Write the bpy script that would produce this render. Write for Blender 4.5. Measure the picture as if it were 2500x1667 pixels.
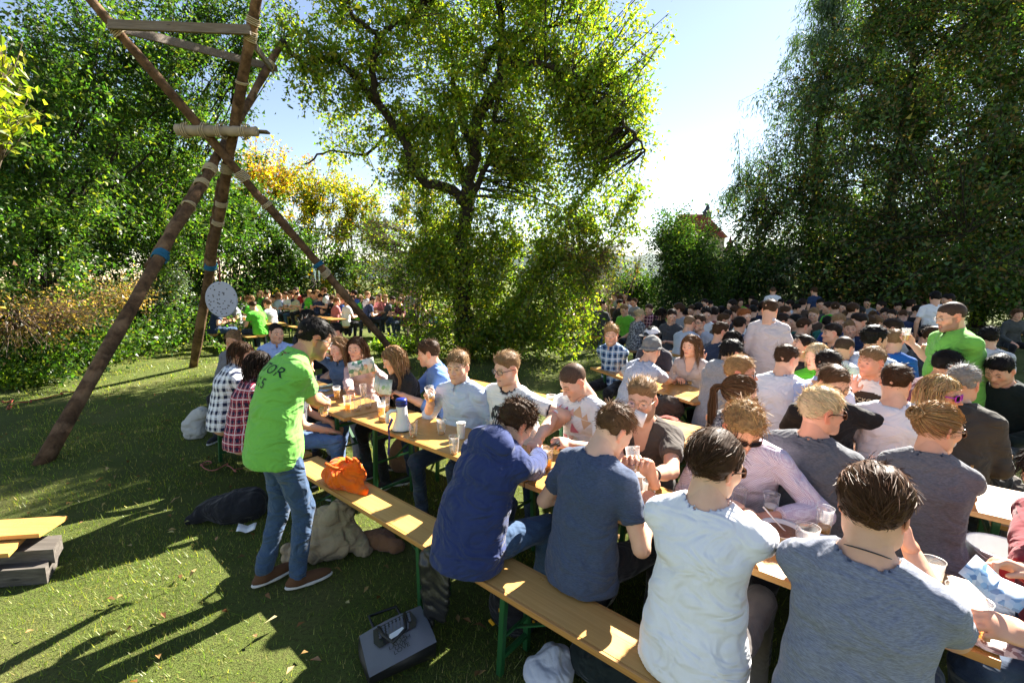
import bpy, math, random
import numpy as np
from mathutils import Vector, Matrix
import time as _time
_T0 = _time.time()

SC = bpy.context.scene
for o in list(bpy.data.objects):
    bpy.data.objects.remove(o)
COL = SC.collection

# ------------------------------------------------------------------ camera
CAM_H, CAM_F, CAM_P = 2.0, 1111.0, math.atan(152.5 / 1111.0)
cam_d = bpy.data.cameras.new('camera')
cam_d.sensor_width = 36.0
cam_d.lens = 36.0 * CAM_F / 2500.0
cam_d.clip_start, cam_d.clip_end = 0.05, 3000.0
cam = bpy.data.objects.new('camera', cam_d)
cam.location = (0, 0, CAM_H)
cam.rotation_euler = (math.radians(90) - CAM_P, 0, 0)
COL.objects.link(cam)
SC.camera = cam

# ------------------------------------------------------------------ sky, sun, exposure
SUN_AZ, SUN_EL = math.radians(44), math.radians(38)      # azimuth to the right of the view direction
world = bpy.data.worlds.new('World')
SC.world = world
world.use_nodes = True
wn = world.node_tree.nodes
wl = world.node_tree.links
sky = wn.new('ShaderNodeTexSky')
sky.sky_type = 'NISHITA'
sky.sun_disc = False
sky.sun_elevation = SUN_EL
sky.sun_rotation = SUN_AZ
sky.altitude = 300
sky.air_density = 0.95
sky.dust_density = 0.1
sky.ozone_density = 1.5
tint = wn.new('ShaderNodeMixRGB')          # the camera's white balance leaves the sky paler than a clear blue
tint.blend_type = 'MULTIPLY'
tint.inputs[0].default_value = 1.0
tint.inputs[2].default_value = (1.18, 1.0, 0.89, 1)
wl.new(sky.outputs[0], tint.inputs[1])
wl.new(tint.outputs[0], wn['Background'].inputs[0])
wn['Background'].inputs[1].default_value = 0.05
sun_d = bpy.data.lights.new('sun', 'SUN')
sun_d.energy = 5.0
sun_d.angle = math.radians(0.53)
sun_d.color = (1.0, 0.94, 0.84)
sun = bpy.data.objects.new('sun', sun_d)
_sd = Vector((math.sin(SUN_AZ) * math.cos(SUN_EL), math.cos(SUN_AZ) * math.cos(SUN_EL), math.sin(SUN_EL)))
sun.rotation_euler = _sd.to_track_quat('Z', 'Y').to_euler()
COL.objects.link(sun)
vs = SC.view_settings
vs.view_transform, vs.look, vs.exposure, vs.gamma = 'Standard', 'None', 2.45, 1.0
vs.use_curve_mapping = False
SC.render.engine = 'CYCLES'
SC.cycles.max_bounces = 6
SC.cycles.diffuse_bounces = 2
SC.cycles.glossy_bounces = 2
SC.cycles.transmission_bounces = 6
SC.cycles.transparent_max_bounces = 8
SC.cycles.caustics_reflective = False
SC.cycles.caustics_refractive = False
SC.cycles.sample_clamp_indirect = 6.0
SC.cycles.use_denoising = True

rng = np.random.default_rng(7)
R = math.radians


def at(px, py, z):
    """point of the place at height z that stands where the photograph shows pixel px, py"""
    x, y = px - 1250.0, py - 833.5
    down = y * math.cos(CAM_P) + CAM_F * math.sin(CAM_P)
    fwd = CAM_F * math.cos(CAM_P) - y * math.sin(CAM_P)
    s = (CAM_H - z) / down
    return np.array((x * s, fwd * s, z))


def at_y(px, py, Y):
    """point at distance Y ahead on the ray of pixel px, py"""
    x, y = px - 1250.0, py - 833.5
    down = y * math.cos(CAM_P) + CAM_F * math.sin(CAM_P)
    fwd = CAM_F * math.cos(CAM_P) - y * math.sin(CAM_P)
    s = Y / fwd
    return np.array((x * s, Y, CAM_H - down * s))


# ------------------------------------------------------------------ object helpers
def tag(o, label=None, cat=None, group=None, kind=None):
    if label: o['label'] = label
    if cat: o['category'] = cat
    if group: o['group'] = group
    if kind: o['kind'] = kind
    return o


def empty(name, loc=(0, 0, 0), rz=0.0):
    o = bpy.data.objects.new(name, None)
    o.empty_display_size = 0.1
    o.location = loc
    o.rotation_euler = (0, 0, rz)
    COL.objects.link(o)
    return o


def fast_mesh(name, V, F, smooth=True, col=None, mat_idx=None):
    """V (n,3); F (m,3|4) int array or list of such arrays"""
    me = bpy.data.meshes.new(name)
    Fs = [f for f in (F if isinstance(F, (list, tuple)) else [F]) if len(f)]
    V = np.ascontiguousarray(V, dtype=np.float32)
    me.vertices.add(len(V))
    me.vertices.foreach_set('co', V.ravel())
    loops = np.concatenate([f.ravel() for f in Fs]).astype(np.int32)
    sizes = np.concatenate([np.full(len(f), f.shape[1], np.int32) for f in Fs])
    starts = np.concatenate(([0], np.cumsum(sizes)[:-1])).astype(np.int32)
    me.loops.add(len(loops))
    me.loops.foreach_set('vertex_index', loops)
    me.polygons.add(len(sizes))
    me.polygons.foreach_set('loop_start', starts)
    me.polygons.foreach_set('use_smooth', np.full(len(sizes), bool(smooth)))
    if mat_idx is not None:
        me.polygons.foreach_set('material_index', np.asarray(mat_idx, np.int32))
    me.update(calc_edges=True)
    if col is not None:
        a = me.color_attributes.new('Col', 'FLOAT_COLOR', 'POINT')
        c = np.ones((len(V), 4), np.float32)
        c[:, :3] = col
        a.data.foreach_set('color', c.ravel())
    return me


def link(name, me, mat=None, parent=None, loc=None, rz=None):
    o = bpy.data.objects.new(name, me)
    COL.objects.link(o)
    if mat is not None and me is not None and len(me.materials) == 0:
        for m in (mat if isinstance(mat, (list, tuple)) else [mat]):
            me.materials.append(m)
    if parent is not None:
        o.parent = parent
    if loc is not None:
        o.location = loc
    if rz is not None:
        o.rotation_euler = (0, 0, rz)
    return o


def copy_tree(o, parent=None):
    c = o.copy()
    COL.objects.link(c)
    c.parent = parent
    for ch in o.children:
        copy_tree(ch, c)
    return c


class MB:
    """collects boxes, bars, tubes and lathes into one mesh"""

    def __init__(self):
        self.V, self.F4, self.F3, self.n = [], [], [], 0

    def add(self, V, F4=None, F3=None):
        V = np.asarray(V, float)
        self.V.append(V)
        if F4 is not None and len(F4): self.F4.append(np.asarray(F4, int) + self.n)
        if F3 is not None and len(F3): self.F3.append(np.asarray(F3, int) + self.n)
        self.n += len(V)
        return self

    def box(self, c, s, M=None, bev=0.0):
        c, s = np.asarray(c, float), np.asarray(s, float) / 2
        if bev > 0:
            b = min(bev, s.min() * 0.45)
            V, ids = [], {}
            for ix in (-1, 1):
                for iy in (-1, 1):
                    for iz in (-1, 1):
                        g = np.array((ix, iy, iz), float)
                        for ax in range(3):
                            p = g * (s - b)
                            p[ax] = g[ax] * s[ax]
                            ids[(ix, iy, iz, ax)] = len(V)
                            V.append(p)
            F4, F3 = [], []
            for ax in range(3):
                a, b2 = [(1, 2), (2, 0), (0, 1)][ax]
                for sg in (-1, 1):
                    q = []
                    for (u, v) in ((-1, -1), (1, -1), (1, 1), (-1, 1)):
                        k = [0, 0, 0]; k[ax] = sg; k[a] = u; k[b2] = v
                        q.append(ids[(k[0], k[1], k[2], ax)])
                    F4.append(q if sg > 0 else q[::-1])
            for ax in range(3):
                a, b2 = [(1, 2), (2, 0), (0, 1)][ax]
                for u in (-1, 1):
                    for v in (-1, 1):
                        k0 = [0, 0, 0]; k0[ax] = -1; k0[a] = u; k0[b2] = v
                        k1 = list(k0); k1[ax] = 1
                        q = [ids[(*k0, a)], ids[(*k1, a)], ids[(*k1, b2)], ids[(*k0, b2)]]
                        F4.append(q if u * v < 0 else q[::-1])
            for ix in (-1, 1):
                for iy in (-1, 1):
                    for iz in (-1, 1):
                        t = [ids[(ix, iy, iz, a)] for a in range(3)]
                        F3.append(t if ix * iy * iz > 0 else t[::-1])
            V = np.array(V)
        else:
            V = np.array([(x, y, z) for x in (-1, 1) for y in (-1, 1) for z in (-1, 1)], float) * s
            F4 = [(0, 1, 3, 2), (4, 6, 7, 5), (0, 4, 5, 1), (2, 3, 7, 6), (0, 2, 6, 4), (1, 5, 7, 3)]
            F3 = []
        if M is not None:
            V = V @ np.asarray(M, float).T
        return self.add(V + c, F4, F3)

    def bar(self, a, b, w, h, up=(0, 0, 1), bev=0.0):
        a, b = np.asarray(a, float), np.asarray(b, float)
        d = b - a; L = np.linalg.norm(d); d /= L
        up = np.asarray(up, float)
        r = np.cross(d, up)
        if np.linalg.norm(r) < 1e-4: r = np.cross(d, (1, 0, 0))
        r /= np.linalg.norm(r)
        u = np.cross(r, d)
        return self.box((a + b) / 2, (w, L, h), np.stack((r, d, u), 1), bev)

    def tube(self, pts, rad, n=8, cap=True, jit=0.0, rs=None):
        P = np.asarray(pts, float)
        m = len(P)
        rad = np.broadcast_to(np.asarray(rad, float), (m,))
        T = np.gradient(P, axis=0)
        T /= np.linalg.norm(T, axis=1)[:, None] + 1e-12
        ref = np.array((0.31, 0.17, 0.93)) if abs(T[0][2]) < 0.9 else np.array((0.95, 0.2, 0.1))
        V = []
        r0 = np.cross(T[0], ref); r0 /= np.linalg.norm(r0)
        ang = np.arange(n) * 2 * math.pi / n
        for i in range(m):
            r0 = r0 - T[i] * np.dot(r0, T[i]); r0 /= np.linalg.norm(r0) + 1e-12
            b0 = np.cross(T[i], r0)
            rr = rad[i] * np.ones(n)
            if jit: rr = rr * (1 + jit * ((rs or rng).standard_normal(n) if hasattr(rs or rng, 'standard_normal') else 0))
            V.append(P[i] + (np.cos(ang) * rr)[:, None] * r0 + (np.sin(ang) * rr)[:, None] * b0)
        V = np.concatenate(V)
        i = np.arange(m - 1)[:, None] * n
        j = np.arange(n)[None]
        k = (j + 1) % n
        F4 = np.stack((i + j, i + k, i + n + k, i + n + j), -1).reshape(-1, 4)
        F3 = []
        if cap:
            V = np.concatenate((V, P[:1], P[-1:]))
            F3 = [(m * n, (q + 1) % n, q) for q in range(n)] + [(m * n + 1, (m - 1) * n + q, (m - 1) * n + (q + 1) % n) for q in range(n)]
        return self.add(V, F4, F3)

    def lathe(self, prof, n=20, c=(0, 0, 0), M=None):
        prof = np.asarray(prof, float)
        m = len(prof)
        a = np.arange(n) * 2 * math.pi / n
        V = np.stack((prof[:, None, 0] * np.cos(a), prof[:, None, 0] * np.sin(a), np.repeat(prof[:, 1:2], n, 1)), -1).reshape(-1, 3)
        if M is not None: V = V @ np.asarray(M, float).T
        i = np.arange(m - 1)[:, None] * n
        j = np.arange(n)[None]
        k = (j + 1) % n
        F4 = np.stack((i + j, i + k, i + n + k, i + n + j), -1).reshape(-1, 4)
        return self.add(V + np.asarray(c, float), F4)

    def mesh(self, name, smooth=False, col=None):
        F = []
        if self.F4: F.append(np.concatenate(self.F4))
        if self.F3: F.append(np.concatenate(self.F3))
        return fast_mesh(name, np.concatenate(self.V), F, smooth, col)

    def build(self, name, mat, parent=None, smooth=False, loc=None, rz=None):
        return link(name, self.mesh(name, smooth), mat, parent, loc, rz)
# ------------------------------------------------------------------ materials
class NT:
    def __init__(self, name):
        self.m = bpy.data.materials.new(name)
        self.m.use_nodes = True
        self.t = self.m.node_tree
        self.b = self.t.nodes['Principled BSDF']
        self.out = self.t.nodes['Material Output']

    def n(self, typ, **kw):
        nd = self.t.nodes.new('ShaderNode' + typ)
        for k, v in kw.items():
            if k.startswith('i_'):
                key = k[2:]
                key = int(key) if key.isdigit() else key.replace('_', ' ')
                nd.inputs[key].default_value = v
            else:
                setattr(nd, k, v)
        return nd

    def l(self, a, b):
        self.t.links.new(a, b)

    def noise(self, vec, scale, detail=3.0, rough=0.55):
        nd = self.n('TexNoise', i_Scale=scale, i_Detail=detail, i_Roughness=rough)
        if vec is not None: self.l(vec, nd.inputs['Vector'])
        return nd.outputs[0]

    def ramp(self, fac, stops):
        r = self.n('ValToRGB')
        e = r.color_ramp.elements
        while len(e) < len(stops): e.new(0.5)
        for k, (p, c) in enumerate(stops):
            e[k].position = p
            e[k].color = (*c, 1) if len(c) == 3 else c
        self.l(fac, r.inputs[0])
        return r.outputs[0]

    def mix(self, fac, a, b, mode='MIX'):
        x = self.n('MixRGB', blend_type=mode)
        for s, v in ((0, fac), (1, a), (2, b)):
            if hasattr(v, 'is_linked') or hasattr(v, 'links'): self.l(v, x.inputs[s])
            elif isinstance(v, (int, float)): x.inputs[s].default_value = v
            else: x.inputs[s].default_value = (*v, 1)
        return x.outputs[0]

    def math(self, op, a, b=0.0, clamp=False):
        x = self.n('Math', operation=op, use_clamp=clamp)
        for s, v in ((0, a), (1, b)):
            if hasattr(v, 'links'): self.l(v, x.inputs[s])
            else: x.inputs[s].default_value = v
        return x.outputs[0]

    def bump(self, h, strength=0.3, dist=0.01):
        b = self.n('Bump', i_Strength=strength, i_Distance=dist)
        self.l(h, b.inputs['Height'])
        self.l(b.outputs[0], self.b.inputs['Normal'])

    def objc(self):
        return self.n('TexCoord').outputs['Object']

    def mapped(self, vec, scale=(1, 1, 1), rot=(0, 0, 0)):
        mp = self.n('Mapping')
        mp.inputs['Scale'].default_value = scale
        mp.inputs['Rotation'].default_value = rot
        self.l(vec, mp.inputs['Vector'])
        return mp.outputs[0]

    def col(self):
        a = self.n('VertexColor', layer_name='Col')
        oi = self.n('ObjectInfo')
        return self.mix(1.0, a.outputs[0], oi.outputs['Color'], 'MULTIPLY')

    def base(self, c, rough=0.6, spec=0.5, metal=0.0):
        if hasattr(c, 'links'): self.l(c, self.b.inputs['Base Color'])
        else: self.b.inputs['Base Color'].default_value = (*c, 1)
        self.b.inputs['Roughness'].default_value = rough
        self.b.inputs['Specular IOR Level'].default_value = spec
        self.b.inputs['Metallic'].default_value = metal
        return self


def plain(name, c, rough=0.6, spec=0.4, metal=0.0, var=0.12, scale=6.0, bump=0.0, bscale=60.0):
    t = NT(name)
    v = t.objc()
    nz = t.noise(v, scale, 4)
    cc = t.mix(t.math('MULTIPLY', nz, 1.0), tuple(max(0, x * (1 - var * 1.6)) for x in c), tuple(min(1, x * (1 + var)) for x in c))
    t.base(cc, rough, spec, metal)
    if bump: t.bump(t.noise(v, bscale, 3), bump, 0.004)
    return t.m


def m_skin():
    t = NT('skin')
    v = t.objc()
    c = t.col()
    nz = t.noise(v, 38.0, 4)
    c = t.mix(0.5, c, t.mix(nz, (0.82, 0.70, 0.66), (1.12, 1.06, 1.04)), 'MULTIPLY')
    c = t.mix(0.5, c, t.mix(t.noise(v, 9.0, 2), (0.9, 0.78, 0.74), (1.1, 1.1, 1.08)), 'MULTIPLY')
    t.base(c, 0.48, 0.42)
    t.b.inputs['Subsurface Weight'].default_value = 0.12
    t.b.inputs['Subsurface Radius'].default_value = (0.9, 0.35, 0.2)
    t.b.inputs['Subsurface Scale'].default_value = 0.012
    t.bump(t.noise(v, 420.0, 2), 0.12, 0.002)
    return t.m


def m_hair():
    t = NT('hair')
    c = t.col()
    t.base(c, 0.55, 0.12)
    return t.m


def _cloth_relief(t, v, fold=0.55, weave=0.25):
    """soft creases at three sizes and a weave"""
    w1 = t.n('TexNoise', i_Scale=5.5, i_Detail=2.0, i_Roughness=0.5, i_Distortion=1.2)
    t.l(t.mapped(v, (1.0, 1.0, 1.7)), w1.inputs['Vector'])
    w2 = t.n('TexNoise', i_Scale=14.0, i_Detail=2.0, i_Roughness=0.5, i_Distortion=0.8)
    t.l(t.mapped(v, (1.4, 1.0, 0.8), (0.4, 0.2, 0.6)), w2.inputs['Vector'])
    b0 = t.n('Bump', i_Strength=min(1.0, fold * 1.2), i_Distance=0.065)
    t.l(w1.outputs[0], b0.inputs['Height'])
    b1 = t.n('Bump', i_Strength=min(1.0, fold * 0.5), i_Distance=0.018)
    t.l(w2.outputs[0], b1.inputs['Height'])
    t.l(b0.outputs[0], b1.inputs['Normal'])
    b2 = t.n('Bump', i_Strength=weave, i_Distance=0.002)
    t.l(t.noise(v, 320.0, 2), b2.inputs['Height'])
    t.l(b1.outputs[0], b2.inputs['Normal'])
    t.l(b2.outputs[0], t.b.inputs['Normal'])


def m_cloth(name='cloth', heather=0.0, fold=0.55, denim=False, rough=0.9):
    t = NT(name)
    v = t.objc()
    c = t.col()
    nz = t.noise(v, 7.0, 3)
    c = t.mix(0.6, c, t.mix(nz, (0.80, 0.80, 0.82), (1.12, 1.12, 1.10)), 'MULTIPLY')
    if heather:
        st = t.noise(t.mapped(v, (60, 60, 420)), 1.0, 3, 0.7)
        c = t.mix(heather, c, t.ramp(st, [(0.3, (0.35, 0.36, 0.40)), (0.7, (1.7, 1.7, 1.75))]), 'MULTIPLY')
    if denim:
        st = t.noise(t.mapped(v, (500, 500, 90)), 1.0, 2, 0.6)
        c = t.mix(0.5, c, t.ramp(st, [(0.3, (0.5, 0.55, 0.65)), (0.75, (1.7, 1.6, 1.5))]), 'MULTIPLY')
        c = t.mix(t.ramp(t.noise(v, 3.2, 3), [(0.55, (0, 0, 0)), (0.8, (0.25, 0.25, 0.25))]), c, (0.22, 0.30, 0.42))
    t.base(c, rough, 0.2)
    t.b.inputs['Sheen Weight'].default_value = 0.12
    t.b.inputs['Sheen Roughness'].default_value = 0.5
    _cloth_relief(t, v, fold)
    return t.m


def m_plaid(name, bg, dark, light, sc=11.0):
    t = NT(name)
    v = t.objc()
    sep = t.n('SeparateXYZ')
    nzv = t.n('TexNoise', i_Scale=3.0, i_Detail=1.0)
    t.l(v, nzv.inputs['Vector'])
    add = t.n('MixRGB', blend_type='ADD')
    add.inputs[0].default_value = 0.06
    t.l(v, add.inputs[1]); t.l(nzv.outputs[1], add.inputs[2])
    t.l(add.outputs[0], sep.inputs[0])
    u = t.math('ADD', sep.outputs[0], t.math('MULTIPLY', sep.outputs[1], 0.8))
    w = sep.outputs[2]

    def stripes(x, f, duty, ph=0.0):
        s = t.math('FRACT', t.math('ADD', t.math('MULTIPLY', x, f), ph))
        return t.math('LESS_THAN', s, duty)
    a = t.math('MULTIPLY', t.math('ADD', stripes(u, sc, 0.42), stripes(w, sc, 0.42)), 0.5)
    c = t.mix(a, bg, dark)
    ln = t.math('MAXIMUM', stripes(u, sc, 0.13, 0.3), stripes(w, sc, 0.13, 0.3))
    c = t.mix(t.math('MULTIPLY', ln, 0.75), c, light)
    ln2 = t.math('MULTIPLY', stripes(u, sc * 2, 0.09, 0.1), stripes(w, sc * 2, 0.5, 0.1))
    c = t.mix(t.math('MULTIPLY', ln2, 0.5), c, light)
    t.base(c, 0.9, 0.2)
    _cloth_relief(t, v, 0.5)
    return t.m


def m_check():
    t = NT('fine_check')
    v = t.objc()
    ch = t.n('TexChecker', i_Scale=170.0)
    ch.inputs[1].default_value = (0.70, 0.66, 0.72, 1)
    ch.inputs[2].default_value = (0.50, 0.38, 0.50, 1)
    t.l(v, ch.inputs[0])
    t.base(ch.outputs[0], 0.9, 0.2)
    _cloth_relief(t, v, 0.6)
    return t.m


def m_mottle():
    t = NT('mottled_print')
    v = t.objc()
    c = t.ramp(t.noise(v, 34.0, 6, 0.7), [(0.42, (0.03, 0.03, 0.035)), (0.5, (0.16, 0.16, 0.17)), (0.6, (0.42, 0.41, 0.40))])
    t.base(c, 0.9, 0.2)
    _cloth_relief(t, v, 0.5)
    return t.m


def m_wood(name, c0, c1, c2, gloss=0.35, along=0, scale=1.0, bump=0.1, dirt=0.25):
    t = NT(name)
    v = t.objc()
    s = [52.0, 52.0, 52.0]
    s[along] = 1.6
    mp = t.mapped(v, tuple(x * scale for x in s))
    g = t.n('TexNoise', i_Scale=1.0, i_Detail=5.0, i_Roughness=0.6, i_Distortion=0.5)
    t.l(mp, g.inputs['Vector'])
    c = t.ramp(g.outputs[0], [(0.28, c0), (0.5, c1), (0.72, c2)])
    k = t.n('TexVoronoi', i_Scale=1.0)
    ks = [7.0, 7.0, 7.0]; ks[along] = 1.7
    t.l(t.mapped(v, tuple(ks)), k.inputs['Vector'])
    c = t.mix(t.ramp(k.outputs[0], [(0.035, (0.85, 0.85, 0.85)), (0.075, (0, 0, 0))]), c, tuple(x * 0.30 for x in c0))
    c = t.mix(t.math('MULTIPLY', t.noise(v, 2.3, 5, 0.65), dirt * 2), c, tuple(x * 0.62 for x in c0))
    t.base(c, gloss, 0.5)
    rr = t.ramp(t.noise(v, 5.0, 4), [(0.3, (gloss * 0.8,) * 3), (0.75, (min(1, gloss * 1.7),) * 3)])
    t.l(rr, t.b.inputs['Roughness'])
    t.bump(g.outputs[0], bump, 0.004)
    return t.m


def m_bark(name, c0, c1, scale=9.0, bump=0.8, patch=None):
    t = NT(name)
    v = t.objc()
    nz = t.noise(v, scale, 6, 0.65)
    c = t.ramp(nz, [(0.3, c0), (0.65, c1)])
    if patch:
        c = t.mix(t.ramp(t.noise(v, 2.6, 5, 0.6), [(0.5, (0, 0, 0)), (0.6, (1, 1, 1))]), c, patch)
    t.base(c, 0.9, 0.2)
    t.bump(t.noise(v, scale * 2.5, 5, 0.7), bump, 0.02)
    return t.m


def m_leaf(name, trans=0.5, gloss=0.02):
    t = NT(name)
    c = t.n('VertexColor', layer_name='Col').outputs[0]
    df = t.n('BsdfDiffuse')
    tr = t.n('BsdfTranslucent')
    gl = t.n('BsdfGlossy', i_Roughness=0.38)
    gl.inputs['Color'].default_value = (0.9, 0.9, 0.85, 1)
    t.l(c, df.inputs[0])
    t.l(t.mix(1.0, c, (2.5, 2.7, 0.75), 'MULTIPLY'), tr.inputs[0])
    a = t.n('MixShader', i_Fac=trans)
    t.l(df.outputs[0], a.inputs[1]); t.l(tr.outputs[0], a.inputs[2])
    b = t.n('MixShader', i_Fac=gloss)
    t.l(a.outputs[0], b.inputs[1]); t.l(gl.outputs[0], b.inputs[2])
    t.l(b.outputs[0], t.out.inputs[0])
    return t.m


def m_clear(name, tint=(1, 1, 1), rough=0.08, alpha=0.28):
    """thin clear plastic: mostly see-through, with a bright skin"""
    t = NT(name)
    tr = t.n('BsdfTransparent'); tr.inputs[0].default_value = (*tint, 1)
    gl = t.n('BsdfGlossy', i_Roughness=rough)
    df = t.n('BsdfDiffuse'); df.inputs[0].default_value = (0.9, 0.9, 0.9, 1)
    tl = t.n('BsdfTranslucent'); tl.inputs[0].default_value = (0.9, 0.9, 0.9, 1)
    m0 = t.n('MixShader', i_Fac=0.5)
    t.l(df.outputs[0], m0.inputs[1]); t.l(tl.outputs[0], m0.inputs[2])
    lw = t.n('LayerWeight', i_Blend=0.35)
    m1 = t.n('MixShader')
    fac = t.math('ADD', t.math('MULTIPLY', lw.outputs['Facing'], 0.45), alpha * 0.35, True)
    t.l(fac, m1.inputs[0])
    t.l(tr.outputs[0], m1.inputs[1]); t.l(m0.outputs[0], m1.inputs[2])
    m2 = t.n('MixShader', i_Fac=0.12)
    t.l(m1.outputs[0], m2.inputs[1]); t.l(gl.outputs[0], m2.inputs[2])
    t.l(m2.outputs[0], t.out.inputs[0])
    return t.m


def m_beer(name, c=(0.85, 0.42, 0.04)):
    t = NT(name)
    tr = t.n('BsdfTransparent'); tr.inputs[0].default_value = (*c, 1)
    tl = t.n('BsdfTranslucent'); tl.inputs[0].default_value = (*c, 1)
    df = t.n('BsdfDiffuse'); df.inputs[0].default_value = (*c, 1)
    m0 = t.n('MixShader', i_Fac=0.6)
    t.l(df.outputs[0], m0.inputs[1]); t.l(tl.outputs[0], m0.inputs[2])
    m1 = t.n('MixShader', i_Fac=0.55)
    t.l(tr.outputs[0], m1.inputs[1]); t.l(m0.outputs[0], m1.inputs[2])
    gl = t.n('BsdfGlossy', i_Roughness=0.05)
    m2 = t.n('MixShader', i_Fac=0.06)
    t.l(m1.outputs[0], m2.inputs[1]); t.l(gl.outputs[0], m2.inputs[2])
    t.l(m2.outputs[0], t.out.inputs[0])
    return t.m


M = {}
M['skin'] = m_skin()
M['hair'] = m_hair()
M['cloth'] = m_cloth()
M['heather'] = m_cloth('heather_cloth', heather=0.55)
M['fleece'] = m_cloth('fleece_cloth', fold=0.8)
M['denim'] = m_cloth('denim', denim=True, fold=0.7)
M['plaid_navy'] = m_plaid('plaid_navy', (0.75, 0.77, 0.80), (0.012, 0.018, 0.05), (0.80, 0.82, 0.85), 13.0)
M['plaid_red'] = m_plaid('plaid_red', (0.35, 0.02, 0.04), (0.02, 0.02, 0.05), (0.70, 0.60, 0.62), 13.0)
M['plaid_blue'] = m_plaid('plaid_blue', (0.20, 0.33, 0.50), (0.012, 0.035, 0.10), (0.65, 0.70, 0.75), 11.0)
M['plaid_pale'] = m_plaid('plaid_pale', (0.60, 0.68, 0.74), (0.06, 0.12, 0.20), (0.75, 0.75, 0.75), 14.0)
M['check'] = m_check()
M['mottle'] = m_mottle()
M['leather'] = plain('black_leather', (0.012, 0.012, 0.013), 0.38, 0.5, bump=0.5, bscale=90)
M['black_plastic'] = plain('black_plastic', (0.015, 0.015, 0.016), 0.3, 0.5)
M['purple_plastic'] = plain('purple_plastic', (0.42, 0.02, 0.42), 0.25, 0.5)
M['tortoise'] = plain('tortoise_plastic', (0.10, 0.035, 0.012), 0.2, 0.5, var=0.7, scale=90)
M['dark_lens'] = plain('dark_lens', (0.012, 0.012, 0.015), 0.06, 0.6)
M['lens'] = m_clear('clear_lens', alpha=0.1)
M['metal_frame'] = plain('thin_metal', (0.35, 0.30, 0.22), 0.3, 0.5, 0.9)
M['shoe_brown'] = plain('brown_suede', (0.10, 0.045, 0.018), 0.8, 0.3, bump=0.3)
M['shoe_dark'] = plain('dark_canvas', (0.03, 0.028, 0.03), 0.8, 0.3, bump=0.3)
M['sole'] = plain('white_rubber', (0.62, 0.60, 0.55), 0.6)
M['table_wood'] = m_wood('table_pine', (0.50, 0.245, 0.065), (0.60, 0.31, 0.085), (0.66, 0.36, 0.11), 0.26, 0)
M['bench_wood'] = m_wood('bench_pine', (0.54, 0.285, 0.08), (0.62, 0.34, 0.10), (0.68, 0.39, 0.13), 0.30, 0)
M['edge_wood'] = m_wood('edge_pine', (0.40, 0.18, 0.045), (0.54, 0.27, 0.075), (0.62, 0.34, 0.11), 0.35, 0)
M['old_wood'] = m_wood('weathered_wood', (0.05, 0.042, 0.035), (0.10, 0.085, 0.07), (0.17, 0.15, 0.13), 0.8, 0)
M['plank_wood'] = m_wood('grey_plank', (0.10, 0.070, 0.050), (0.17, 0.13, 0.095), (0.25, 0.20, 0.155), 0.8, 0)
M['green_steel'] = plain('green_steel', (0.012, 0.085, 0.022), 0.45, 0.5, var=0.25, bump=0.1)
M['log'] = m_bark('peeled_log', (0.035, 0.020, 0.011), (0.14, 0.078, 0.040), 9.0, 1.0, patch=(0.21, 0.125, 0.068))
M['rope'] = plain('sisal_rope', (0.42, 0.34, 0.22), 0.9, 0.2, bump=0.5, bscale=200)
M['blue_rope'] = plain('blue_rope', (0.02, 0.12, 0.22), 0.8, 0.2, bump=0.5, bscale=200)
M['bark'] = m_bark('dark_bark', (0.010, 0.008, 0.006), (0.045, 0.036, 0.028), 12.0, 1.0)
M['twig'] = m_bark('dry_twig', (0.05, 0.035, 0.025), (0.16, 0.12, 0.085), 12.0, 0.5)
M['dry_twig'] = m_bark('pale_dry_twig', (0.14, 0.095, 0.065), (0.34, 0.25, 0.18), 12.0, 0.5)  # paler tone of the dry twig bark
M['leaf'] = m_leaf('leaf')
M['leaf_dark'] = m_leaf('leaf_dark', 0.34, 0.02)
M['needle'] = m_leaf('needle', 0.25, 0.05)
M['blade'] = m_leaf('grass_blade', 0.40, 0.02)
M['litter'] = m_leaf('withered_leaf', 0.15, 0.0)
M['cup'] = m_clear('clear_cup')
M['beer'] = m_beer('beer', (0.95, 0.62, 0.12))
M['pale_beer'] = m_beer('pale_beer', (0.85, 0.68, 0.15))
M['foam'] = plain('beer_foam', (0.85, 0.82, 0.74), 0.8)
M['paper'] = plain('white_paper', (0.78, 0.78, 0.76), 0.7, var=0.04)
M['white_plastic'] = plain('white_plastic', (0.75, 0.75, 0.73), 0.35, var=0.05)
M['blue_plastic'] = plain('blue_plastic', (0.012, 0.03, 0.22), 0.3)
M['orange_cloth'] = m_cloth('orange_bag_cloth', fold=0.9)
print('mats', _time.time() - _T0)
# ------------------------------------------------------------------ solid modelling on a grid (distance fields -> quads)
f32 = np.float32


def vec(*a):
    return np.array(a if len(a) > 1 else a[0], float)


def unit(v):
    v = np.asarray(v, float)
    return v / (np.linalg.norm(v) + 1e-12)


class Cone:
    def __init__(s, a, b, ra, rb, cut=None):
        s.a, s.b, s.ra, s.rb, s.cut = vec(a), vec(b), ra, rb, cut
        r = max(ra, rb)
        s.lo, s.hi = np.minimum(s.a, s.b) - r, np.maximum(s.a, s.b) + r

    def ev(s, X, Y, Z):
        d = s.b - s.a
        L2 = float(d @ d) + 1e-12
        x, y, z = X - s.a[0], Y - s.a[1], Z - s.a[2]
        t = np.clip((x * d[0] + y * d[1] + z * d[2]) / L2, 0, 1)
        r = np.sqrt((x - t * d[0]) ** 2 + (y - t * d[1]) ** 2 + (z - t * d[2]) ** 2) - (s.ra + (s.rb - s.ra) * t)
        for (p, n) in (s.cut or ()):
            r = np.maximum(r, (X - p[0]) * n[0] + (Y - p[1]) * n[1] + (Z - p[2]) * n[2])
        return r


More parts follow.
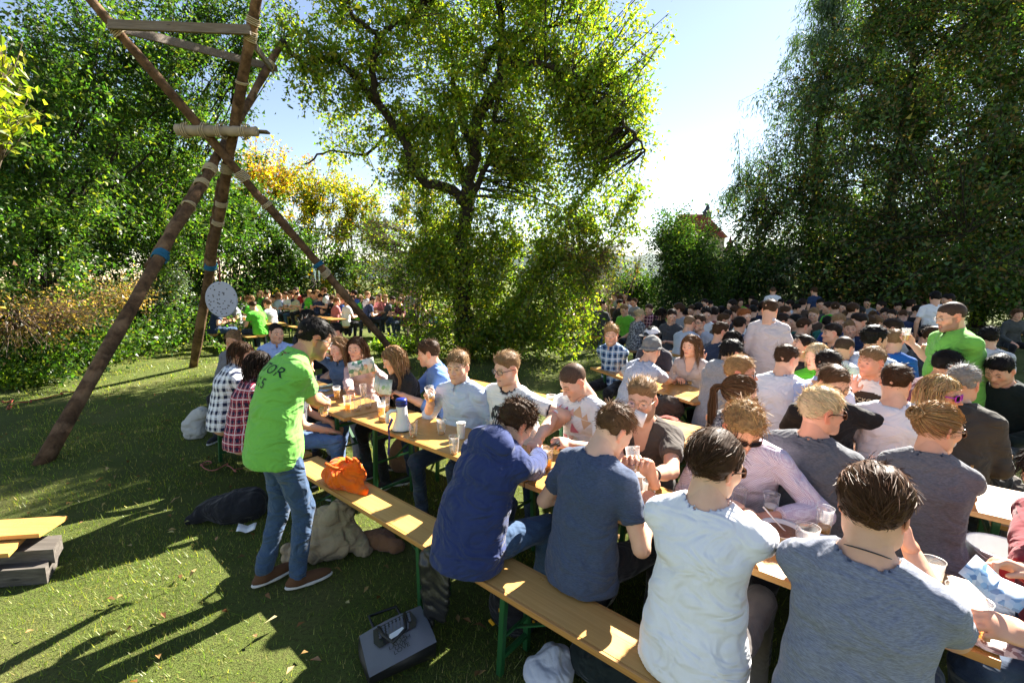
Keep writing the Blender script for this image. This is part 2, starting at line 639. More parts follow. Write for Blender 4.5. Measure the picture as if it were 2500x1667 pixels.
class Ell:
    def __init__(s, c, r, M=None, cut=None):
        s.c, s.r, s.M, s.cut = vec(c), vec(r), M, cut
        m = s.r.max() if M is not None else s.r
        s.lo, s.hi = s.c - m, s.c + m

    def ev(s, X, Y, Z):
        x, y, z = X - s.c[0], Y - s.c[1], Z - s.c[2]
        if s.M is not None:
            A = s.M
            x, y, z = (x * A[0][0] + y * A[1][0] + z * A[2][0], x * A[0][1] + y * A[1][1] + z * A[2][1], x * A[0][2] + y * A[1][2] + z * A[2][2])
        k0 = np.sqrt((x / s.r[0]) ** 2 + (y / s.r[1]) ** 2 + (z / s.r[2]) ** 2) + 1e-9
        k1 = np.sqrt((x / s.r[0] ** 2) ** 2 + (y / s.r[1] ** 2) ** 2 + (z / s.r[2] ** 2) ** 2) + 1e-9
        r = k0 * (k0 - 1) / k1
        for (p, n) in (s.cut or ()):
            r = np.maximum(r, (X - p[0]) * n[0] + (Y - p[1]) * n[1] + (Z - p[2]) * n[2])
        return r


class Seg:
    """elliptic limb piece from a to b, half width and half depth at each end"""

    def __init__(s, a, b, wa, wb, right):
        s.a, s.b, s.wa, s.wb = vec(a), vec(b), wa, wb
        s.ax = unit(s.b - s.a)
        s.r = unit(right - s.ax * float(np.dot(right, s.ax)))
        s.f = np.cross(s.ax, s.r)
        m = max(*wa, *wb)
        s.lo, s.hi = np.minimum(s.a, s.b) - m, np.maximum(s.a, s.b) + m

    def ev(s, X, Y, Z):
        d = s.b - s.a
        L2 = float(d @ d)
        x, y, z = X - s.a[0], Y - s.a[1], Z - s.a[2]
        t = np.clip((x * d[0] + y * d[1] + z * d[2]) / L2, 0, 1)
        x, y, z = x - t * d[0], y - t * d[1], z - t * d[2]
        u = x * s.r[0] + y * s.r[1] + z * s.r[2]
        v = x * s.f[0] + y * s.f[1] + z * s.f[2]
        w = x * s.ax[0] + y * s.ax[1] + z * s.ax[2]
        W = s.wa[0] + (s.wb[0] - s.wa[0]) * t
        D = s.wa[1] + (s.wb[1] - s.wa[1]) * t
        e = np.minimum(W, D)
        k0 = np.sqrt((u / W) ** 2 + (v / D) ** 2 + (w / e) ** 2) + 1e-9
        k1 = np.sqrt((u / W ** 2) ** 2 + (v / D ** 2) ** 2 + (w / e ** 2) ** 2) + 1e-9
        return k0 * (k0 - 1) / k1


def smin(a, b, k):
    if k <= 0: return np.minimum(a, b)
    h = np.maximum(k - np.abs(a - b), 0) / k
    return np.minimum(a, b) - h * h * (k * 0.25)


class Grid:
    def __init__(s, lo, hi, h):
        s.h = h
        s.lo = np.asarray(lo, float) - 2.5 * h
        s.n = np.ceil((np.asarray(hi, float) + 2.5 * h - s.lo) / h).astype(int) + 1
        s.A = np.full(s.n, 0.5, f32)
        s.ax = [(s.lo[i] + h * np.arange(s.n[i])).astype(f32) for i in range(3)]

    @classmethod
    def of(cls, prims, h, pad=0.02):
        return cls(np.min([p.lo for p in prims], 0) - pad, np.max([p.hi for p in prims], 0) + pad, h)

    def block(s, lo, hi):
        i0 = np.clip(np.floor((lo - s.lo) / s.h).astype(int), 0, s.n)
        i1 = np.clip(np.ceil((hi - s.lo) / s.h).astype(int) + 1, 0, s.n)
        sl = tuple(slice(i0[k], i1[k]) for k in range(3))
        return sl, s.ax[0][sl[0]][:, None, None], s.ax[1][sl[1]][None, :, None], s.ax[2][sl[2]][None, None, :]

    def add(s, p, k=0.02, sub=False):
        pad = k + 3 * s.h
        sl, X, Y, Z = s.block(p.lo - pad, p.hi + pad)
        if any(q.stop <= q.start for q in sl): return s
        d = p.ev(X, Y, Z).astype(f32)
        if sub: s.A[sl] = -smin(-s.A[sl], d, k)
        else: s.A[sl] = smin(s.A[sl], d, k)
        return s

    def plane(s, p, n):
        X, Y, Z = s.ax[0][:, None, None], s.ax[1][None, :, None], s.ax[2][None, None, :]
        s.A = np.maximum(s.A, ((X - p[0]) * n[0] + (Y - p[1]) * n[1] + (Z - p[2]) * n[2]).astype(f32))
        return s

    def ripple(s, amp, seed, freq=40.0, stretch=(1, 1, 1), n=6, ridge=False):
        rs = np.random.default_rng(seed)
        X, Y, Z = s.ax[0][:, None, None], s.ax[1][None, :, None], s.ax[2][None, None, :]
        acc = 0
        for i in range(n):
            k = rs.standard_normal(3)
            k = k / np.linalg.norm(k) * freq * (0.6 + 0.9 * rs.random()) * np.asarray(stretch)
            k2 = rs.standard_normal(3) * freq * 0.35
            w = np.sin(X * k2[0] + Y * k2[1] + Z * k2[2] + rs.random() * 6.28)
            v = np.sin(X * k[0] + Y * k[1] + Z * k[2] + 1.4 * w + rs.random() * 6.28)
            acc = acc + (v if not ridge else (0.7 - 2.0 * np.sqrt(np.abs(v))) * np.clip(w * 1.5, 0, 1))
        s.A = s.A + (amp * acc / math.sqrt(n)).astype(f32)
        return s

    def mesh(s):
        A = s.A
        S = A < 0
        c = S[:-1, :-1, :-1].astype(np.int8)
        tot = np.zeros_like(c)
        for dx in (0, 1):
            for dy in (0, 1):
                for dz in (0, 1):
                    tot += S[dx:S.shape[0] - 1 + dx, dy:S.shape[1] - 1 + dy, dz:S.shape[2] - 1 + dz]
        act = (tot > 0) & (tot < 8)
        I = np.argwhere(act)
        if len(I) == 0: return np.zeros((0, 3)), np.zeros((0, 4), int)
        idx = np.full(act.shape, -1, np.int32)
        idx[act] = np.arange(len(I))
        cor = np.array([(x, y, z) for x in (0, 1) for y in (0, 1) for z in (0, 1)])
        val = np.stack([A[I[:, 0] + q[0], I[:, 1] + q[1], I[:, 2] + q[2]] for q in cor], 1)
        acc = np.zeros((len(I), 3)); cnt = np.zeros(len(I))
        for a in range(8):
            for ax in range(3):
                if cor[a][ax]: continue
                q = cor[a].copy(); q[ax] = 1
                b = q[0] * 4 + q[1] * 2 + q[2]
                v0, v1 = val[:, a], val[:, b]
                m = (v0 < 0) != (v1 < 0)
                t = np.where(m, v0 / np.where(m, v0 - v1, 1), 0)
                p = np.repeat(cor[a][None].astype(float), len(I), 0)
                p[:, ax] = t
                acc += p * m[:, None]; cnt += m
        V = s.lo + s.h * (I + acc / np.maximum(cnt, 1)[:, None])
        Q = []
        for ax in range(3):
            o1, o2 = (ax + 1) % 3, (ax + 2) % 3
            sl0 = [slice(1, -1)] * 3; sl1 = [slice(1, -1)] * 3
            sl0[ax] = slice(0, -1); sl1[ax] = slice(1, None)
            a, b = S[tuple(sl0)], S[tuple(sl1)]
            E = np.argwhere(a != b)
            if len(E) == 0: continue
            flip = a[E[:, 0], E[:, 1], E[:, 2]]
            base = E.copy(); base[:, o1] += 1; base[:, o2] += 1
            def cell(d1, d2):
                g = base.copy(); g[:, o1] -= d1; g[:, o2] -= d2
                return idx[g[:, 0], g[:, 1], g[:, 2]]
            q = np.stack((cell(1, 1), cell(0, 1), cell(0, 0), cell(1, 0)), 1)
            q[~flip] = q[~flip][:, ::-1]
            Q.append(q)
        Q = np.concatenate(Q)
        Q = Q[(Q >= 0).all(1)]
        return V, Q


def join(parts):
    """[(V,F,col)] -> V,F,col"""
    V, F, C, n = [], [], [], 0
    for v, f, c in parts:
        if len(v) == 0: continue
        V.append(v); F.append(f + n); C.append(np.broadcast_to(np.asarray(c, float), (len(v), 3))); n += len(v)
    return np.concatenate(V), np.concatenate(F), np.concatenate(C)


def rotx(a):
    c, s = math.cos(a), math.sin(a)
    return np.array(((1, 0, 0), (0, c, -s), (0, s, c)))


def roty(a):
    c, s = math.cos(a), math.sin(a)
    return np.array(((c, 0, s), (0, 1, 0), (-s, 0, c)))


def rotz(a):
    c, s = math.cos(a), math.sin(a)
    return np.array(((c, -s, 0), (s, c, 0), (0, 0, 1)))
# ------------------------------------------------------------------ people
DBG = False
CRAN_C, CRAN_R = vec(0, -0.014, 0.036), vec(0.077, 0.099, 0.090)
SKIN = {'fair': (0.68, 0.41, 0.275), 'pale': (0.74, 0.48, 0.34), 'tan': (0.56, 0.30, 0.175), 'olive': (0.49, 0.265, 0.15), 'ruddy': (0.68, 0.36, 0.235)}
HAIR = {'dark': (0.020, 0.012, 0.008), 'black': (0.010, 0.008, 0.007), 'brown': (0.060, 0.030, 0.014), 'mid': (0.12, 0.062, 0.028),
        'light': (0.24, 0.14, 0.065), 'blond': (0.44, 0.30, 0.14), 'pale': (0.62, 0.47, 0.27), 'grey': (0.26, 0.25, 0.24), 'red': (0.22, 0.07, 0.022), 'gold': (0.34, 0.20, 0.085)}


def _head_template(fem, seed, h):
    rs = np.random.default_rng(seed)
    j = lambda s: float(rs.uniform(-s, s))
    w = 0.94 if fem else 1.0
    jw = (0.041 if fem else 0.047) + j(0.004)
    chin = -0.103 + j(0.006)
    G = Grid((-0.105, -0.135, -0.20), (0.105, 0.135, 0.14), h)
    G.add(Ell(CRAN_C, CRAN_R * vec(w, 1, 1)), 0.02)
    G.add(Ell((0, 0.028, -0.03), (0.061 * w, 0.056, 0.080)), 0.03)
    for sx in (-1, 1):
        G.add(Cone((sx * (jw + 0.008), -0.004, -0.045), (sx * jw, 0.012, -0.076), 0.018, 0.018), 0.03)
        G.add(Cone((sx * jw, 0.012, -0.076), (sx * 0.012, 0.070, chin + 0.004), 0.017, 0.017), 0.03)
        G.add(Ell((sx * 0.043, 0.052, -0.020), (0.022, 0.026, 0.024)), 0.025)
    G.add(Ell((0, 0.072 + j(0.004), chin + 0.002), (0.019, 0.017, 0.017)), 0.02)
    G.add(Ell((0, 0.062, -0.062), (0.034, 0.028, 0.030)), 0.02)
    bz = 0.019 + j(0.002)
    for sx in (-1, 1):
        G.add(Cone((sx * 0.012, 0.079, bz), (sx * 0.045, 0.064, bz + 0.003), 0.012 if not fem else 0.010, 0.012), 0.018)
        G.add(Ell((sx * 0.0325, 0.096, 0.000), (0.019, 0.018, 0.013)), 0.016, sub=True)
        G.add(Ell((sx * 0.0325, 0.069, 0.000), (0.0150, 0.0150, 0.0125)), 0.006)
    nl = 0.108 + j(0.005)
    nz = -0.033 + j(0.004)
    G.add(Cone((0, 0.083, 0.010), (0, nl - 0.004, nz + 0.006), 0.0075, 0.0085), 0.012)
    G.add(Ell((0, nl - 0.003, nz + 0.002), (0.0105, 0.011, 0.0095)), 0.010)
    for sx in (-1, 1):
        G.add(Ell((sx * 0.012, nl - 0.016, nz - 0.001), (0.0075, 0.010, 0.0075)), 0.008)
        G.add(Ell((sx * 0.007, nl - 0.010, nz - 0.009), (0.0035, 0.005, 0.004)), 0.004, sub=True)
    mz = -0.064 + j(0.002)
    G.add(Cone((-0.017, 0.084, mz + 0.0035), (0.017, 0.084, mz + 0.0035), 0.0052, 0.0052), 0.008)
    G.add(Ell((0, 0.0875, mz + 0.0045), (0.012, 0.0065, 0.0055)), 0.008)
    G.add(Ell((0, 0.0865, mz - 0.0065), (0.0175, 0.0070, 0.0062)), 0.008)
    G.add(Cone((-0.022, 0.0885, mz - 0.0012), (0.022, 0.0885, mz - 0.0012), 0.0028, 0.0028), 0.003, sub=True)
    for sx in (-1, 1):
        Me = rotz(sx * 0.35) @ rotx(-0.12)
        G.add(Ell((sx * 0.078 * w, -0.016, -0.004), (0.0075, 0.018, 0.031), Me), 0.006)
        G.add(Ell((sx * 0.086 * w, -0.010, 0.000), (0.006, 0.009, 0.018), Me), 0.005, sub=True)
    rn = 0.048 if fem else 0.057
    G.add(Cone((0, -0.022, -0.05), (0, -0.032, -0.19), rn, rn + 0.004), 0.03)
    if not fem: G.add(Ell((0, 0.022, -0.145), (0.012, 0.012, 0.018)), 0.02)
    V, Q = G.mesh()
    V[:, 2] = np.maximum(V[:, 2], -0.200)
    return V, Q


_HEADS = {}


def head_tpl(fem, seed, h):
    k = (fem, seed % 5, h)
    if k not in _HEADS: _HEADS[k] = _head_template(fem, 11 + seed % 5, h)
    return _HEADS[k]


def head_colour(V, skin, hair, p):
    x, y, z = V.T
    ax = np.abs(x)
    C = np.tile(np.asarray(skin, float), (len(V), 1))

    def blend(m, c, a=1.0):
        m = np.clip(m, 0, 1)[:, None] * a
        C[:] = C * (1 - m) + np.asarray(c, float) * m
    sk = np.asarray(skin)
    front = y > 0.045
    blend(np.exp(-(((ax - 0.042) / 0.02) ** 2 + ((z + 0.028) / 0.018) ** 2)) * front, sk * (1.12, 0.78, 0.72), 0.55)
    blend(np.exp(-((ax / 0.013) ** 2 + ((z + 0.034) / 0.012) ** 2)) * front, sk * (1.12, 0.80, 0.74), 0.5)
    blend((ax > 0.072) * 1.0 * (z < 0.035) * (z > -0.045), sk * (1.15, 0.66, 0.56), 0.6)  # ears: red glow of backlight through them, put into the skin colour
    # beard
    b = p.get('beard', 0.0)
    if b:
        line = -0.040 - 0.018 * np.exp(-((ax - 0.03) / 0.02) ** 2)
        m = 1 / (1 + np.exp(-(line - z) / 0.0035)) * (y > -0.01 - 0.2 * (z + 0.05))
        m *= 1 / (1 + np.exp((-0.128 - z) / 0.005))
        lipz = ((x / 0.026) ** 2 + ((z + 0.065) / 0.011) ** 2) > 1
        m = np.where(lipz, m, 0)
        side = (ax > 0.058) & (z < 0.0) & (z > -0.06) & (y > -0.002) & (y < 0.035)
        m = np.maximum(m, side * 0.9)
        must = (ax < 0.028) & (z > -0.060) & (z < -0.046) & (y > 0.07)
        m = np.maximum(m, must * 0.95)
        blend(m, np.asarray(hair) * 1.1 + 0.01, b)
    elif not p.get('fem'):
        m = 1 / (1 + np.exp((z + 0.052) / 0.006)) * (y > 0.0) * 1 / (1 + np.exp((-0.125 - z) / 0.006))
        blend(m, sk * (0.72, 0.72, 0.74), 0.35)
    lip = np.exp(-(((x / 0.024) ** 2 + ((z + 0.065) / 0.0085) ** 2)) ** 2) * (y > 0.07)
    blend(lip, (0.46, 0.16, 0.13) if not p.get('fem') else (0.50, 0.13, 0.12), 0.75)
    blend((np.abs(z + 0.0645) < 0.0018) * (ax < 0.022) * (y > 0.07), (0.10, 0.03, 0.025), 0.8)
    # brows
    bz = 0.0235 + 0.006 * np.clip((ax - 0.012) / 0.03, 0, 1) - 0.009 * np.clip((ax - 0.036) / 0.015, 0, 1)
    blend((np.abs(z - bz) < (0.0038 if not p.get('fem') else 0.0027)) * (ax > 0.011) * (ax < 0.052) * (y > 0.04), np.asarray(hair) * 0.9, 0.85)
    # eyes
    op = p.get('eyes', 0.7)
    ex, ez = (ax - 0.0325) / 0.0145, z / (0.0068 * max(op, 0.12))
    eye = (ex ** 2 + ez ** 2 < 1) & (y > 0.05)
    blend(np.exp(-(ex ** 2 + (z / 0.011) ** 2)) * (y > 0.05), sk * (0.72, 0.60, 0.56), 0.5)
    if op > 0.3:
        blend(eye * 1.0, (0.62, 0.58, 0.55))
        gx = p.get('gaze', 0.0) * 0.004
        iris = ((np.where(x > 0, x - 0.0325, x + 0.0325) - gx) ** 2 + (z - 0.0005) ** 2) < 0.0061 ** 2
        blend((eye & iris) * 1.0, p.get('iris', (0.045, 0.04, 0.035)))
    lash = (np.abs(z - 0.0068 * op * np.sqrt(np.clip(1 - ex ** 2, 0, 1)) - 0.0005) < 0.0019) & (np.abs(ex) < 1.05) & (y > 0.05)
    blend(lash * 1.0, (0.035, 0.022, 0.018), 0.85)
    blend((ax < 0.012) * (np.abs(z + 0.043) < 0.003) * (y > 0.075), sk * 0.35, 0.6)
    return C


def _hand_template(style, h):
    curls = {'flat': (10, 14, 8), 'relaxed': (32, 34, 20), 'grip': (42, 52, 35), 'fist': (80, 88, 50), 'spread': (4, 8, 5), 'pinch': (52, 42, 22)}[style]
    spread = {'spread': 0.22, 'flat': 0.08}.get(style, 0.05)
    P = [Ell((0, 0.046, 0), (0.041, 0.053, 0.0155)), Ell((0.0, 0.076, 0.001), (0.040, 0.018, 0.0135)), Ell((-0.026, 0.032, -0.008), (0.017, 0.032, 0.014)),
         Cone((0, -0.055, 0), (0, 0.012, 0), 0.0275, 0.0265)]
    ks = [0.015] * 4
    xs, ls = (-0.030, -0.010, 0.0105, 0.030), (0.070, 0.078, 0.073, 0.057)
    for i in range(4):
        a = 0.0
        p = vec(xs[i], 0.086 - (0.006 if i == 3 else 0), 0)
        s = spread * (i - 1.4)
        for q in range(3):
            a += R(curls[q] * (0.85 + 0.1 * i if style != 'pinch' else (1.0 if i < 2 else 1.4)))
            d = vec(math.sin(s) * math.cos(a), math.cos(s) * math.cos(a), -math.sin(a))
            n = p + d * ls[i] * (0.46, 0.30, 0.24)[q]
            P.append(Cone(p, n, (0.0098, 0.0088, 0.0080)[q] * (0.88 if i == 3 else 1), (0.0088, 0.0080, 0.0070)[q] * (0.88 if i == 3 else 1)))
            ks.append(0.006)
            p = n
    t0 = vec(-0.030, 0.020, -0.006)
    dz = {'grip': -0.030, 'fist': -0.026, 'pinch': -0.030, 'relaxed': -0.016}.get(style, -0.004)
    dx = {'grip': -0.040, 'fist': -0.020, 'pinch': -0.030}.get(style, -0.052 if style != 'spread' else -0.062)
    t1 = vec(dx, 0.054, -0.008 + dz * 0.6)
    t2 = t1 + unit(vec(0.004 if style in ('grip', 'pinch', 'fist') else -0.006, 0.030, dz * 0.5)) * 0.032
    P += [Cone(t0, t1, 0.0145, 0.0108), Cone(t1, t2, 0.0105, 0.0082)]
    ks += [0.012, 0.004]
    G = Grid.of(P, h, 0.006)
    for p, k in zip(P, ks): G.add(p, k)
    return G.mesh()


_HANDS = {}


def hand_tpl(style, h):
    if (style, h) not in _HANDS: _HANDS[(style, h)] = _hand_template(style, h)
    return _HANDS[(style, h)]


def ribbons(P, w0, w1, C, rs):
    """P (n,k,3) strand points -> flat tapering strips"""
    n, k, _ = P.shape
    T = np.gradient(P, axis=1)
    T /= np.linalg.norm(T, axis=2, keepdims=True) + 1e-9
    ref = rs.standard_normal((n, 1, 3))
    S = np.cross(T, ref)
    S /= np.linalg.norm(S, axis=2, keepdims=True) + 1e-9
    w = (w0 + (w1 - w0) * np.linspace(0, 1, k) ** 1.5)[None, :, None] * 0.5
    V = np.stack((P - S * w, P + S * w), 2).reshape(-1, 3)
    i = (np.arange(n) * k * 2)[:, None]
    j = (np.arange(k - 1) * 2)[None]
    a = (i + j).ravel()
    F = np.stack((a, a + 1, a + 3, a + 2), 1)
    Cc = np.repeat(C, k * 2, 0)
    return V, F, Cc


def cran_out(P, grow):
    """push points outside the grown skull"""
    r = CRAN_R + grow
    q = (P - CRAN_C) / r
    d = np.linalg.norm(q, axis=-1, keepdims=True)
    return np.where(d < 1, CRAN_C + q / np.maximum(d, 1e-6) * r, P)


def make_hair(p, h, seed, down, collide=None, lod=1.0):
    """cap + strands, in head space. Returns V,F,C"""
    rs = np.random.default_rng(seed)
    st, base = p['hair'], np.asarray(HAIR[p['hcol']] if isinstance(p['hcol'], str) else p['hcol'])
    long_ = st in ('long', 'pony', 'bun', 'bob')
    top, side = {'short': (0.018, 0.006), 'buzz': (0.0035, 0.0012), 'quiff': (0.021, 0.004), 'messy': (0.028, 0.014), 'curly': (0.030, 0.018), 'neat': (0.020, 0.008),
                 'thick': (0.026, 0.016), 'long': (0.014, 0.010), 'pony': (0.010, 0.006), 'bun': (0.010, 0.006), 'bob': (0.016, 0.014), 'curlylong': (0.035, 0.035), 'receding': (0.012, 0.006)}[st]
    G = Grid((-0.13, -0.155, -0.13), (0.13, 0.13, 0.19), h)
    X, Y, Z = G.ax[0][:, None, None], G.ax[1][None, :, None], G.ax[2][None, None, :]
    d = Ell(CRAN_C, CRAN_R * (0.95 if p.get('fem') else 1, 1, 1)).ev(X, Y, Z)
    tz = np.clip((Z - 0.03) / 0.07, 0, 1)
    fz0 = 0.088 if st == 'receding' else (0.074 if p.get('fem') else 0.066)
    nap = -0.085 if p.get('fem') else (-0.106 if st == 'thick' else -0.092)
    lm0 = np.maximum(-0.012 + (fz0 + 0.012) / 0.063 * (Y - 0.022) + 0.14 * np.abs(X) * (Y > 0.03), -0.014 + (-0.014 - nap) / 0.112 * (Y - 0.022))
    taper = 0.18 + 0.82 * np.clip((Z - lm0) / (0.045 if not long_ else 0.02), 0, 1)
    d = d - (side + (top - side) * tz * tz * (3 - 2 * tz)) * taper * (0.62 if st != 'buzz' else 1.0)
    if st == 'quiff': d = d - 0.012 * np.clip((Y - 0.0) / 0.07, 0, 1) * tz
    if st == 'thick': d = d - 0.012 * np.clip((0.03 - Y) / 0.1, 0, 1) * np.clip((Z + 0.05) / 0.1, 0, 1)
    fz, nape = (0.066, -0.106 if st == 'thick' else -0.092)
    if st == 'receding': fz = 0.088
    if p.get('fem'): fz, nape = 0.074, -0.085
    l1 = -0.012 + (fz + 0.012) / 0.063 * (Y - 0.022) + 0.14 * np.abs(X) * (Y > 0.03)
    l2 = -0.014 + (-0.014 - nape) / 0.112 * (Y - 0.022)
    lim = np.maximum(l1, l2) + 0.004 * np.sin(X * 140 + seed) + 0.003 * np.sin(X * 310 + Y * 90)
    d = np.maximum(d, (lim - Z) * 0.72)
    for sx in (-1, 1):
        e = np.sqrt((X - sx * 0.08) ** 2 + ((Y + 0.006) / 0.9) ** 2 + ((Z + 0.004) / 1.35) ** 2) - 0.026
        if not long_: d = np.maximum(d, -e)
    G.A = (d + 0 * X).astype(f32)
    G.ripple(0.0028 if st not in ('buzz',) else 0.0006, seed, 95.0, (1, 0.55, 1))
    if st in ('curly', 'messy', 'curlylong'): G.ripple(0.0045, seed + 1, 150.0)
    V, F = G.mesh()
    shade = 0.62 + 0.3 * rs.random((len(V), 1))
    if st == 'buzz': base = base * 0.72 + np.asarray(SKIN[p.get('skin', 'fair')]) * 0.10
    parts = [(V, F, base * shade)]
    if lod > 0.01 and len(F):
        c = V[F].mean(1)
        nrm = (c - CRAN_C) / CRAN_R ** 2
        nrm /= np.linalg.norm(nrm, axis=1, keepdims=True)
        ok = np.where(c[:, 1] > -1, True, True)
        if long_:
            n, L, k = int((1200 if st in ('long', 'bob') else 1900) * lod), p.get('hlen', 0.40), (12 if st in ('long', 'bob') else 5)
            pr = np.clip(c[:, 2] + 0.06, 0.001, 1) * ok
        else:
            n, L, k = int({'buzz': 900, 'curly': 2200}.get(st, 2400) * lod), 0, 4
            pr = np.ones(len(c)) * ok
        pk = rs.choice(len(c), n, p=pr / pr.sum())
        P0, N = c[pk] + rs.normal(0, 0.002, (n, 3)), nrm[pk]
        tzz = np.clip((P0[:, 2] - 0.02) / 0.08, 0, 1)[:, None]
        if long_:
            if st in ('long', 'bob'):
                fl = np.stack((np.sign(P0[:, 0] + 0.008) * 1.0, -0.25 - 0.9 * (P0[:, 1] < 0.03), -0.45 * np.ones(n)), 1)
            else:
                tie = vec(0, -0.125, 0.035 if st == 'pony' else 0.05)
                fl = tie - P0
            pts = [P0]
            p1 = P0 - N * 0.003
            stp = np.full((n, 1), L / k) * rs.uniform(0.72, 1.05, (n, 1))
            if st in ('pony', 'bun'): stp = np.linalg.norm(fl, axis=1, keepdims=True) * 1.12 / (k - 1)
            wav = rs.standard_normal((n, 3)); ph = rs.random((n, 1)) * 6
            for q in range(k - 1):
                if st in ('long', 'bob'):
                    a = min(1.0, q / 3.2)
                    dd = fl / (np.linalg.norm(fl, axis=1, keepdims=True) + 1e-9) * (1 - a) + down * (0.35 + a * 0.9) + wav * 0.06 + 0.10 * np.sin(q * 1.1 + ph) * np.cross(down, wav)
                else:
                    dd = tie - p1
                p1 = p1 + dd / (np.linalg.norm(dd, axis=1, keepdims=True) + 1e-9) * stp
                p1 = cran_out(p1, 0.012 + 0.006 * rs.random((n, 1)))
                if st in ('long', 'bob'):
                    # keep the face clear
                    f = (p1[:, 1] > 0.035) & (np.abs(p1[:, 0]) < 0.072) & (p1[:, 2] < 0.06) & (p1[:, 2] > -0.16)
                    p1[:, 0] = np.where(f, np.sign(p1[:, 0] + 1e-4) * 0.074, p1[:, 0])
                    f3 = (p1[:, 2] < 0.055) & (p1[:, 2] > -0.19)
                    p1[:, 1] = np.where(f3, np.minimum(p1[:, 1], 0.030 + 0.012 * np.sin(ph[:, 0])), p1[:, 1])
                    f2 = (np.abs(p1[:, 0]) < 0.07) & (p1[:, 1] < 0.03) & (p1[:, 1] > -0.085) & (p1[:, 2] < -0.03) & (p1[:, 2] > -0.2)
                    p1[:, 1] = np.where(f2, np.where(p1[:, 1] > -0.02, p1[:, 1], np.minimum(p1[:, 1], -0.07)), p1[:, 1])
                    if collide is not None: p1 = collide(p1)
                pts.append(p1)
            P = np.stack(pts, 1)
            w0, w1 = (0.0044, 0.0016) if st in ('long', 'bob') else (0.0026, 0.0016)
        else:
            Ls = (side + (top - side) * tzz) * rs.uniform(0.6, 1.25, (n, 1)) + 0.006
            if st == 'quiff': fl, lift = np.stack((0.2 * np.ones(n), -0.9 + 0 * P0[:, 0], 0.12 * np.ones(n)), 1), 0.24
            elif st in ('curly', 'messy'): fl, lift = rs.standard_normal((n, 3)) * 0.9, 0.25
            elif st == 'neat': fl, lift = np.stack((0.9 * np.ones(n), 0.35 * np.ones(n), -0.2 * np.ones(n)), 1), 0.22
            elif st == 'thick': fl, lift = np.stack((0.35 * np.ones(n), -0.9 * np.ones(n), -0.35 * np.ones(n)), 1), 0.05
            elif st == 'thick2': pass
            else: fl, lift = np.stack((0.3 * rs.standard_normal(n), 0.8 * np.sign(P0[:, 2] - 0.03), -0.4 + 0 * P0[:, 0]), 1), 0.30
            fl = fl - N * (fl * N).sum(1, keepdims=True)
            dd = fl + N * lift + rs.standard_normal((n, 3)) * (0.17 if st not in ('curly', 'messy') else 0.42)
            dd /= np.linalg.norm(dd, axis=1, keepdims=True)
            P0 = P0 - N * 0.004
            if st == 'curly':
                pts = [P0]
                ax1, ax2 = dd, np.cross(dd, N)
                for q in range(1, k):
                    a = q * 1.3
                    pts.append(P0 + N * Ls * q / k * 1.1 + 0.008 * (ax1 * math.sin(a) + ax2 * (1 - math.cos(a))))
            else:
                pts = [P0 + dd * Ls * 2.1 * t - N * Ls * 0.35 * t * t for t in np.linspace(0, 1, k)]
            P = np.stack(pts, 1)
            w0, w1 = (0.0026, 0.0008) if st != 'buzz' else (0.0022, 0.0010)
        clump = np.sin(P0[:, 0] * 90 + seed) * np.sin(P0[:, 1] * 70) * 0.25
        cv = base * np.clip(1.05 + clump + rs.normal(0, 0.26, n), 0.4, 2.2)[:, None] * (1 + 0.06 * rs.standard_normal((n, 3)))
        parts.append(ribbons(P, w0, w1, cv, rs))
        if st in ('pony', 'bun'):
            n2 = int(700 * lod)
            if st == 'pony':
                k2 = 12
                p1 = np.tile(tie + vec(0, 0.0, 0), (n2, 1)) + rs.normal(0, 0.007, (n2, 3))
                pts = [p1]
                off = rs.normal(0, 1, (n2, 3))
                hl = p.get('hlen', 0.35)
                for q in range(1, k2):
                    dd = down * min(1.0, q / 3.0) + vec(0, -1, 0.2) * max(0, 1 - q / 3.0) + off * (0.06 if q < 6 else -0.02)
                    p1 = p1 + dd / np.linalg.norm(dd, axis=1, keepdims=True) * hl / k2
                    if collide is not None: p1 = collide(p1)
                    pts.append(p1)
                P = np.stack(pts, 1)
            else:
                u = unit(vec(0, -1, 0.35))
                cb = tie + u * 0.026
                a0, el = rs.random(n2) * 6.28, rs.uniform(-1.2, 1.2, n2)
                k2 = 7
                pts = []
                e1 = unit(np.cross(u, (1, 0, 0))); e2 = np.cross(u, e1)
                for q in range(k2):
                    a = a0 + q * 0.3
                    rr = 0.033 * np.cos(el) * (1 + 0.12 * rs.standard_normal(n2))
                    pts.append(cb + (np.cos(a) * rr)[:, None] * e1 + (np.sin(a) * rr)[:, None] * e2 + (np.sin(el) * 0.027)[:, None] * u)
                P = np.stack(pts, 1)
            cv = base * np.clip(1 + rs.normal(0, 0.3, n2), 0.4, 2)[:, None]
            parts.append(ribbons(P, 0.0045, 0.002, cv, rs))
    return join(parts)


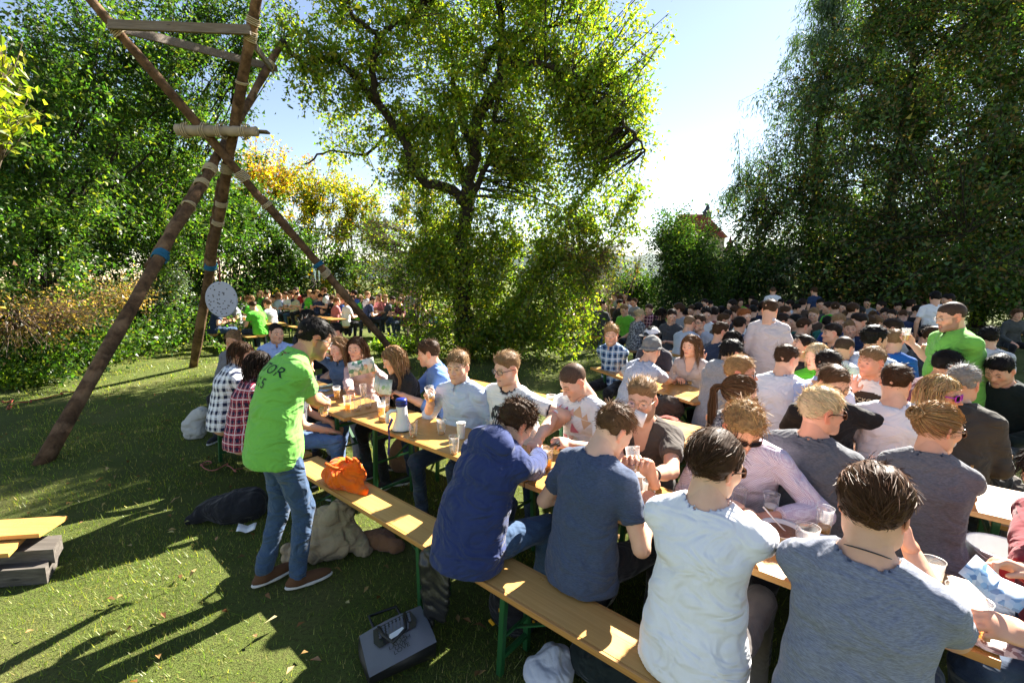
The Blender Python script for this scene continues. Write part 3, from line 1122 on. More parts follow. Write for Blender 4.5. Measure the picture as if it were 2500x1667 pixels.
def glasses(kind, parent, Mh, Hd):
    rims, lens = MB(), MB()
    rx, rz, rt = {'round': (0.0235, 0.0225, 0.0013), 'square': (0.0255, 0.0175, 0.0022), 'sun': (0.027, 0.020, 0.0026), 'thin': (0.026, 0.0165, 0.0010), 'purple': (0.028, 0.021, 0.0035)}[kind]
    pw = 2.0 if kind == 'round' else 3.4
    for sx in (-1, 1):
        pts, n = [], 28
        for a in np.linspace(0, 2 * math.pi, n + 1):
            ca, sa = math.cos(a), math.sin(a)
            x = rx * math.copysign(abs(ca) ** (2 / pw), ca); z = rz * math.copysign(abs(sa) ** (2 / pw), sa)
            pts.append((sx * 0.0335 + x, 0.099 - abs(sx * 0.0335 + x) * 0.14 - z * 0.06, 0.001 + z))
        rims.tube(pts, rt, 6, cap=False)
        V = np.array(pts[:-1]); c = V.mean(0)
        lens.add(np.vstack((V, c)), None, [(i, (i + 1) % n, n) for i in range(n)])
        hx = sx * (0.0335 + rx)
        rims.tube([(hx, 0.0905, 0.006), (sx * 0.074, 0.06, 0.008), (sx * 0.081, 0.0, 0.006), (sx * 0.080, -0.022, -0.008)], rt * 1.1, 5)
    rims.tube([(-0.0335 + rx, 0.0975, 0.004), (0, 0.1055, 0.006), (0.0335 - rx, 0.0975, 0.004)], rt, 5)
    mats = {'round': 'metal_frame', 'square': 'black_plastic', 'sun': 'tortoise', 'thin': 'metal_frame', 'purple': 'purple_plastic'}
    for mb in (rims, lens): mb.V = [v @ Mh.T + Hd for v in mb.V]
    g = rims.build('glasses', M[mats[kind]], parent, True)
    lens.build('lenses', M['dark_lens'] if kind in ('sun', 'purple') else M['lens'], g, True)
    return g


def ik(S, T, l1, l2, hint):
    d = T - S
    L = np.linalg.norm(d)
    mx = (l1 + l2) * 0.985
    if L > mx:
        T = S + d / L * mx; d = T - S; L = mx
    L = max(L, abs(l1 - l2) + 0.03)
    a = (l1 * l1 - l2 * l2 + L * L) / (2 * L)
    hgt = math.sqrt(max(l1 * l1 - a * a, 1e-6))
    u = unit(d)
    n = np.asarray(hint, float) - u * float(np.dot(hint, u))
    return S + u * a + unit(n) * hgt, T


_SHOE = {}


def shoe_mesh(kind):
    if kind not in _SHOE:
        G = Grid((-0.06, -0.11, -0.005), (0.06, 0.21, 0.13), 0.009)
        G.add(Ell((0, 0.05, 0.035), (0.043, 0.145, 0.040)), 0.02)
        G.add(Cone((0, -0.02, 0.05), (0, -0.02, 0.09), 0.042, 0.040), 0.04)
        G.plane((0, 0, 0.022), (0, 0, -1))
        up = G.mesh()
        G2 = Grid((-0.06, -0.12, -0.005), (0.06, 0.22, 0.05), 0.009)
        G2.add(Ell((0, 0.05, 0.02), (0.046, 0.150, 0.06)), 0.0)
        G2.plane((0, 0, 0.0), (0, 0, -1)); G2.plane((0, 0, 0.024), (0, 0, 1))
        so = G2.mesh()
        V, F, C = join([(up[0], up[1], (1, 1, 1)), (so[0], so[1], (1, 1, 1))])
        me = fast_mesh('shoe', V, F, True, mat_idx=[0] * len(up[1]) + [1] * len(so[1]))
        me.materials.append(M[kind]); me.materials.append(M['sole'])
        _SHOE[kind] = me
    return _SHOE[kind]


def person(label, head=None, face=0.0, loc=None, parent=None, **p):
    """One figure. face: heading in degrees (0 away from the lens, 90 to the right, 180 towards it). Returns its root Empty."""
    g = p.get
    fem = g('fem', False)
    seed = g('seed', abs(hash(label)) % 9973 if False else sum(ord(c) * (i + 3) for i, c in enumerate(label)) % 9973)
    stand = g('stand', False)
    q = g('lod', 1)                       # 1 near, 2 middle, 3 far
    sc = g('scale', 0.95 if fem else 1.0) * (1.0 if stand else 1.04)
    bulk = g('bulk', 0.94 if fem else 1.0)
    # ---- skeleton
    seat = g('seat', 0.478)
    A = g('lean', (6, 8, 12, 14))
    sl = R(g('side', 0.0))
    dirs = [unit((math.sin(sl), math.sin(R(a)), math.cos(R(a)))) for a in A]
    Pv = vec(0, 0, (0.955 * sc) if stand else seat + 0.105 * sc)
    W = Pv + dirs[0] * 0.165 * sc
    C = W + dirs[1] * 0.185 * sc
    N = C + dirs[2] * 0.165 * sc
    hd_dir = dirs[3]
    tw = rotz(-R(g('twist', 0.0)))
    right = tw @ vec(1, 0, 0)
    fwd = tw @ vec(0, 1, 0)
    fw2 = np.cross(dirs[2], right)
    hy, hp, hr = g('hyaw', 0.0), g('hpitch', 8.0), g('hroll', 0.0)
    Mh = rotz(-R(hy)) @ rotx(-R(hp)) @ roty(R(hr))
    Mh = Mh * (1.02 if fem else 1.06) * g('hs', 1.0)
    Hd = N + hd_dir * 0.138 * sc + Mh @ vec(0, 0.022, 0.01)
    # ---- root from the head's pixel
    rz = -R(face)
    Rz = rotz(rz)
    if head is not None:
        w = at(head[0], head[1], Hd[2])
        loc = w[:2] - (Rz @ Hd)[:2]
    root = empty('person', (loc[0], loc[1], 0.0), rz)
    dist = max(1.6, math.hypot(loc[0], loc[1])) if q < 3 else 9.0      # finer grids for those who sit nearer
    away = abs((face + hy + 180) % 360 - 180) < 75
    hb = float(np.clip(0.0046 * dist, 0.0125, 0.024))
    hh = float(np.clip(0.0018 * dist * (1.6 if away else 1.0), 0.0048, 0.0095))
    hs = float(np.clip(0.0046 * dist, 0.0115, 0.022))
    hhand = float(np.clip(round(0.0018 * dist, 3), 0.005, 0.010))
    if parent is None: tag(root, label, 'person', g('group'))
    inv = lambda P: Rz.T @ (vec(P) - vec(loc[0], loc[1], 0))
    # ---- limbs
    sw = (0.150 if fem else 0.170) * sc * (0.5 + 0.5 * bulk)
    U = N - dirs[2] * 0.055 * sc
    Us = U - dirs[2] * 0.030 * sc
    S = {-1: Us - right * sw + fwd * g('shfwd', 0.014), 1: Us + right * sw + fwd * g('shfwd', 0.014)}
    l1, l2 = 0.295 * sc, 0.262 * sc
    arms = {}
    for sx, key in ((-1, 'L'), (1, 'R')):
        a = dict(g(key, {}))
        if 'px' in a: T = inv(at(*a['px']))
        elif 'w' in a: T = inv(a['w'])
        elif 'h' in a: T = Hd + Mh @ vec(a['h'])
        elif 'l' in a: T = vec(a['l'])
        elif stand: T = vec(sx * 0.25, 0.06, 0.86 * sc)
        else: T = vec(sx * 0.13, 0.36, 0.62)
        E, T = ik(S[sx], T, l1, l2, a.get('hint', (sx * 0.55, -0.45, -0.75)))
        hdv = unit(inv(at(*a['hdpx'])) - T) if 'hdpx' in a else unit(a.get('hd', T - E))
        pn = vec(a.get('pn', (0, 0, 1) if not stand else (sx * 1, 0, 0.1)))
        z = unit(pn - hdv * float(pn @ hdv)); x = np.cross(hdv, z)
        arms[sx] = dict(E=E, T=T, M=np.stack((x, hdv, z), 1), style=a.get('hand', 'relaxed'))
    hipw = 0.092 * sc
    legs = {}
    for sx, key in ((-1, 'LL'), (1, 'RL')):
        a = g(key, {})
        Hj = Pv + vec(sx * hipw, 0.02, -0.025)
        if stand:
            An = vec(sx * 0.11, -0.02, 0.085) if 'ankle' not in a else vec(a['ankle'])
            K, An = ik(Hj, An, 0.43 * sc, 0.425 * sc, (0, 1, 0))
        else:
            K = Hj + unit(vec(sx * a.get('out', 0.18), 1.0, a.get('kz', -0.03))) * 0.44 * sc
            An = vec(K[0] + a.get('ax', 0.0), K[1] + a.get('ay', -0.06), 0.085)
        legs[sx] = (Hj, K, An)
    skin = SKIN[g('skin', 'fair')]
    # ---- clothing prims
    def torso(e, loose=0.0, hip=0.0):
        b = bulk
        hw = (0.172 if not stand else 0.158) * sc * b
        wf = 0.88 if fem else 1.0
        dpt = g('belly', 0.0)
        L = [Seg(Pv - dirs[0] * 0.06 * sc, W, (hw + e + hip, 0.122 * sc * b + e + hip), ((0.146 * wf + loose) * sc * b + e, 0.106 * sc * b + e + loose * 0.4 + dpt), right),
             Seg(W, C, ((0.146 * wf + loose) * sc * b + e, 0.106 * sc * b + e + loose * 0.4 + dpt), (0.160 * sc * b + e, 0.113 * sc * b + e), right),
             Seg(C, U - dirs[2] * 0.02, (0.160 * sc * b + e, 0.113 * sc * b + e), (0.135 * sc * b + e, 0.080 * sc + e), right)]
        if hip:
            L.append(Seg(Pv + dirs[0] * 0.02, Pv - dirs[0] * 0.20, (hw + e + hip, 0.122 * sc * b + e + hip), (hw + e + hip + 0.004, 0.122 * sc * b + e + hip), right))
        for sx in (-1, 1):
            L.append(Cone(U - dirs[2] * 0.015, S[sx], 0.064 * sc + e * 0.7, 0.050 * sc * (0.5 + 0.5 * b) + e * 0.5))
            L.append(Cone(N + dirs[2] * 0.005, S[sx] + dirs[2] * 0.008, 0.046 * sc + e * 0.6, 0.034 * sc + e * 0.5))
            if fem: L.append(Ell(C + right * sx * 0.068 * sc + np.cross(dirs[1], right) * 0.085 * sc + dirs[1] * 0.005, (0.058 * sc + e, 0.050 * sc + e, 0.060 * sc + e)))
        return L
    ab = 0.5 + 0.5 * bulk
    ar = (0.049 * sc * ab, 0.041 * sc * ab, 0.028 * sc)
    if fem: ar = tuple(x * 0.88 for x in ar)
    rn = (0.048 if fem else 0.057) * sc
    neck = Cone(N - dirs[2] * 0.03, Hd + Mh @ vec(0, -0.022, -0.05), rn + 0.006, rn)
    # ---- body (one continuous surface, coarse below the neck, fine head and hands)
    B = torso(0.0)
    body = [(x, 0.04) for x in B] + [(neck, 0.03)]
    for sx in (-1, 1):
        a = arms[sx]
        body += [(Cone(S[sx], a['E'], ar[0], ar[1]), 0.03), (Cone(a['E'], (a['E'] * 0.62 + a['T'] * 0.38), ar[1] * 0.98, ar[1] * 1.0), 0.015),
                 (Cone((a['E'] * 0.62 + a['T'] * 0.38), a['T'], ar[1] * 1.0, ar[2]), 0.015)]
        Hj, K, An = legs[sx]
        body += [(Cone(Hj, K, 0.075 * sc, 0.05 * sc), 0.03), (Cone(K, An, 0.05 * sc, 0.033 * sc), 0.02)]
    G = Grid.of([b[0] for b in body], hb)
    for b, k in body: G.add(b, k)
    body_grid = G
    info = dict(root=root, Hd=Hd, Mh=Mh, N=N, C=C, W=W, P=Pv, dirs=dirs, right=right, fwd=fwd, Rz=Rz, loc=loc, arms=arms, legs=legs, S=S, sc=sc)
    # ---- top
    kind, tc = g('top', 'tee'), np.asarray(g('tcol', (0.5, 0.5, 0.5)), float)
    ease = {'tee': 0.010, 'long': 0.012, 'polo': 0.012, 'hoodie': 0.022, 'tank': 0.007, 'jacket': 0.022, 'shirt': 0.013, 'rolled': 0.013}[kind]
    T = torso(ease, 0.02 if kind != 'tank' else 0.0, 0.012)
    if kind == 'tank': T = [t for t in T if not isinstance(t, Cone)]
    frac = {'tee': 0.62, 'polo': 0.66, 'tank': 0.0, 'rolled': 1.15, 'long': 1.93, 'hoodie': 1.95, 'jacket': 1.93, 'shirt': 1.93}[kind]
    frac = g('sleeve', frac)
    prims = [(t, 0.045) for t in T]
    cuts = []
    for sx in (-1, 1):
        a = arms[sx]
        if frac <= 0: continue
        e2 = ease * 0.8 + (0.004 if kind in ('tee', 'polo') else 0.002)
        f1 = min(frac, 1.0)
        end = S[sx] + (a['E'] - S[sx]) * f1
        ax = unit(a['E'] - S[sx])
        cut = [(end, ax)] if frac <= 1.0 else None
        prims.append((Cone(S[sx], end + (ax * 0.05 if cut else 0), ar[0] + e2 - 0.003, ar[1] + (ar[0] - ar[1]) * (1 - f1) + e2 + (0.004 if cut else 0), cut), 0.03))
        if cut: cuts.append((end, ax, ar[0] + 0.05))
        if frac > 1.0:
            f2 = frac - 1.0
            end = a['E'] + (a['T'] - a['E']) * f2
            ax = unit(a['T'] - a['E'])
            prims.append((Cone(a['E'], end + ax * 0.04, ar[1] + e2, ar[1] + (ar[2] - ar[1]) * f2 + e2 + 0.002, [(end, ax)]), 0.02))
            cuts.append((end, ax, ar[1] + 0.05))
    if kind == 'hoodie':
        bk = -fw2
        prims.append((Ell(N + bk * 0.095 - dirs[2] * 0.035, (0.150, 0.080, 0.105), np.stack((right, unit(np.cross(dirs[2], right)), dirs[2]), 1)), 0.02))
        for i in range(14):
            t = i / 13 * 2 * math.pi
            c0 = N + right * math.cos(t) * 0.085 + fw2 * (math.sin(t) * 0.075 + 0.01) + dirs[2] * (0.012 - 0.02 * math.sin(t))
            t2 = (i + 1) / 13 * 2 * math.pi
            c1 = N + right * math.cos(t2) * 0.085 + fw2 * (math.sin(t2) * 0.075 + 0.01) + dirs[2] * (0.012 - 0.02 * math.sin(t2))
            prims.append((Cone(c0, c1, 0.024, 0.024), 0.015))
    G = Grid.of([t[0] for t in prims], hs)
    for t, k in prims: G.add(t, k)
    if q < 3:
        G.ripple(g('fold', 0.0036), seed, 24.0, (1, 1, 0.8))
        G.ripple(g('fold', 0.0036) * 1.7, seed + 5, 30.0, (1, 1, 1.0), 6, ridge=True)
    hem = g('hem', 0.13)
    if stand:
        G.plane(Pv - dirs[0] * hem, -dirs[0])
    else:
        G.plane(Pv - unit(dirs[0] + vec(0, -0.35, 0.2)) * hem * 0.86, -unit(dirs[0] * 1.0 + vec(0, -0.45, 0.25)))
    G.add(Cone(N + dirs[2] * (0.012 - g('neckdrop', 0.0)), N + (hd_dir + dirs[2]) * 0.12, rn + 0.018, rn + (0.06 if kind != 'hoodie' else 0.03)), 0.004, sub=True)
    if g('vneck') or kind == 'tank': G.add(Cone(N + fw2 * 0.06, C + fw2 * 0.13 + dirs[1] * 0.05, 0.06, 0.035 if kind != 'tank' else 0.08), 0.01, sub=True)
    if not stand: G.plane((0, 0, seat + 0.006), (0, 0, -1))
    grids = [G]
    tv, tf = G.mesh()
    col = np.tile(tc, (len(tv), 1))
    trim = g('trim')
    if trim is not None:
        for (e, ax, rr) in cuts:
            m = (np.abs((tv - e) @ ax) < 0.012) & (np.linalg.norm(tv - e, axis=1) < rr)
            col[m] = trim
        nn = tv - (N + dirs[2] * 0.005)
        m = (np.linalg.norm(nn - np.outer(nn @ dirs[2], dirs[2]), axis=1) < rn + 0.036) & (np.abs(nn @ dirs[2]) < 0.06)
        col[m] = trim
    tm = M[g('tmat', 'cloth')]
    pname = {'tee': 't_shirt', 'long': 'sweater', 'polo': 'polo_shirt', 'hoodie': 'hoodie', 'tank': 'tank_top', 'jacket': 'jacket', 'shirt': 'shirt', 'rolled': 'shirt'}[kind]
    top = link(pname, fast_mesh(pname, tv, tf, True, col), tm, root)
    info['top'] = top; info['tv'] = tv; info['tf'] = tf
    if kind in ('polo', 'shirt', 'rolled') and q < 3:
        cl = MB()
        n = 22
        V = []
        for i in range(n + 1):
            t = math.pi / 2 + 0.16 + (2 * math.pi - 0.32) * i / n
            o = right * math.cos(t) + fw2 * math.sin(t)
            fr = max(0, math.sin(t))
            b0 = N + o * (rn + 0.012) + dirs[2] * (0.050 - 0.030 * fr) + fw2 * 0.014
            b1 = N + o * (rn + 0.030 + 0.012 * fr) + dirs[2] * (0.010 - 0.052 * fr) + fw2 * 0.016
            b2 = N + o * (rn + 0.006) + dirs[2] * (0.002 - 0.02 * fr) + fw2 * 0.012
            V += [b2, b0, b0 + o * 0.004, b1]
        F = []
        for i in range(n):
            for k in range(3):
                a = i * 4 + k
                F.append((a, a + 1, a + 5, a + 4))
        cl.add(V, F)
        me = cl.mesh('collar', True, np.tile(g('ccol', tc), (len(V), 1)))
        link('collar', me, tm, root)
    # ---- trousers
    if g('legs', True):
        lc = np.asarray(g('lcol', (0.03, 0.04, 0.07)), float)
        key_stand = stand and dist < 4
        hw = (0.172 if not stand else 0.158) * sc * bulk
        L = [(Seg(Pv - dirs[0] * 0.055 * sc, Pv + dirs[0] * 0.035 * sc, (hw + 0.008, 0.124 * sc * bulk + 0.006), (hw - 0.008, 0.118 * sc * bulk + 0.004), right), 0.03)]
        for sx in (-1, 1):
            Hj, K, An = legs[sx]
            ax = unit(An - K)
            L += [(Cone(Hj, K, 0.094 * sc * ab, 0.064 * sc * ab), 0.035), (Cone(K, An + ax * 0.03, 0.062 * sc * ab, 0.050 * sc, [(An + vec(0, 0, -0.01), vec(0, 0, -1))]), 0.025)]
        G = Grid.of([t[0] for t in L], 0.016 if key_stand else float(np.clip(hs * 1.9, 0.021, 0.034)))
        for t, k in L: G.add(t, k)
        if q < 3:
            G.ripple(0.0045, seed + 2, 30.0, (0.7, 1, 1.2)); G.ripple(0.0022, seed + 3, 75.0, (0.6, 1, 1.2))
        if not stand:
            G.A = np.maximum(G.A, np.where(G.ax[1][None, :, None] < 0.13, seat + 0.003 - G.ax[2][None, None, :], f32(-1)).astype(f32))
        lv, lf = G.mesh()
        grids.append(G)
        link('trousers', fast_mesh('trousers', lv, lf, True, np.tile(lc, (len(lv), 1))), M[g('lmat', 'denim')], root)
        if q < 3:
            for sx in (-1, 1):
                An = legs[sx][2]
                s = link('shoe', shoe_mesh(g('shoe', 'shoe_dark')), None, root, loc=(An[0], An[1] + 0.015, max(0.0, An[2] - 0.085)))
                s.rotation_euler = (0, 0, -R(sx * 8 + g('footyaw', 0)))
    # ---- the body, without the skin that the clothes cover
    bv, bf = body_grid.mesh()
    hid = np.zeros(len(bv), bool)
    for gg in grids:
        ix = np.round((bv - gg.lo) / gg.h).astype(int)
        ok = ((ix >= 0) & (ix < gg.n)).all(1)
        ix = np.clip(ix, 0, gg.n - 1)
        hid |= ok & (gg.A[ix[:, 0], ix[:, 1], ix[:, 2]] < -0.001)
    bf = bf[~hid[bf].all(1)]
    us = np.unique(bf); mp = np.zeros(len(bv), int); mp[us] = np.arange(len(us))
    bv, bf = bv[us], mp[bf]
    core = Grid.of([b[0] for b in body], 0.045)
    for b, k in body: core.add(b, k)
    core.A += f32(0.012)
    cv_, cf_ = core.mesh()
    parts = [(bv, bf, skin), (cv_, cf_, skin)]
    hv, hf = head_tpl(fem, seed, hh)
    hcol = HAIR[g('hcol', 'brown')] if isinstance(g('hcol', 'brown'), str) else g('hcol')
    parts.append((hv @ Mh.T + Hd, hf, head_colour(hv, skin, hcol, dict(p, fem=fem))))
    if g('hands', True):
        for sx in (-1, 1):
            a = arms[sx]
            tv, tf = hand_tpl(a['style'], hhand)
            tv = tv * sc * 1.02
            if sx < 0: tv, tf = tv * (-1, 1, 1), tf[:, ::-1]
            parts.append((tv @ a['M'].T + a['T'], tf, np.asarray(skin) * (1.03, 0.94, 0.92)))
    if DBG: print('BODY', label[:20], round(dist, 1), [len(x[1]) * 2 for x in parts])
    V, F, Cc = join(parts)
    link('body', fast_mesh('body', V, F, True, Cc), M['skin'], root)
    # ---- hair and headwear
    if g('hair') and g('hair') != 'none':
        down = np.linalg.inv(Mh) @ vec(0, 0, -1)
        down = unit(down)
        tors = torso(0.02)
        Mi = np.linalg.inv(Mh)

        def collide(P):
            w = P @ Mh.T + Hd
            for t in tors:
                d = t.ev(w[:, 0], w[:, 1], w[:, 2])
                m = d < 0
                if m.any():
                    e = 1e-3
                    ws = w[m]
                    gx = np.stack([t.ev(ws[:, 0] + (e if i == 0 else 0), ws[:, 1] + (e if i == 1 else 0), ws[:, 2] + (e if i == 2 else 0)) - d[m] for i in range(3)], 1) / e
                    gx /= np.linalg.norm(gx, axis=1, keepdims=True) + 1e-6
                    w[m] = ws - gx * d[m][:, None]
            return (w - Hd) @ Mi.T
        lodh = float(np.clip(1.7 / dist, 0.16, 1.0)) if q < 3 else 0.15
        V, F, Cc = make_hair(dict(p, fem=fem, hcol=g('hcol', 'brown')), float(np.clip(0.0024 * dist, 0.0065, 0.0095)), seed, down, collide if q < 3 else None, lodh)
        link('hair', fast_mesh('hair', V @ Mh.T + Hd, F, True, Cc), M['hair'], root)
    hat = g('hat')
    if hat:
        G = Grid((-0.13, -0.15, -0.06), (0.13, 0.20, 0.19), 0.006)
        if hat == 'beanie':
            G.add(Ell((0, -0.022, 0.055), (0.093, 0.112, 0.105)), 0.01)
            G.plane((0, 0, 0.012), unit((0, 0.35, -1)))
            G.ripple(0.0035, seed, 60.0, (1, 1, 1.6))
            ring = [Cone(vec(math.cos(t) * 0.090, -0.022 + math.sin(t) * 0.108, 0.022 + 0.035 * math.sin(t)), vec(math.cos(t + 0.4) * 0.090, -0.022 + math.sin(t + 0.4) * 0.108, 0.022 + 0.035 * math.sin(t + 0.4)), 0.013, 0.013) for t in np.arange(0, 6.3, 0.4)]
            for c in ring: G.add(c, 0.008)
        else:
            G.add(Ell((0, -0.012, 0.045), (0.088, 0.108, 0.088)), 0.01)
            G.plane((0, 0, 0.045), (0, 0, -1))
            if hat == 'cap': G.add(Ell((0, 0.105, 0.052), (0.075, 0.080, 0.010)), 0.01)
        hv2, hf2 = G.mesh()
        hc = np.tile(np.asarray(g('hatcol', (0.2, 0.2, 0.2))), (len(hv2), 1))
        if hat == 'cap': hc[(hv2[:, 1] > 0.085) | (hv2[:, 2] < 0.06)] = (0.015, 0.015, 0.018)
        link('hat', fast_mesh('hat', hv2 @ Mh.T + Hd, hf2, True, hc), M['cloth'], root)
    if g('glasses') and q < 3: glasses(g('glasses'), root, Mh, Hd)
    if g('watch'):
        a = arms[1 if g('watch') == 'R' else -1]
        mb = MB()
        d = unit(a['T'] - a['E'])
        c0 = a['T'] - d * 0.035
        x = unit(np.cross(d, (0.2, 0.3, 0.9))); y = np.cross(d, x)
        mb.tube([c0 + (x * math.cos(t) + y * math.sin(t)) * (ar[2] + 0.004) for t in np.linspace(0, 2 * math.pi, 17)], 0.0055, 6, cap=False)
        n_ = a['M'][:, 2]
        mb.lathe([(0, 0.008), (0.015, 0.008), (0.017, 0.004), (0.017, 0.0)], 16, c0 + n_ * (ar[2] + 0.002), np.stack((unit(np.cross(d, n_)), d, n_), 1))
        mb.build('wristwatch', M[g('watchmat', 'leather')], root, True)
    return info
print('person code', _time.time() - _T0)
# ------------------------------------------------------------------ ground
def m_ground():
    t = NT('lawn_soil')
    v = t.objc()
    a = t.noise(v, 0.9, 6, 0.6)
    c = t.ramp(a, [(0.3, (0.055, 0.075, 0.015)), (0.5, (0.092, 0.125, 0.024)), (0.7, (0.150, 0.145, 0.050))])
    b = t.noise(v, 42.0, 5, 0.7)
    c = t.mix(t.ramp(b, [(0.45, (0, 0, 0)), (0.7, (1, 1, 1))]), c, (0.055, 0.050, 0.018))
    c = t.mix(t.ramp(t.noise(v, 140.0, 3, 0.7), [(0.5, (0, 0, 0)), (0.8, (0.8, 0.8, 0.8))]), c, (0.19, 0.20, 0.055))
    t.base(c, 0.95, 0.15)
    t.bump(t.noise(v, 90.0, 4, 0.7), 0.9, 0.03)
    return t.m


def ground_z(x, y):
    return 0.02 * np.sin(x * 0.9 + 1.3) * np.sin(y * 0.7) * np.clip((np.hypot(x, y) - 7) / 6, 0, 1)


def build_ground():
    xs = np.concatenate((np.linspace(-900, -40, 14), np.linspace(-36, 36, 145), np.linspace(40, 900, 14)))
    ys = np.concatenate((np.linspace(-60, -6, 8), np.linspace(-4, 40, 89), np.linspace(44, 1500, 16)))
    X, Y = np.meshgrid(xs, ys, indexing='ij')
    V = np.stack((X, Y, ground_z(X, Y)), -1).reshape(-1, 3)
    n, m = len(xs), len(ys)
    i = np.arange(n - 1)[:, None] * m + np.arange(m - 1)[None]
    F = np.stack((i, i + m, i + m + 1, i + 1), -1).reshape(-1, 4)
    o = link('ground', fast_mesh('ground', V, F, True), m_ground())
    tag(o, kind='structure')


build_ground()


def leaf_faces(P, D, L, Wd, C, rs, bend=0.25, flat=0.0, quad=False):
    """pointed leaves: base P, direction D, length L, width Wd, colour C"""
    n = len(P)
    D = D / (np.linalg.norm(D, axis=1, keepdims=True) + 1e-9)
    up = rs.standard_normal((n, 3)) + np.array((0, 0, flat))
    S = np.cross(D, up); S /= np.linalg.norm(S, axis=1, keepdims=True) + 1e-9
    Nn = np.cross(S, D)
    L, Wd = np.broadcast_to(L, (n,))[:, None], np.broadcast_to(Wd, (n,))[:, None]
    mid = P + D * L * 0.45
    if not quad:
        V = np.stack((P + D * L * 0.1 - S * Wd * 0.5, P + D * L * 0.25 + S * Wd * 0.62, P + D * L * 1.05), 1).reshape(-1, 3)
        return V, np.arange(n * 3).reshape(-1, 3), np.repeat(C, 3, 0)
    V = np.stack((P, mid + S * Wd * 0.5 + Nn * L * bend * 0.3, P + D * L - Nn * L * bend * 0.3, mid - S * Wd * 0.5 + Nn * L * bend * 0.3), 1).reshape(-1, 3)
    F = np.arange(n * 4).reshape(-1, 4)
    return V, F, np.repeat(C, 4, 0)


def palette(rs, n, cols, w, var=0.22):
    cols = np.asarray(cols, float)
    k = rs.choice(len(cols), n, p=np.asarray(w, float) / np.sum(w))
    return cols[k] * np.exp(rs.normal(0, var, (n, 1))) * (1 + 0.07 * rs.standard_normal((n, 3)))


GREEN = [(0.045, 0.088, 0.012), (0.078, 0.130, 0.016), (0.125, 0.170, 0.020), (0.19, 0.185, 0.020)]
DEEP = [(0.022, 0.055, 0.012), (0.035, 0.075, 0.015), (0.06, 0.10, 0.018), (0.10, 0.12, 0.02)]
YELL = [(0.09, 0.13, 0.016), (0.19, 0.19, 0.02), (0.32, 0.24, 0.02), (0.34, 0.15, 0.02)]
RUST = [(0.030, 0.062, 0.020), (0.048, 0.085, 0.024), (0.10, 0.070, 0.030), (0.12, 0.13, 0.030)]


def curve3(a, b, sag, n, rs, wob=0.06):
    t = np.linspace(0, 1, n)[:, None]
    L = np.linalg.norm(b - a)
    m = (a + b) / 2 + vec(0, 0, sag * L)
    P = (1 - t) ** 2 * a + 2 * t * (1 - t) * m + t * t * b
    return P + rs.normal(0, wob * L / n, (n, 3)) * (t * (1 - t) * 4)


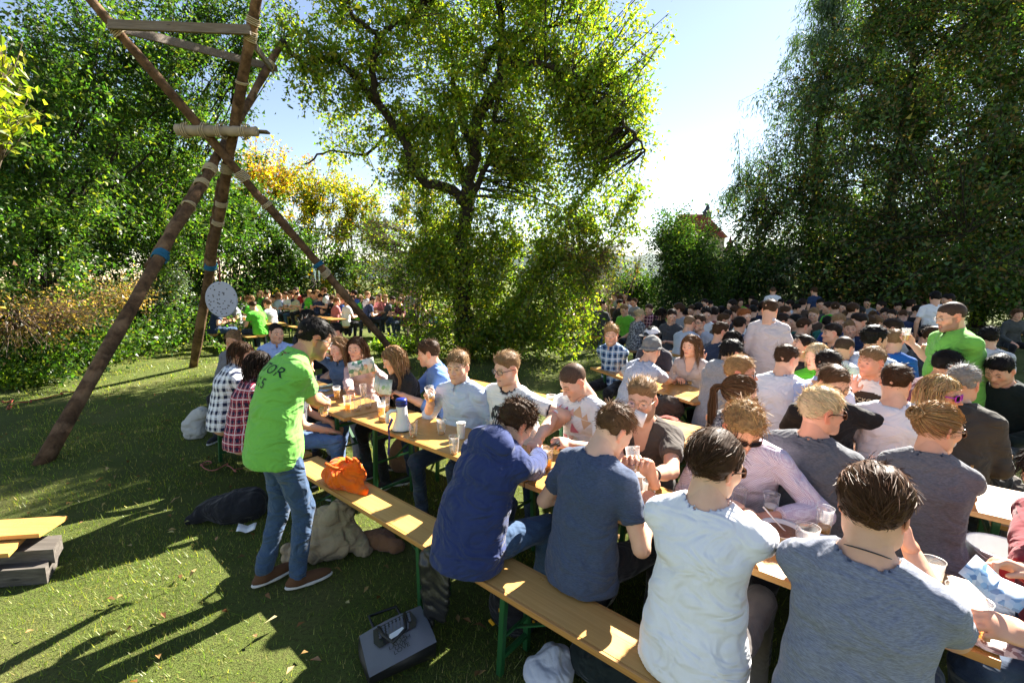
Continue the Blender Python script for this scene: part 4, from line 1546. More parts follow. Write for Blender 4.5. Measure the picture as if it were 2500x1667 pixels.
def plant(name, label, cat, base, limbs, attract, leaf, n_leaf, pal, w, mat='leaf', bark='bark', spread=0.22, seed=1, sag=0.12, twig_r=0.008, group=None,
          droop=0.25, hang=0.0, flat=0.6, tone=None, long_leaf=False, trunk_n=8, tip=1.3, reach_in=0.85):
    """limbs: [(pts, r0, r1)] in the place; attract: (n,3) twig ends; leaves gather along the twigs"""
    rs = np.random.default_rng(seed)
    root = empty(name, tuple(base))
    tag(root, label, cat, group)
    base = vec(base)
    mb = MB()
    S, SR = [], []
    for pts, r0, r1 in limbs:
        P = np.asarray(pts, float)
        k = max(8, int(len(P) * 5))
        tt = np.linspace(0, len(P) - 1, k)
        i0 = np.clip(tt.astype(int), 0, len(P) - 2); f = (tt - i0)[:, None]
        pm = np.vstack((2 * P[0] - P[1], P, 2 * P[-1] - P[-2]))
        p0, p1, p2, p3 = pm[i0], pm[i0 + 1], pm[i0 + 2], pm[i0 + 3]
        Q = 0.5 * (2 * p1 + (p2 - p0) * f + (2 * p0 - 5 * p1 + 4 * p2 - p3) * f ** 2 + (3 * p1 - p0 - 3 * p2 + p3) * f ** 3)
        Q[1:-1] += rs.normal(0, 0.012 + r0 * 0.10, (k - 2, 3))
        rr = np.linspace(r0, r1, k) * (1 + 0.08 * rs.standard_normal(k))
        mb.tube(Q - base, np.abs(rr), trunk_n if r0 > 0.03 else 5, jit=0.05)
        S.append(Q); SR.append(rr)
    S = np.concatenate(S)
    mb.build('trunk', M[bark], root, True)
    tw = MB()
    ends, bases, ids = [], [], []
    nseg = 3
    TW = []
    for a in attract:
        d = np.linalg.norm(S - a, axis=1) + 0.25 * np.maximum(0, S[:, 2] - a[2])
        j = int(np.argmin(d + rs.random(len(d)) * 0.15 * d.min()))
        P = curve3(S[j], a, sag * rs.uniform(0.3, 1.4), nseg, rs)
        TW.append(P)
    TW = np.array(TW)
    n = len(TW)
    # thin twigs, three-sided
    T = np.gradient(TW, axis=1); T /= np.linalg.norm(T, axis=2, keepdims=True) + 1e-9
    s1 = np.cross(T, vec(0.3, 0.9, 0.2)); s1 /= np.linalg.norm(s1, axis=2, keepdims=True) + 1e-9
    s2 = np.cross(T, s1)
    Lg = np.linalg.norm(TW[:, -1] - TW[:, 0], axis=1)
    rad = (twig_r * np.clip(Lg, 0.4, 2.5))[:, None, None] * np.linspace(1, 0.3, nseg)[None, :, None]
    V = np.stack([TW + rad * (s1 * math.cos(q) + s2 * math.sin(q)) for q in (0, 2.094, 4.189)], 2)
    V = V.reshape(-1, 3) - base
    ii = (np.arange(n) * nseg * 3)[:, None, None] + (np.arange(nseg - 1) * 3)[None, :, None]
    jj = np.arange(3)[None, None]
    kk = (jj + 1) % 3
    F = np.stack((ii + jj, ii + kk, ii + 3 + kk, ii + 3 + jj), -1).reshape(-1, 4)
    link('branches', fast_mesh('branches', V, F, True), M[bark], root)
    if n_leaf:
        tid = rs.integers(0, n, n_leaf)
        t = 1 - rs.random(n_leaf) ** tip * reach_in
        x = t * (nseg - 1)
        i0 = np.clip(x.astype(int), 0, nseg - 2); f = (x - i0)[:, None]
        P = TW[tid, i0] * (1 - f) + TW[tid, i0 + 1] * f
        # a side shoot, then the leaf
        sd = rs.standard_normal((n_leaf, 3)); sd /= np.linalg.norm(sd, axis=1, keepdims=True)
        off = sd * (np.abs(rs.normal(0, spread, (n_leaf, 1)))) * (0.4 + 0.6 * t[:, None])
        off[:, 2] -= hang * np.abs(rs.normal(0, spread, n_leaf))
        P = P + off
        D = sd * 0.8 + rs.standard_normal((n_leaf, 3)) * 0.5 + vec(0, 0, -droop)
        L = leaf * np.exp(rs.normal(0, 0.22, n_leaf))
        Wd = L * (0.55 if not long_leaf else 0.14)
        C = palette(rs, n_leaf, pal, w) * np.exp(rs.normal(0, 0.18, n))[tid][:, None]
        if tone is not None: C = tone(P, C, rs)
        V, F, Cc = leaf_faces(P - base, D, L, Wd, C, rs, flat=flat, quad=n_leaf < 1000)
        link('crown', fast_mesh('crown', V, F, False, np.clip(Cc, 0.004, 0.6)), M[mat], root)
    return root


def blob(rs, n, parts, shell=0.55):
    """points in a union of ellipsoids ((cx,cy,cz),(rx,ry,rz)), more of them towards the outside, gathered in clumps"""
    vol = np.array([r[0] * r[1] * r[2] for c, r in parts])
    k = rs.choice(len(parts), n, p=vol / vol.sum())
    u = rs.standard_normal((n, 3)); u /= np.linalg.norm(u, axis=1, keepdims=True)
    rad = rs.random(n) ** (shell)
    rad = np.clip(rad * (1 + 0.10 * rs.standard_normal(n)), 0, 1.15)
    c = np.array([p[0] for p in parts])[k]; r = np.array([p[1] for p in parts])[k]
    P = c + u * rad[:, None] * r
    P[:, 2] = np.maximum(P[:, 2], 0.12 + 0.2 * rs.random(n))
    return P


# ------------------------------------------------------------------ the old fruit tree in the middle
def px_path(pts, Y):
    Ys = np.broadcast_to(np.asarray(Y, float), (len(pts),))
    return [at_y(600 + a / 1.742, b / 1.742, y) for (a, b), y in zip(pts, Ys)]


rsT = np.random.default_rng(21)
TB = at(1140, 874, 0)
TY = TB[1]
limbs = [
    (px_path([(935, 1500), (920, 1300), (925, 1100), (940, 900), (965, 700), (1000, 480), (1080, 330), (1090, 200), (1080, 60), (1060, -120)], TY), 0.24, 0.06),
    (px_path([(930, 860), (860, 800), (740, 760), (690, 640), (640, 540), (520, 400), (470, 330), (400, 265), (320, 250), (230, 262), (150, 170)], np.linspace(TY, TY - 1.2, 11)), 0.13, 0.045),
    (px_path([(560, 440), (545, 390), (545, 250), (565, 180), (540, 130), (450, 60), (410, 0), (330, -60)], np.linspace(TY - 0.6, TY - 1.4, 8)), 0.09, 0.03),
    (px_path([(565, 180), (590, 130), (650, 95), (690, 90), (760, 20)], TY - 0.9), 0.06, 0.025),
    (px_path([(1000, 480), (1090, 340), (1150, 270), (1290, 285), (1420, 330), (1530, 440), (1640, 560), (1700, 640)], np.linspace(TY, TY - 1.5, 8)), 0.09, 0.02),
    (px_path([(1010, 300), (1030, 230), (1090, 170), (1200, 115), (1260, 0), (1300, -100)], np.linspace(TY, TY + 0.9, 6)), 0.10, 0.03),
    (px_path([(1110, 290), (1180, 180), (1330, 100), (1480, 110), (1600, 160), (1740, 260)], np.linspace(TY, TY + 1.2, 6)), 0.07, 0.02),
    (px_path([(935, 780), (870, 560), (830, 540), (740, 545), (650, 560), (590, 580), (500, 660), (360, 640), (250, 700)], np.linspace(TY, TY + 1.0, 9)), 0.06, 0.02),
    (px_path([(960, 640), (900, 420), (870, 240), (820, 80), (800, -60)], np.linspace(TY, TY + 1.4, 5)), 0.08, 0.03),
    (px_path([(950, 860), (1040, 660), (1060, 480), (1100, 330)], np.linspace(TY, TY - 0.4, 4)), 0.08, 0.05),
]
parts = []
for (cx, cy, rx, rz, dy, ry) in ((520, 150, 300, 300, -0.6, 1.5), (330, 250, 170, 200, -1.0, 1.2), (900, 150, 350, 350, 0.2, 2.2), (1250, 200, 330, 330, 0.4, 2.0),
                                 (1530, 290, 270, 300, -0.5, 1.5), (1050, 470, 420, 300, 0.2, 1.9), (1400, 560, 300, 220, -0.4, 1.4), (700, 480, 280, 200, 0.4, 1.3), (420, 560, 170, 110, 0.5, 0.9), (800, 640, 260, 200, 0.3, 1.2), (1200, 720, 380, 220, 0.2, 1.4), (1450, 400, 300, 240, -0.2, 1.4), (1300, 620, 330, 240, -0.4, 1.3), (820, 560, 300, 240, 0.2, 1.2), (350, 120, 230, 200, -0.6, 1.2), (1560, 520, 230, 240, -0.6, 1.1), (300, 330, 170, 170, -0.8, 0.9), (440, 430, 190, 150, -0.4, 0.9), (720, 700, 230, 200, 0.2, 1.0), (1400, 700, 320, 240, -0.4, 1.2), (900, -100, 500, 200, 0, 2.2), (1300, -60, 380, 160, 0, 1.8)):
    c = at_y(600 + cx / 1.742, cy / 1.742, TY + dy)
    sc_ = TY / 1180 / 1.742
    parts.append((c, (rx * sc_, ry, rz * sc_)))
att = blob(rsT, 2100, parts, 0.46)
plant('fruit_tree', 'tall old tree with crooked dark limbs and thin yellow-green leaves in the middle', 'tree', TB, limbs, att, 0.092, 84000, GREEN, (1.0, 2.8, 4.8, 2.8), seed=3, spread=0.155, hang=0.5, sag=0.05, twig_r=0.011, tip=1.8, reach_in=0.55)

# leafy shoots and climbers round its foot
rsS = np.random.default_rng(5)


def shrub(name, label, base, parts, n_att, n_leaf, leaf, pal, w, seed, stems=9, cat='shrub', mat='leaf', bark='twig', group=None, reach=0.75, stem_r=0.028, low=0.0, **kw):
    rs = np.random.default_rng(seed)
    if low: parts = list(parts) + [((c[0], c[1] - 0.2, low * 0.5), (r[0] * 1.05, r[1], low * 0.62)) for c, r in parts[:3] if c[2] - r[2] > 0.3]
    att = blob(rs, n_att, parts)
    base = vec(base)
    limbs = []
    pick = att[np.argsort(-att[:, 2] + rs.random(n_att) * 1.5)[:stems * 2]]
    for k in range(stems):
        e = pick[k * 2 % len(pick)]
        b = base + vec(rs.normal(0, 0.16), rs.normal(0, 0.16), -0.03)
        b = b + (vec(e[0], e[1], 0) - vec(base[0], base[1], 0)) * 0.25
        b[2] = -0.03
        tip = b + (e - b) * reach
        m = b + (tip - b) * 0.5 + vec(*(rs.normal(0, 0.15, 2)), 0.12 * np.linalg.norm(tip - b))
        m[:2] = b[:2] + (m[:2] - b[:2]) * 0.6
        limbs.append(([b, (b + m) / 2 + rs.normal(0, 0.04, 3), m, tip], stem_r, stem_r * 0.3))
    return plant(name, label, cat, tuple(base), limbs, att, leaf, n_leaf, pal, w, mat=mat, bark=bark, seed=seed, group=group, **kw)


def pxe(cx, cy, Y, rx, ry, rz):
    """an ellipsoid whose middle stands on pixel cx, cy at distance Y"""
    return (at_y(cx, cy, Y), (rx, ry, rz))


shrub('thicket', 'tangled leafy thicket with bare shoots around the foot of the crooked tree', at(1190, 850, 0),
      [pxe(1060, 700, 11.0, 1.0, 0.9, 1.2), pxe(1180, 640, 11.2, 1.5, 1.1, 1.7), pxe(1330, 630, 11.0, 1.6, 1.1, 1.8), pxe(1260, 760, 10.6, 1.4, 0.8, 0.9), pxe(1450, 560, 11.2, 1.2, 1.0, 1.3), pxe(1090, 600, 11.6, 1.0, 1.0, 1.6), pxe(1300, 790, 10.6, 1.7, 0.7, 0.55), pxe(1440, 720, 10.8, 0.9, 0.8, 0.7), pxe(1560, 470, 11.5, 0.55, 0.6, 0.6)],
      1200, 50000, 0.088, GREEN, (1.0, 2.8, 4.8, 2.6), 31, stems=26, spread=0.15, low=1.2, tip=1.7, reach_in=0.6)
shrub('bare_brush', 'dry leafless brush of thin pale twigs right of the crooked tree', at(1500, 830, 0),
      [pxe(1480, 660, 10.6, 0.9, 0.7, 0.8), pxe(1400, 600, 10.8, 0.8, 0.7, 0.9), pxe(1530, 610, 10.9, 0.6, 0.6, 0.6)], 900, 2500, 0.05, YELL, (2, 2, 1, 1), 32, stems=14, bark='dry_twig', twig_r=0.005, spread=0.1, sag=0.25)
shrub('bare_brush', 'low dry brush hanging in front of the far tables left of the crooked tree', at(1010, 860, 0),
      [pxe(900, 600, 11.6, 1.0, 0.8, 0.9), pxe(990, 660, 11.2, 0.9, 0.8, 0.8), pxe(930, 700, 11.0, 0.9, 0.6, 0.5), pxe(1030, 520, 11.6, 0.8, 0.8, 1.0)], 800, 5000, 0.06, GREEN, (3, 3, 2, 1), 33, stems=14, bark='twig', twig_r=0.005, spread=0.15, sag=0.25)

# ------------------------------------------------------------------ left: hedge trees and undergrowth
LH = [
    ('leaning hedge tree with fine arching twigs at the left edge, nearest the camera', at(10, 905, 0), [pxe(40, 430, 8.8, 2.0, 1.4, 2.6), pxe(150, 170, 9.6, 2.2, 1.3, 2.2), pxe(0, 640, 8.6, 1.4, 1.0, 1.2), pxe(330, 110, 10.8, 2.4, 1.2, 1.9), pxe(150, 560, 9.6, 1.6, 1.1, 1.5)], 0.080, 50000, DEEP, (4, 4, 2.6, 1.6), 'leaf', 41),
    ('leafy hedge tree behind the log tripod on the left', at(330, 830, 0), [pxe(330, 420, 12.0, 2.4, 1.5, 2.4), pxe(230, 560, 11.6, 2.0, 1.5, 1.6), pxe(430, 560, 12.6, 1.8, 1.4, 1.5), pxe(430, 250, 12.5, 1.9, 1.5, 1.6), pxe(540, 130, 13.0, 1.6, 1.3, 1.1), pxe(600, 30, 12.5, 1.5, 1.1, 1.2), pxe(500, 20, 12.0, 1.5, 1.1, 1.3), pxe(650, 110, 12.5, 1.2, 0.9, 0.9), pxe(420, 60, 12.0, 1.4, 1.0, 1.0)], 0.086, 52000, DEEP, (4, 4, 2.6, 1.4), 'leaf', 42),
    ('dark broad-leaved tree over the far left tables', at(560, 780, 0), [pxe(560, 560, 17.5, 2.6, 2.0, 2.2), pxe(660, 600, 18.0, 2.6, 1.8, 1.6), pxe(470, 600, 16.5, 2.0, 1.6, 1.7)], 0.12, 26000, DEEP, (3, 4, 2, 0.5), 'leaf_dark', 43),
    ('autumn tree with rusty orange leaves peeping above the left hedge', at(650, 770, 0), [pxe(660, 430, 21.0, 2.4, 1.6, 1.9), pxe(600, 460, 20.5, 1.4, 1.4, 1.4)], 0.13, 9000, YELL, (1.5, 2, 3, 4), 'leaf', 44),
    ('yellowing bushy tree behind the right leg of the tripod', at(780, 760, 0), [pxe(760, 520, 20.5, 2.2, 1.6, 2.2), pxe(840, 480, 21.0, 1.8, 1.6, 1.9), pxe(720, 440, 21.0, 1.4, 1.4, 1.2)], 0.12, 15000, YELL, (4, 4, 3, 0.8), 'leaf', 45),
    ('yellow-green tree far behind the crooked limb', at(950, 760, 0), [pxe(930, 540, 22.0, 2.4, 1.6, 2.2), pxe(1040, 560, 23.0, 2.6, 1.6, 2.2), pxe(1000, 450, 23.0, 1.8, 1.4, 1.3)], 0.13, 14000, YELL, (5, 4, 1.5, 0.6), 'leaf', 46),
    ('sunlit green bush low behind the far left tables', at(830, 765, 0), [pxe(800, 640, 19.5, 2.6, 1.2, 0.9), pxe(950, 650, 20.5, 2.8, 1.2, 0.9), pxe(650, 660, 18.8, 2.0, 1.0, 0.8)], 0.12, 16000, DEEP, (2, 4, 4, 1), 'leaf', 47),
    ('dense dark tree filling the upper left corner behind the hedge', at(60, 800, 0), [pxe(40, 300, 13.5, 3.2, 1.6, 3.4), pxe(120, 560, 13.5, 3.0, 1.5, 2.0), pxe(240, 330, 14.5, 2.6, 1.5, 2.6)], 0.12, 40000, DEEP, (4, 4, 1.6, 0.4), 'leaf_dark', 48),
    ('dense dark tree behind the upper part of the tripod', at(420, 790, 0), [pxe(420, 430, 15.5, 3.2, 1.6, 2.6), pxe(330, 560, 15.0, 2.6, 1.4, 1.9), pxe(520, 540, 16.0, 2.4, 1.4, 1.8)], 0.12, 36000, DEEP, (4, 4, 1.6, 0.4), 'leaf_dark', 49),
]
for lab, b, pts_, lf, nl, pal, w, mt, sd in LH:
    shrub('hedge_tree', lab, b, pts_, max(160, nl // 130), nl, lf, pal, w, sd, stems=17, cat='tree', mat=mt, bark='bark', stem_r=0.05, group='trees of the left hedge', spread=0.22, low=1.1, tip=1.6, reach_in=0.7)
shrub('juniper_bush', 'grey-green feathery conifer bush beyond the lawn on the left', at(420, 780, 0), [pxe(405, 690, 13.0, 0.75, 0.7, 0.9)], 260, 14000, 0.05, [(0.06, 0.10, 0.06), (0.10, 0.15, 0.09), (0.15, 0.20, 0.12)], (2, 3, 2), 51, stems=8, mat='needle', spread=0.12)
shrub('dead_thicket', 'brown dead brush heaped below the left hedge', at(130, 860, 0), [pxe(130, 760, 8.6, 1.2, 0.8, 0.5), pxe(270, 720, 10.4, 1.1, 0.8, 0.5), pxe(40, 810, 7.6, 0.9, 0.7, 0.4)], 700, 9000, 0.06, [(0.16, 0.10, 0.05), (0.24, 0.15, 0.08), (0.09, 0.11, 0.03)], (3, 3, 2), 52, stems=18, bark='dry_twig', twig_r=0.006, spread=0.22)
shrub('leaning_leaf_spray', 'bright yellow-green leaf spray hanging in at the top left', at_y(-330, 900, 4.6) * (1, 1, 0), [pxe(40, 255, 4.4, 0.32, 0.4, 0.22), pxe(-60, 180, 4.4, 0.6, 0.5, 0.5), pxe(10, 130, 4.5, 0.28, 0.3, 0.2)], 60, 700, 0.085, [(0.15, 0.19, 0.02), (0.24, 0.24, 0.02), (0.10, 0.15, 0.02)], (3, 3, 2), 53, stems=4, spread=0.10, stem_r=0.02)
for k, (x, y, r) in enumerate(((230, 815, 0.9), (350, 800, 0.8), (120, 880, 0.9), (250, 870, 0.7), (40, 930, 0.7), (430, 800, 0.6), (330, 760, 0.7), (950, 850, 0.5), (1020, 842, 0.5))):
    b = at(x, y + 15, 0)
    shrub('undergrowth', ['leafy ground plant at the foot of the dead brush, middle', 'leafy ground plant between two tripod legs', 'leafy ground plant by the near tripod log, left', 'leafy ground plant at the lawn edge, right of the near log top', 'leafy ground plant at the left picture edge', 'leafy ground plant beside the back tripod log', 'leafy ground plant below the juniper bush', 'low green plant by the foot of the right tripod log', 'low green plant left of the crooked tree foot'][k],
          b, [((b[0], b[1], 0.22), (r, r * 0.7, 0.22))], 130, 3600, 0.07, [(0.06, 0.12, 0.014), (0.10, 0.16, 0.018), (0.16, 0.19, 0.025)], (3, 4, 2), 60 + k, stems=6, stem_r=0.008, spread=0.12, group='ground plants along the left hedge', cat='plant', twig_r=0.004)

# ------------------------------------------------------------------ right: tall trees, hedge
shrub('round_shrub', 'rounded dark shrub with sunlit edge right of the crooked tree', at(1690, 745, 0), [pxe(1670, 620, 17.0, 1.5, 1.2, 1.7), pxe(1630, 560, 17.0, 1.0, 0.9, 1.2), pxe(1740, 680, 17.0, 0.8, 1.0, 1.0)], 420, 30000, 0.095, DEEP, (4, 4, 2, 0.8), 71, stems=10, mat='leaf_dark', bark='bark', low=1.6)


def tall_tree(name, label, px, Y, h, r_low, seed, n_leaf, leaf, pal, w, mat, cone=1.0, bark='bark', crown_from=0.05, n_att=900, power=0.5, **kw):
    rs = np.random.default_rng(seed)
    b = at_y(px, 700, Y); b[2] = 0
    tr = [b + vec(0, 0, -0.1)] + [b + vec(rs.normal(0, 0.10), rs.normal(0, 0.10), h * t) for t in (0.2, 0.4, 0.6, 0.8, 1.0)]
    limbs = [(tr, 0.26 * h / 12, 0.03)]
    for k in range(20):
        t = crown_from + (0.95 - crown_from) * (k + rs.random()) / 20
        a = rs.random() * 6.283
        rr = r_low * (1 - t) ** power * cone + 0.25
        s = b + vec(0, 0, h * t)
        e = s + vec(math.cos(a) * rr * 0.85, math.sin(a) * rr * 0.85, rr * 0.22)
        limbs.append(([s, (s + e) / 2 + vec(0, 0, 0.10 * rr), e], 0.075 * (1 - t) + 0.02, 0.012))
    t = crown_from + (1.03 - crown_from) * rs.random(n_att) ** 1.15
    a = rs.random(n_att) * 6.283
    rad = (r_low * (1 - np.clip(t, 0, 1)) ** power * cone + 0.25) * (rs.random(n_att) ** 0.5) * (1 + 0.16 * np.sin(a * 3 + t * 17) + 0.1 * rs.standard_normal(n_att))
    att = np.stack((b[0] + np.cos(a) * rad, b[1] + np.sin(a) * rad, h * t + 0.1 * rad), 1)
    return plant(name, label, 'tree', tuple(b), limbs, att, leaf, n_leaf, pal, w, mat=mat, bark=bark, seed=seed, **kw)


tall_tree('tall_tree', 'tall dark rust-tinged tree filling the right side', 2160, 17.5, 12.8, 5.9, 81, 120000, 0.125, RUST, (4, 4, 2, 1.0), 'leaf_dark', n_att=1500, spread=0.42, hang=0.05, droop=0.1, power=0.42, group='trees on the right')
tall_tree('tall_tree', 'tall green tree with a leaning limb, second from the right edge', 2400, 19.0, 12.8, 6.0, 84, 92000, 0.130, RUST, (4, 4, 1.2, 1.6), 'leaf_dark', n_att=1100, spread=0.42, hang=0.05, droop=0.1, power=0.38, group='trees on the right')
tall_tree('tall_tree', 'broad green tree at the right edge behind the hedge', 2570, 18.0, 10.5, 4.4, 82, 60000, 0.115, DEEP, (4, 4, 2, 1), 'leaf_dark', n_att=640, spread=0.40, hang=0.05, droop=0.1, power=0.4, group='trees on the right')
tall_tree('larch_tree', 'feathery conifer with drooping sprays left of the tall rust-tinged tree', 1975, 20.5, 14.0, 4.6, 83, 46000, 0.24, [(0.035, 0.07, 0.035), (0.05, 0.09, 0.045), (0.075, 0.11, 0.05)], (3, 3, 2), 'needle', n_att=560, spread=0.24, hang=1.6, droop=1.4, long_leaf=True, sag=0.2, power=0.46, group='trees on the right')
HR = [
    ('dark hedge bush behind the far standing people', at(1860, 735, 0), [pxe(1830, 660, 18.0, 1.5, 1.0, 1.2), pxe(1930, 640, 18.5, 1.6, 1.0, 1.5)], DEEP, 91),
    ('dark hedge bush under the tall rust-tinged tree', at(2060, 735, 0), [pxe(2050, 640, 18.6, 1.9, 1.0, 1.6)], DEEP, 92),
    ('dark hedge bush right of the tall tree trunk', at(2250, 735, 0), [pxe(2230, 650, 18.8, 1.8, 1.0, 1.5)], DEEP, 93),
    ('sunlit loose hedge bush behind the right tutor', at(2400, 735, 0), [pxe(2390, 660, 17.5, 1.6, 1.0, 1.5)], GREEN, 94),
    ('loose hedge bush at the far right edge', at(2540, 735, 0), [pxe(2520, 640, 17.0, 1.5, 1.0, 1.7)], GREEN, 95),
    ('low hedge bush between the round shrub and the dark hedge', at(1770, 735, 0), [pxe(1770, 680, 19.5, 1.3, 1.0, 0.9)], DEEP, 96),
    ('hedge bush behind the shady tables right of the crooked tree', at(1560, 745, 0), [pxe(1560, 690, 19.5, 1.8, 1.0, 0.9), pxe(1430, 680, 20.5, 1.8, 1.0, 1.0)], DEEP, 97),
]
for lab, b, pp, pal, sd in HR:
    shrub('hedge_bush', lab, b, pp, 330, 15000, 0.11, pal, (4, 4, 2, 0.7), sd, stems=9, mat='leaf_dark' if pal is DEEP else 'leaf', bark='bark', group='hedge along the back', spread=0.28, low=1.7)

# ------------------------------------------------------------------ far house with a little spire, hill
def far_house():
    Y = 62.0
    k = Y / 1111.0
    a, b = at_y(1700, 514, Y), at_y(1752, 514, Y)
    e = at_y(1779, 580, Y)
    b0 = empty('house', (a[0] - 3, Y, 0))
    tag(b0, 'distant house with red tiled roof and a small dark spire', 'house')
    zr, ze = a[2], e[2]
    hw = e[0] - b[0] + 0.3
    wall, roof, tiles = MB(), MB(), MB()
    x0, x1 = a[0] - 1.2 - b0.location.x, e[0] - b0.location.x
    D = 7.0
    wall.box(((x0 + x1) / 2, D / 2 + 0.2, ze / 2), (x1 - x0 - 0.6, D - 0.4, ze))
    xr = b[0] - b0.location.x
    wall.add([(x1 - 0.3, 0.4, ze - 0.02), (x1 - 0.3, D, ze - 0.02), (xr - 0.05, D / 2, zr - 0.3)], None, [(0, 1, 2)])
    wall.build('wall', plain('old_plaster', (0.35, 0.30, 0.25), 0.9), b0)
    t = NT('roof_tiles')
    t.base(t.ramp(t.noise(t.objc(), 3.0, 5), [(0.3, (0.15, 0.030, 0.020)), (0.7, (0.27, 0.07, 0.045))]), 0.8)
    V = [(x0, 0, ze), (x1, 0, ze), (xr, D / 2, zr), (x0, D / 2, zr), (x0, D, ze), (x1, D, ze)]
    roof.add(V, [(0, 1, 2, 3), (3, 2, 5, 4)], [(1, 5, 2)])
    rf = roof.build('roof', t.m, b0)
    for i in range(13):
        f = i / 13
        z = ze + (zr - ze) * f; y = D / 2 * f
        tiles.bar((x0, y - 0.05, z + 0.04), (x1 + (xr - x1) * f, y - 0.05, z + 0.04), 0.16, 0.07)
    tiles.build('tile_courses', t.m, rf)
    sp = MB()
    xs = at_y(1755, 500, Y)[0] - b0.location.x
    zt = at_y(1755, 484, Y)[2]
    sp.lathe([(0.62, zr - 0.5), (0.62, zr + 0.2), (0.75, zr + 0.2), (0.34, zr + 0.75), (0.15, zr + 1.3), (0.04, zt - 0.5), (0.03, zt + 0.1), (0.0, zt + 0.12)], 8, (xs, D / 2, 0))
    sp.build('spire', plain('slate', (0.03, 0.035, 0.045), 0.6), b0)
    w = MB()
    for i in range(3):
        w.box((x1 - 0.27, 2.0 + i * 1.6, ze - 1.2), (0.06, 0.8, 1.2))
        m_ = MB(); m_.box((x1 - 0.29, 2.0 + i * 1.6, ze - 1.2), (0.06, 0.8, 1.2)); m_.build('window', M['dark_lens'], b0)
    # a second little turret further back
    t2 = empty('turret', tuple(at_y(1782, 600, 75.0) * (1, 1, 0)))
    tag(t2, 'small pointed turret peeping beside the distant house', 'turret')
    zz = at_y(1782, 574, 75.0)[2]
    q = MB(); q.lathe([(0.8, 0), (0.8, zz - 3.0)], 8); q.build('wall', plain('old_plaster_dark', (0.2, 0.17, 0.15), 0.9), t2)
    q = MB(); q.lathe([(1.1, zz - 3.0), (0.35, zz - 1.2), (0.03, zz), (0, zz)], 8); q.build('roof', plain('turret_roof', (0.09, 0.035, 0.03), 0.8), t2)


far_house()
xs = np.linspace(-500, 900, 60)
V, F = [], []
rsH = np.random.default_rng(4)
for i, x in enumerate(xs):
    top = 62 + 22 * math.sin(x * 0.006 + 1.5) + 8 * math.sin(x * 0.021) + rsH.normal(0, 2.0)
    V += [(x, 900, -2), (x, 980, top * 0.55 + rsH.normal(0, 2)), (x, 1100, top), (x, 1250, top * 0.8)]
for i in range(len(xs) - 1):
    for k in range(3):
        a = i * 4 + k
        F.append((a, a + 4, a + 5, a + 1))
o = link('hill', fast_mesh('hill', np.array(V), np.array(F), True), plain('wooded_hill', (0.05, 0.085, 0.07), 0.95, scale=0.08, var=0.4))
tag(o, kind='structure')

# ------------------------------------------------------------------ grass and fallen leaves
def build_grass():
    rs = np.random.default_rng(9)
    P = []
    for (x0, x1, y0, y1, dens, hgt, wd) in ((-4.6, 1.6, 1.0, 3.6, 5200, 0.030, 0.0036), (-7.0, 3.0, 3.6, 6.5, 1900, 0.036, 0.006), (-11, 8, 6.5, 14, 300, 0.05, 0.012), (1.6, 6, 1.0, 5, 900, 0.035, 0.006)):
        n = int((x1 - x0) * (y1 - y0) * dens)
        q = np.stack((rs.uniform(x0, x1, n), rs.uniform(y0, y1, n)), 1)
        d = np.sin(q[:, 0] * 3.1 + np.sin(q[:, 1] * 2.3)) * np.sin(q[:, 1] * 2.7 + q[:, 0] * 1.1)
        keep = rs.random(n) < 0.55 + 0.45 * d
        q = q[keep]
        q = q[np.abs(q[:, 0]) < q[:, 1] * 1.22 + 0.5]
        n = len(q)
        P.append(np.column_stack((q, hgt * np.exp(rs.normal(0, 0.35, n)), wd * np.exp(rs.normal(0, 0.2, n)))))
    P = np.concatenate(P)
    n = len(P)
    a = rs.random(n) * 6.283
    o = np.stack((np.cos(a), np.sin(a), np.zeros(n)), 1)
    s = np.stack((-np.sin(a), np.cos(a), np.zeros(n)), 1)
    b = np.stack((P[:, 0], P[:, 1], ground_z(P[:, 0], P[:, 1]) - 0.004), 1)
    h, w = P[:, 2:3], P[:, 3:4]
    le = rs.uniform(0.15, 1.1, (n, 1))
    m = b + o * h * le * 0.35 + vec(0, 0, 1) * h * 0.62
    t = b + o * h * le * 1.0 + vec(0, 0, 1) * h * (1.02 - 0.35 * le)
    V = np.stack((b - s * w * 0.6, b + s * w * 0.6, t), 1).reshape(-1, 3)
    F3 = np.arange(n * 3).reshape(-1, 3)
    C = palette(rs, n, [(0.080, 0.125, 0.018), (0.125, 0.170, 0.026), (0.19, 0.205, 0.045), (0.30, 0.26, 0.10)], (3, 4, 3, 1.6), 0.25)
    o = link('grass', fast_mesh('grass', V, F3, False, np.repeat(C, 3, 0)), M['blade'])
    tag(o, 'short lawn grass, patchy green and yellow', 'grass', kind='stuff')
    # fallen leaves
    n = 520
    q = np.stack((rs.uniform(-7, 2, n), rs.uniform(1.3, 8, n)), 1)
    P = np.column_stack((q, 0.028 + 0.02 * rs.random(n)))
    D = rs.standard_normal((n, 3)) * (1, 1, 0.25)
    C = palette(rs, n, [(0.20, 0.11, 0.05), (0.30, 0.20, 0.10), (0.12, 0.065, 0.03), (0.34, 0.28, 0.14)], (3, 3, 3, 2), 0.2)
    V, F, Cc = leaf_faces(P, D, 0.05 * np.exp(rs.normal(0, 0.35, n)), 0.028, C, rs, 0.5, 4.0, True)
    o = link('fallen_leaves', fast_mesh('fallen_leaves', V, F, False, Cc), M['litter'])
    tag(o, 'withered brown leaves strewn over the lawn', 'leaves', kind='stuff')


build_grass()
print('setting', _time.time() - _T0)
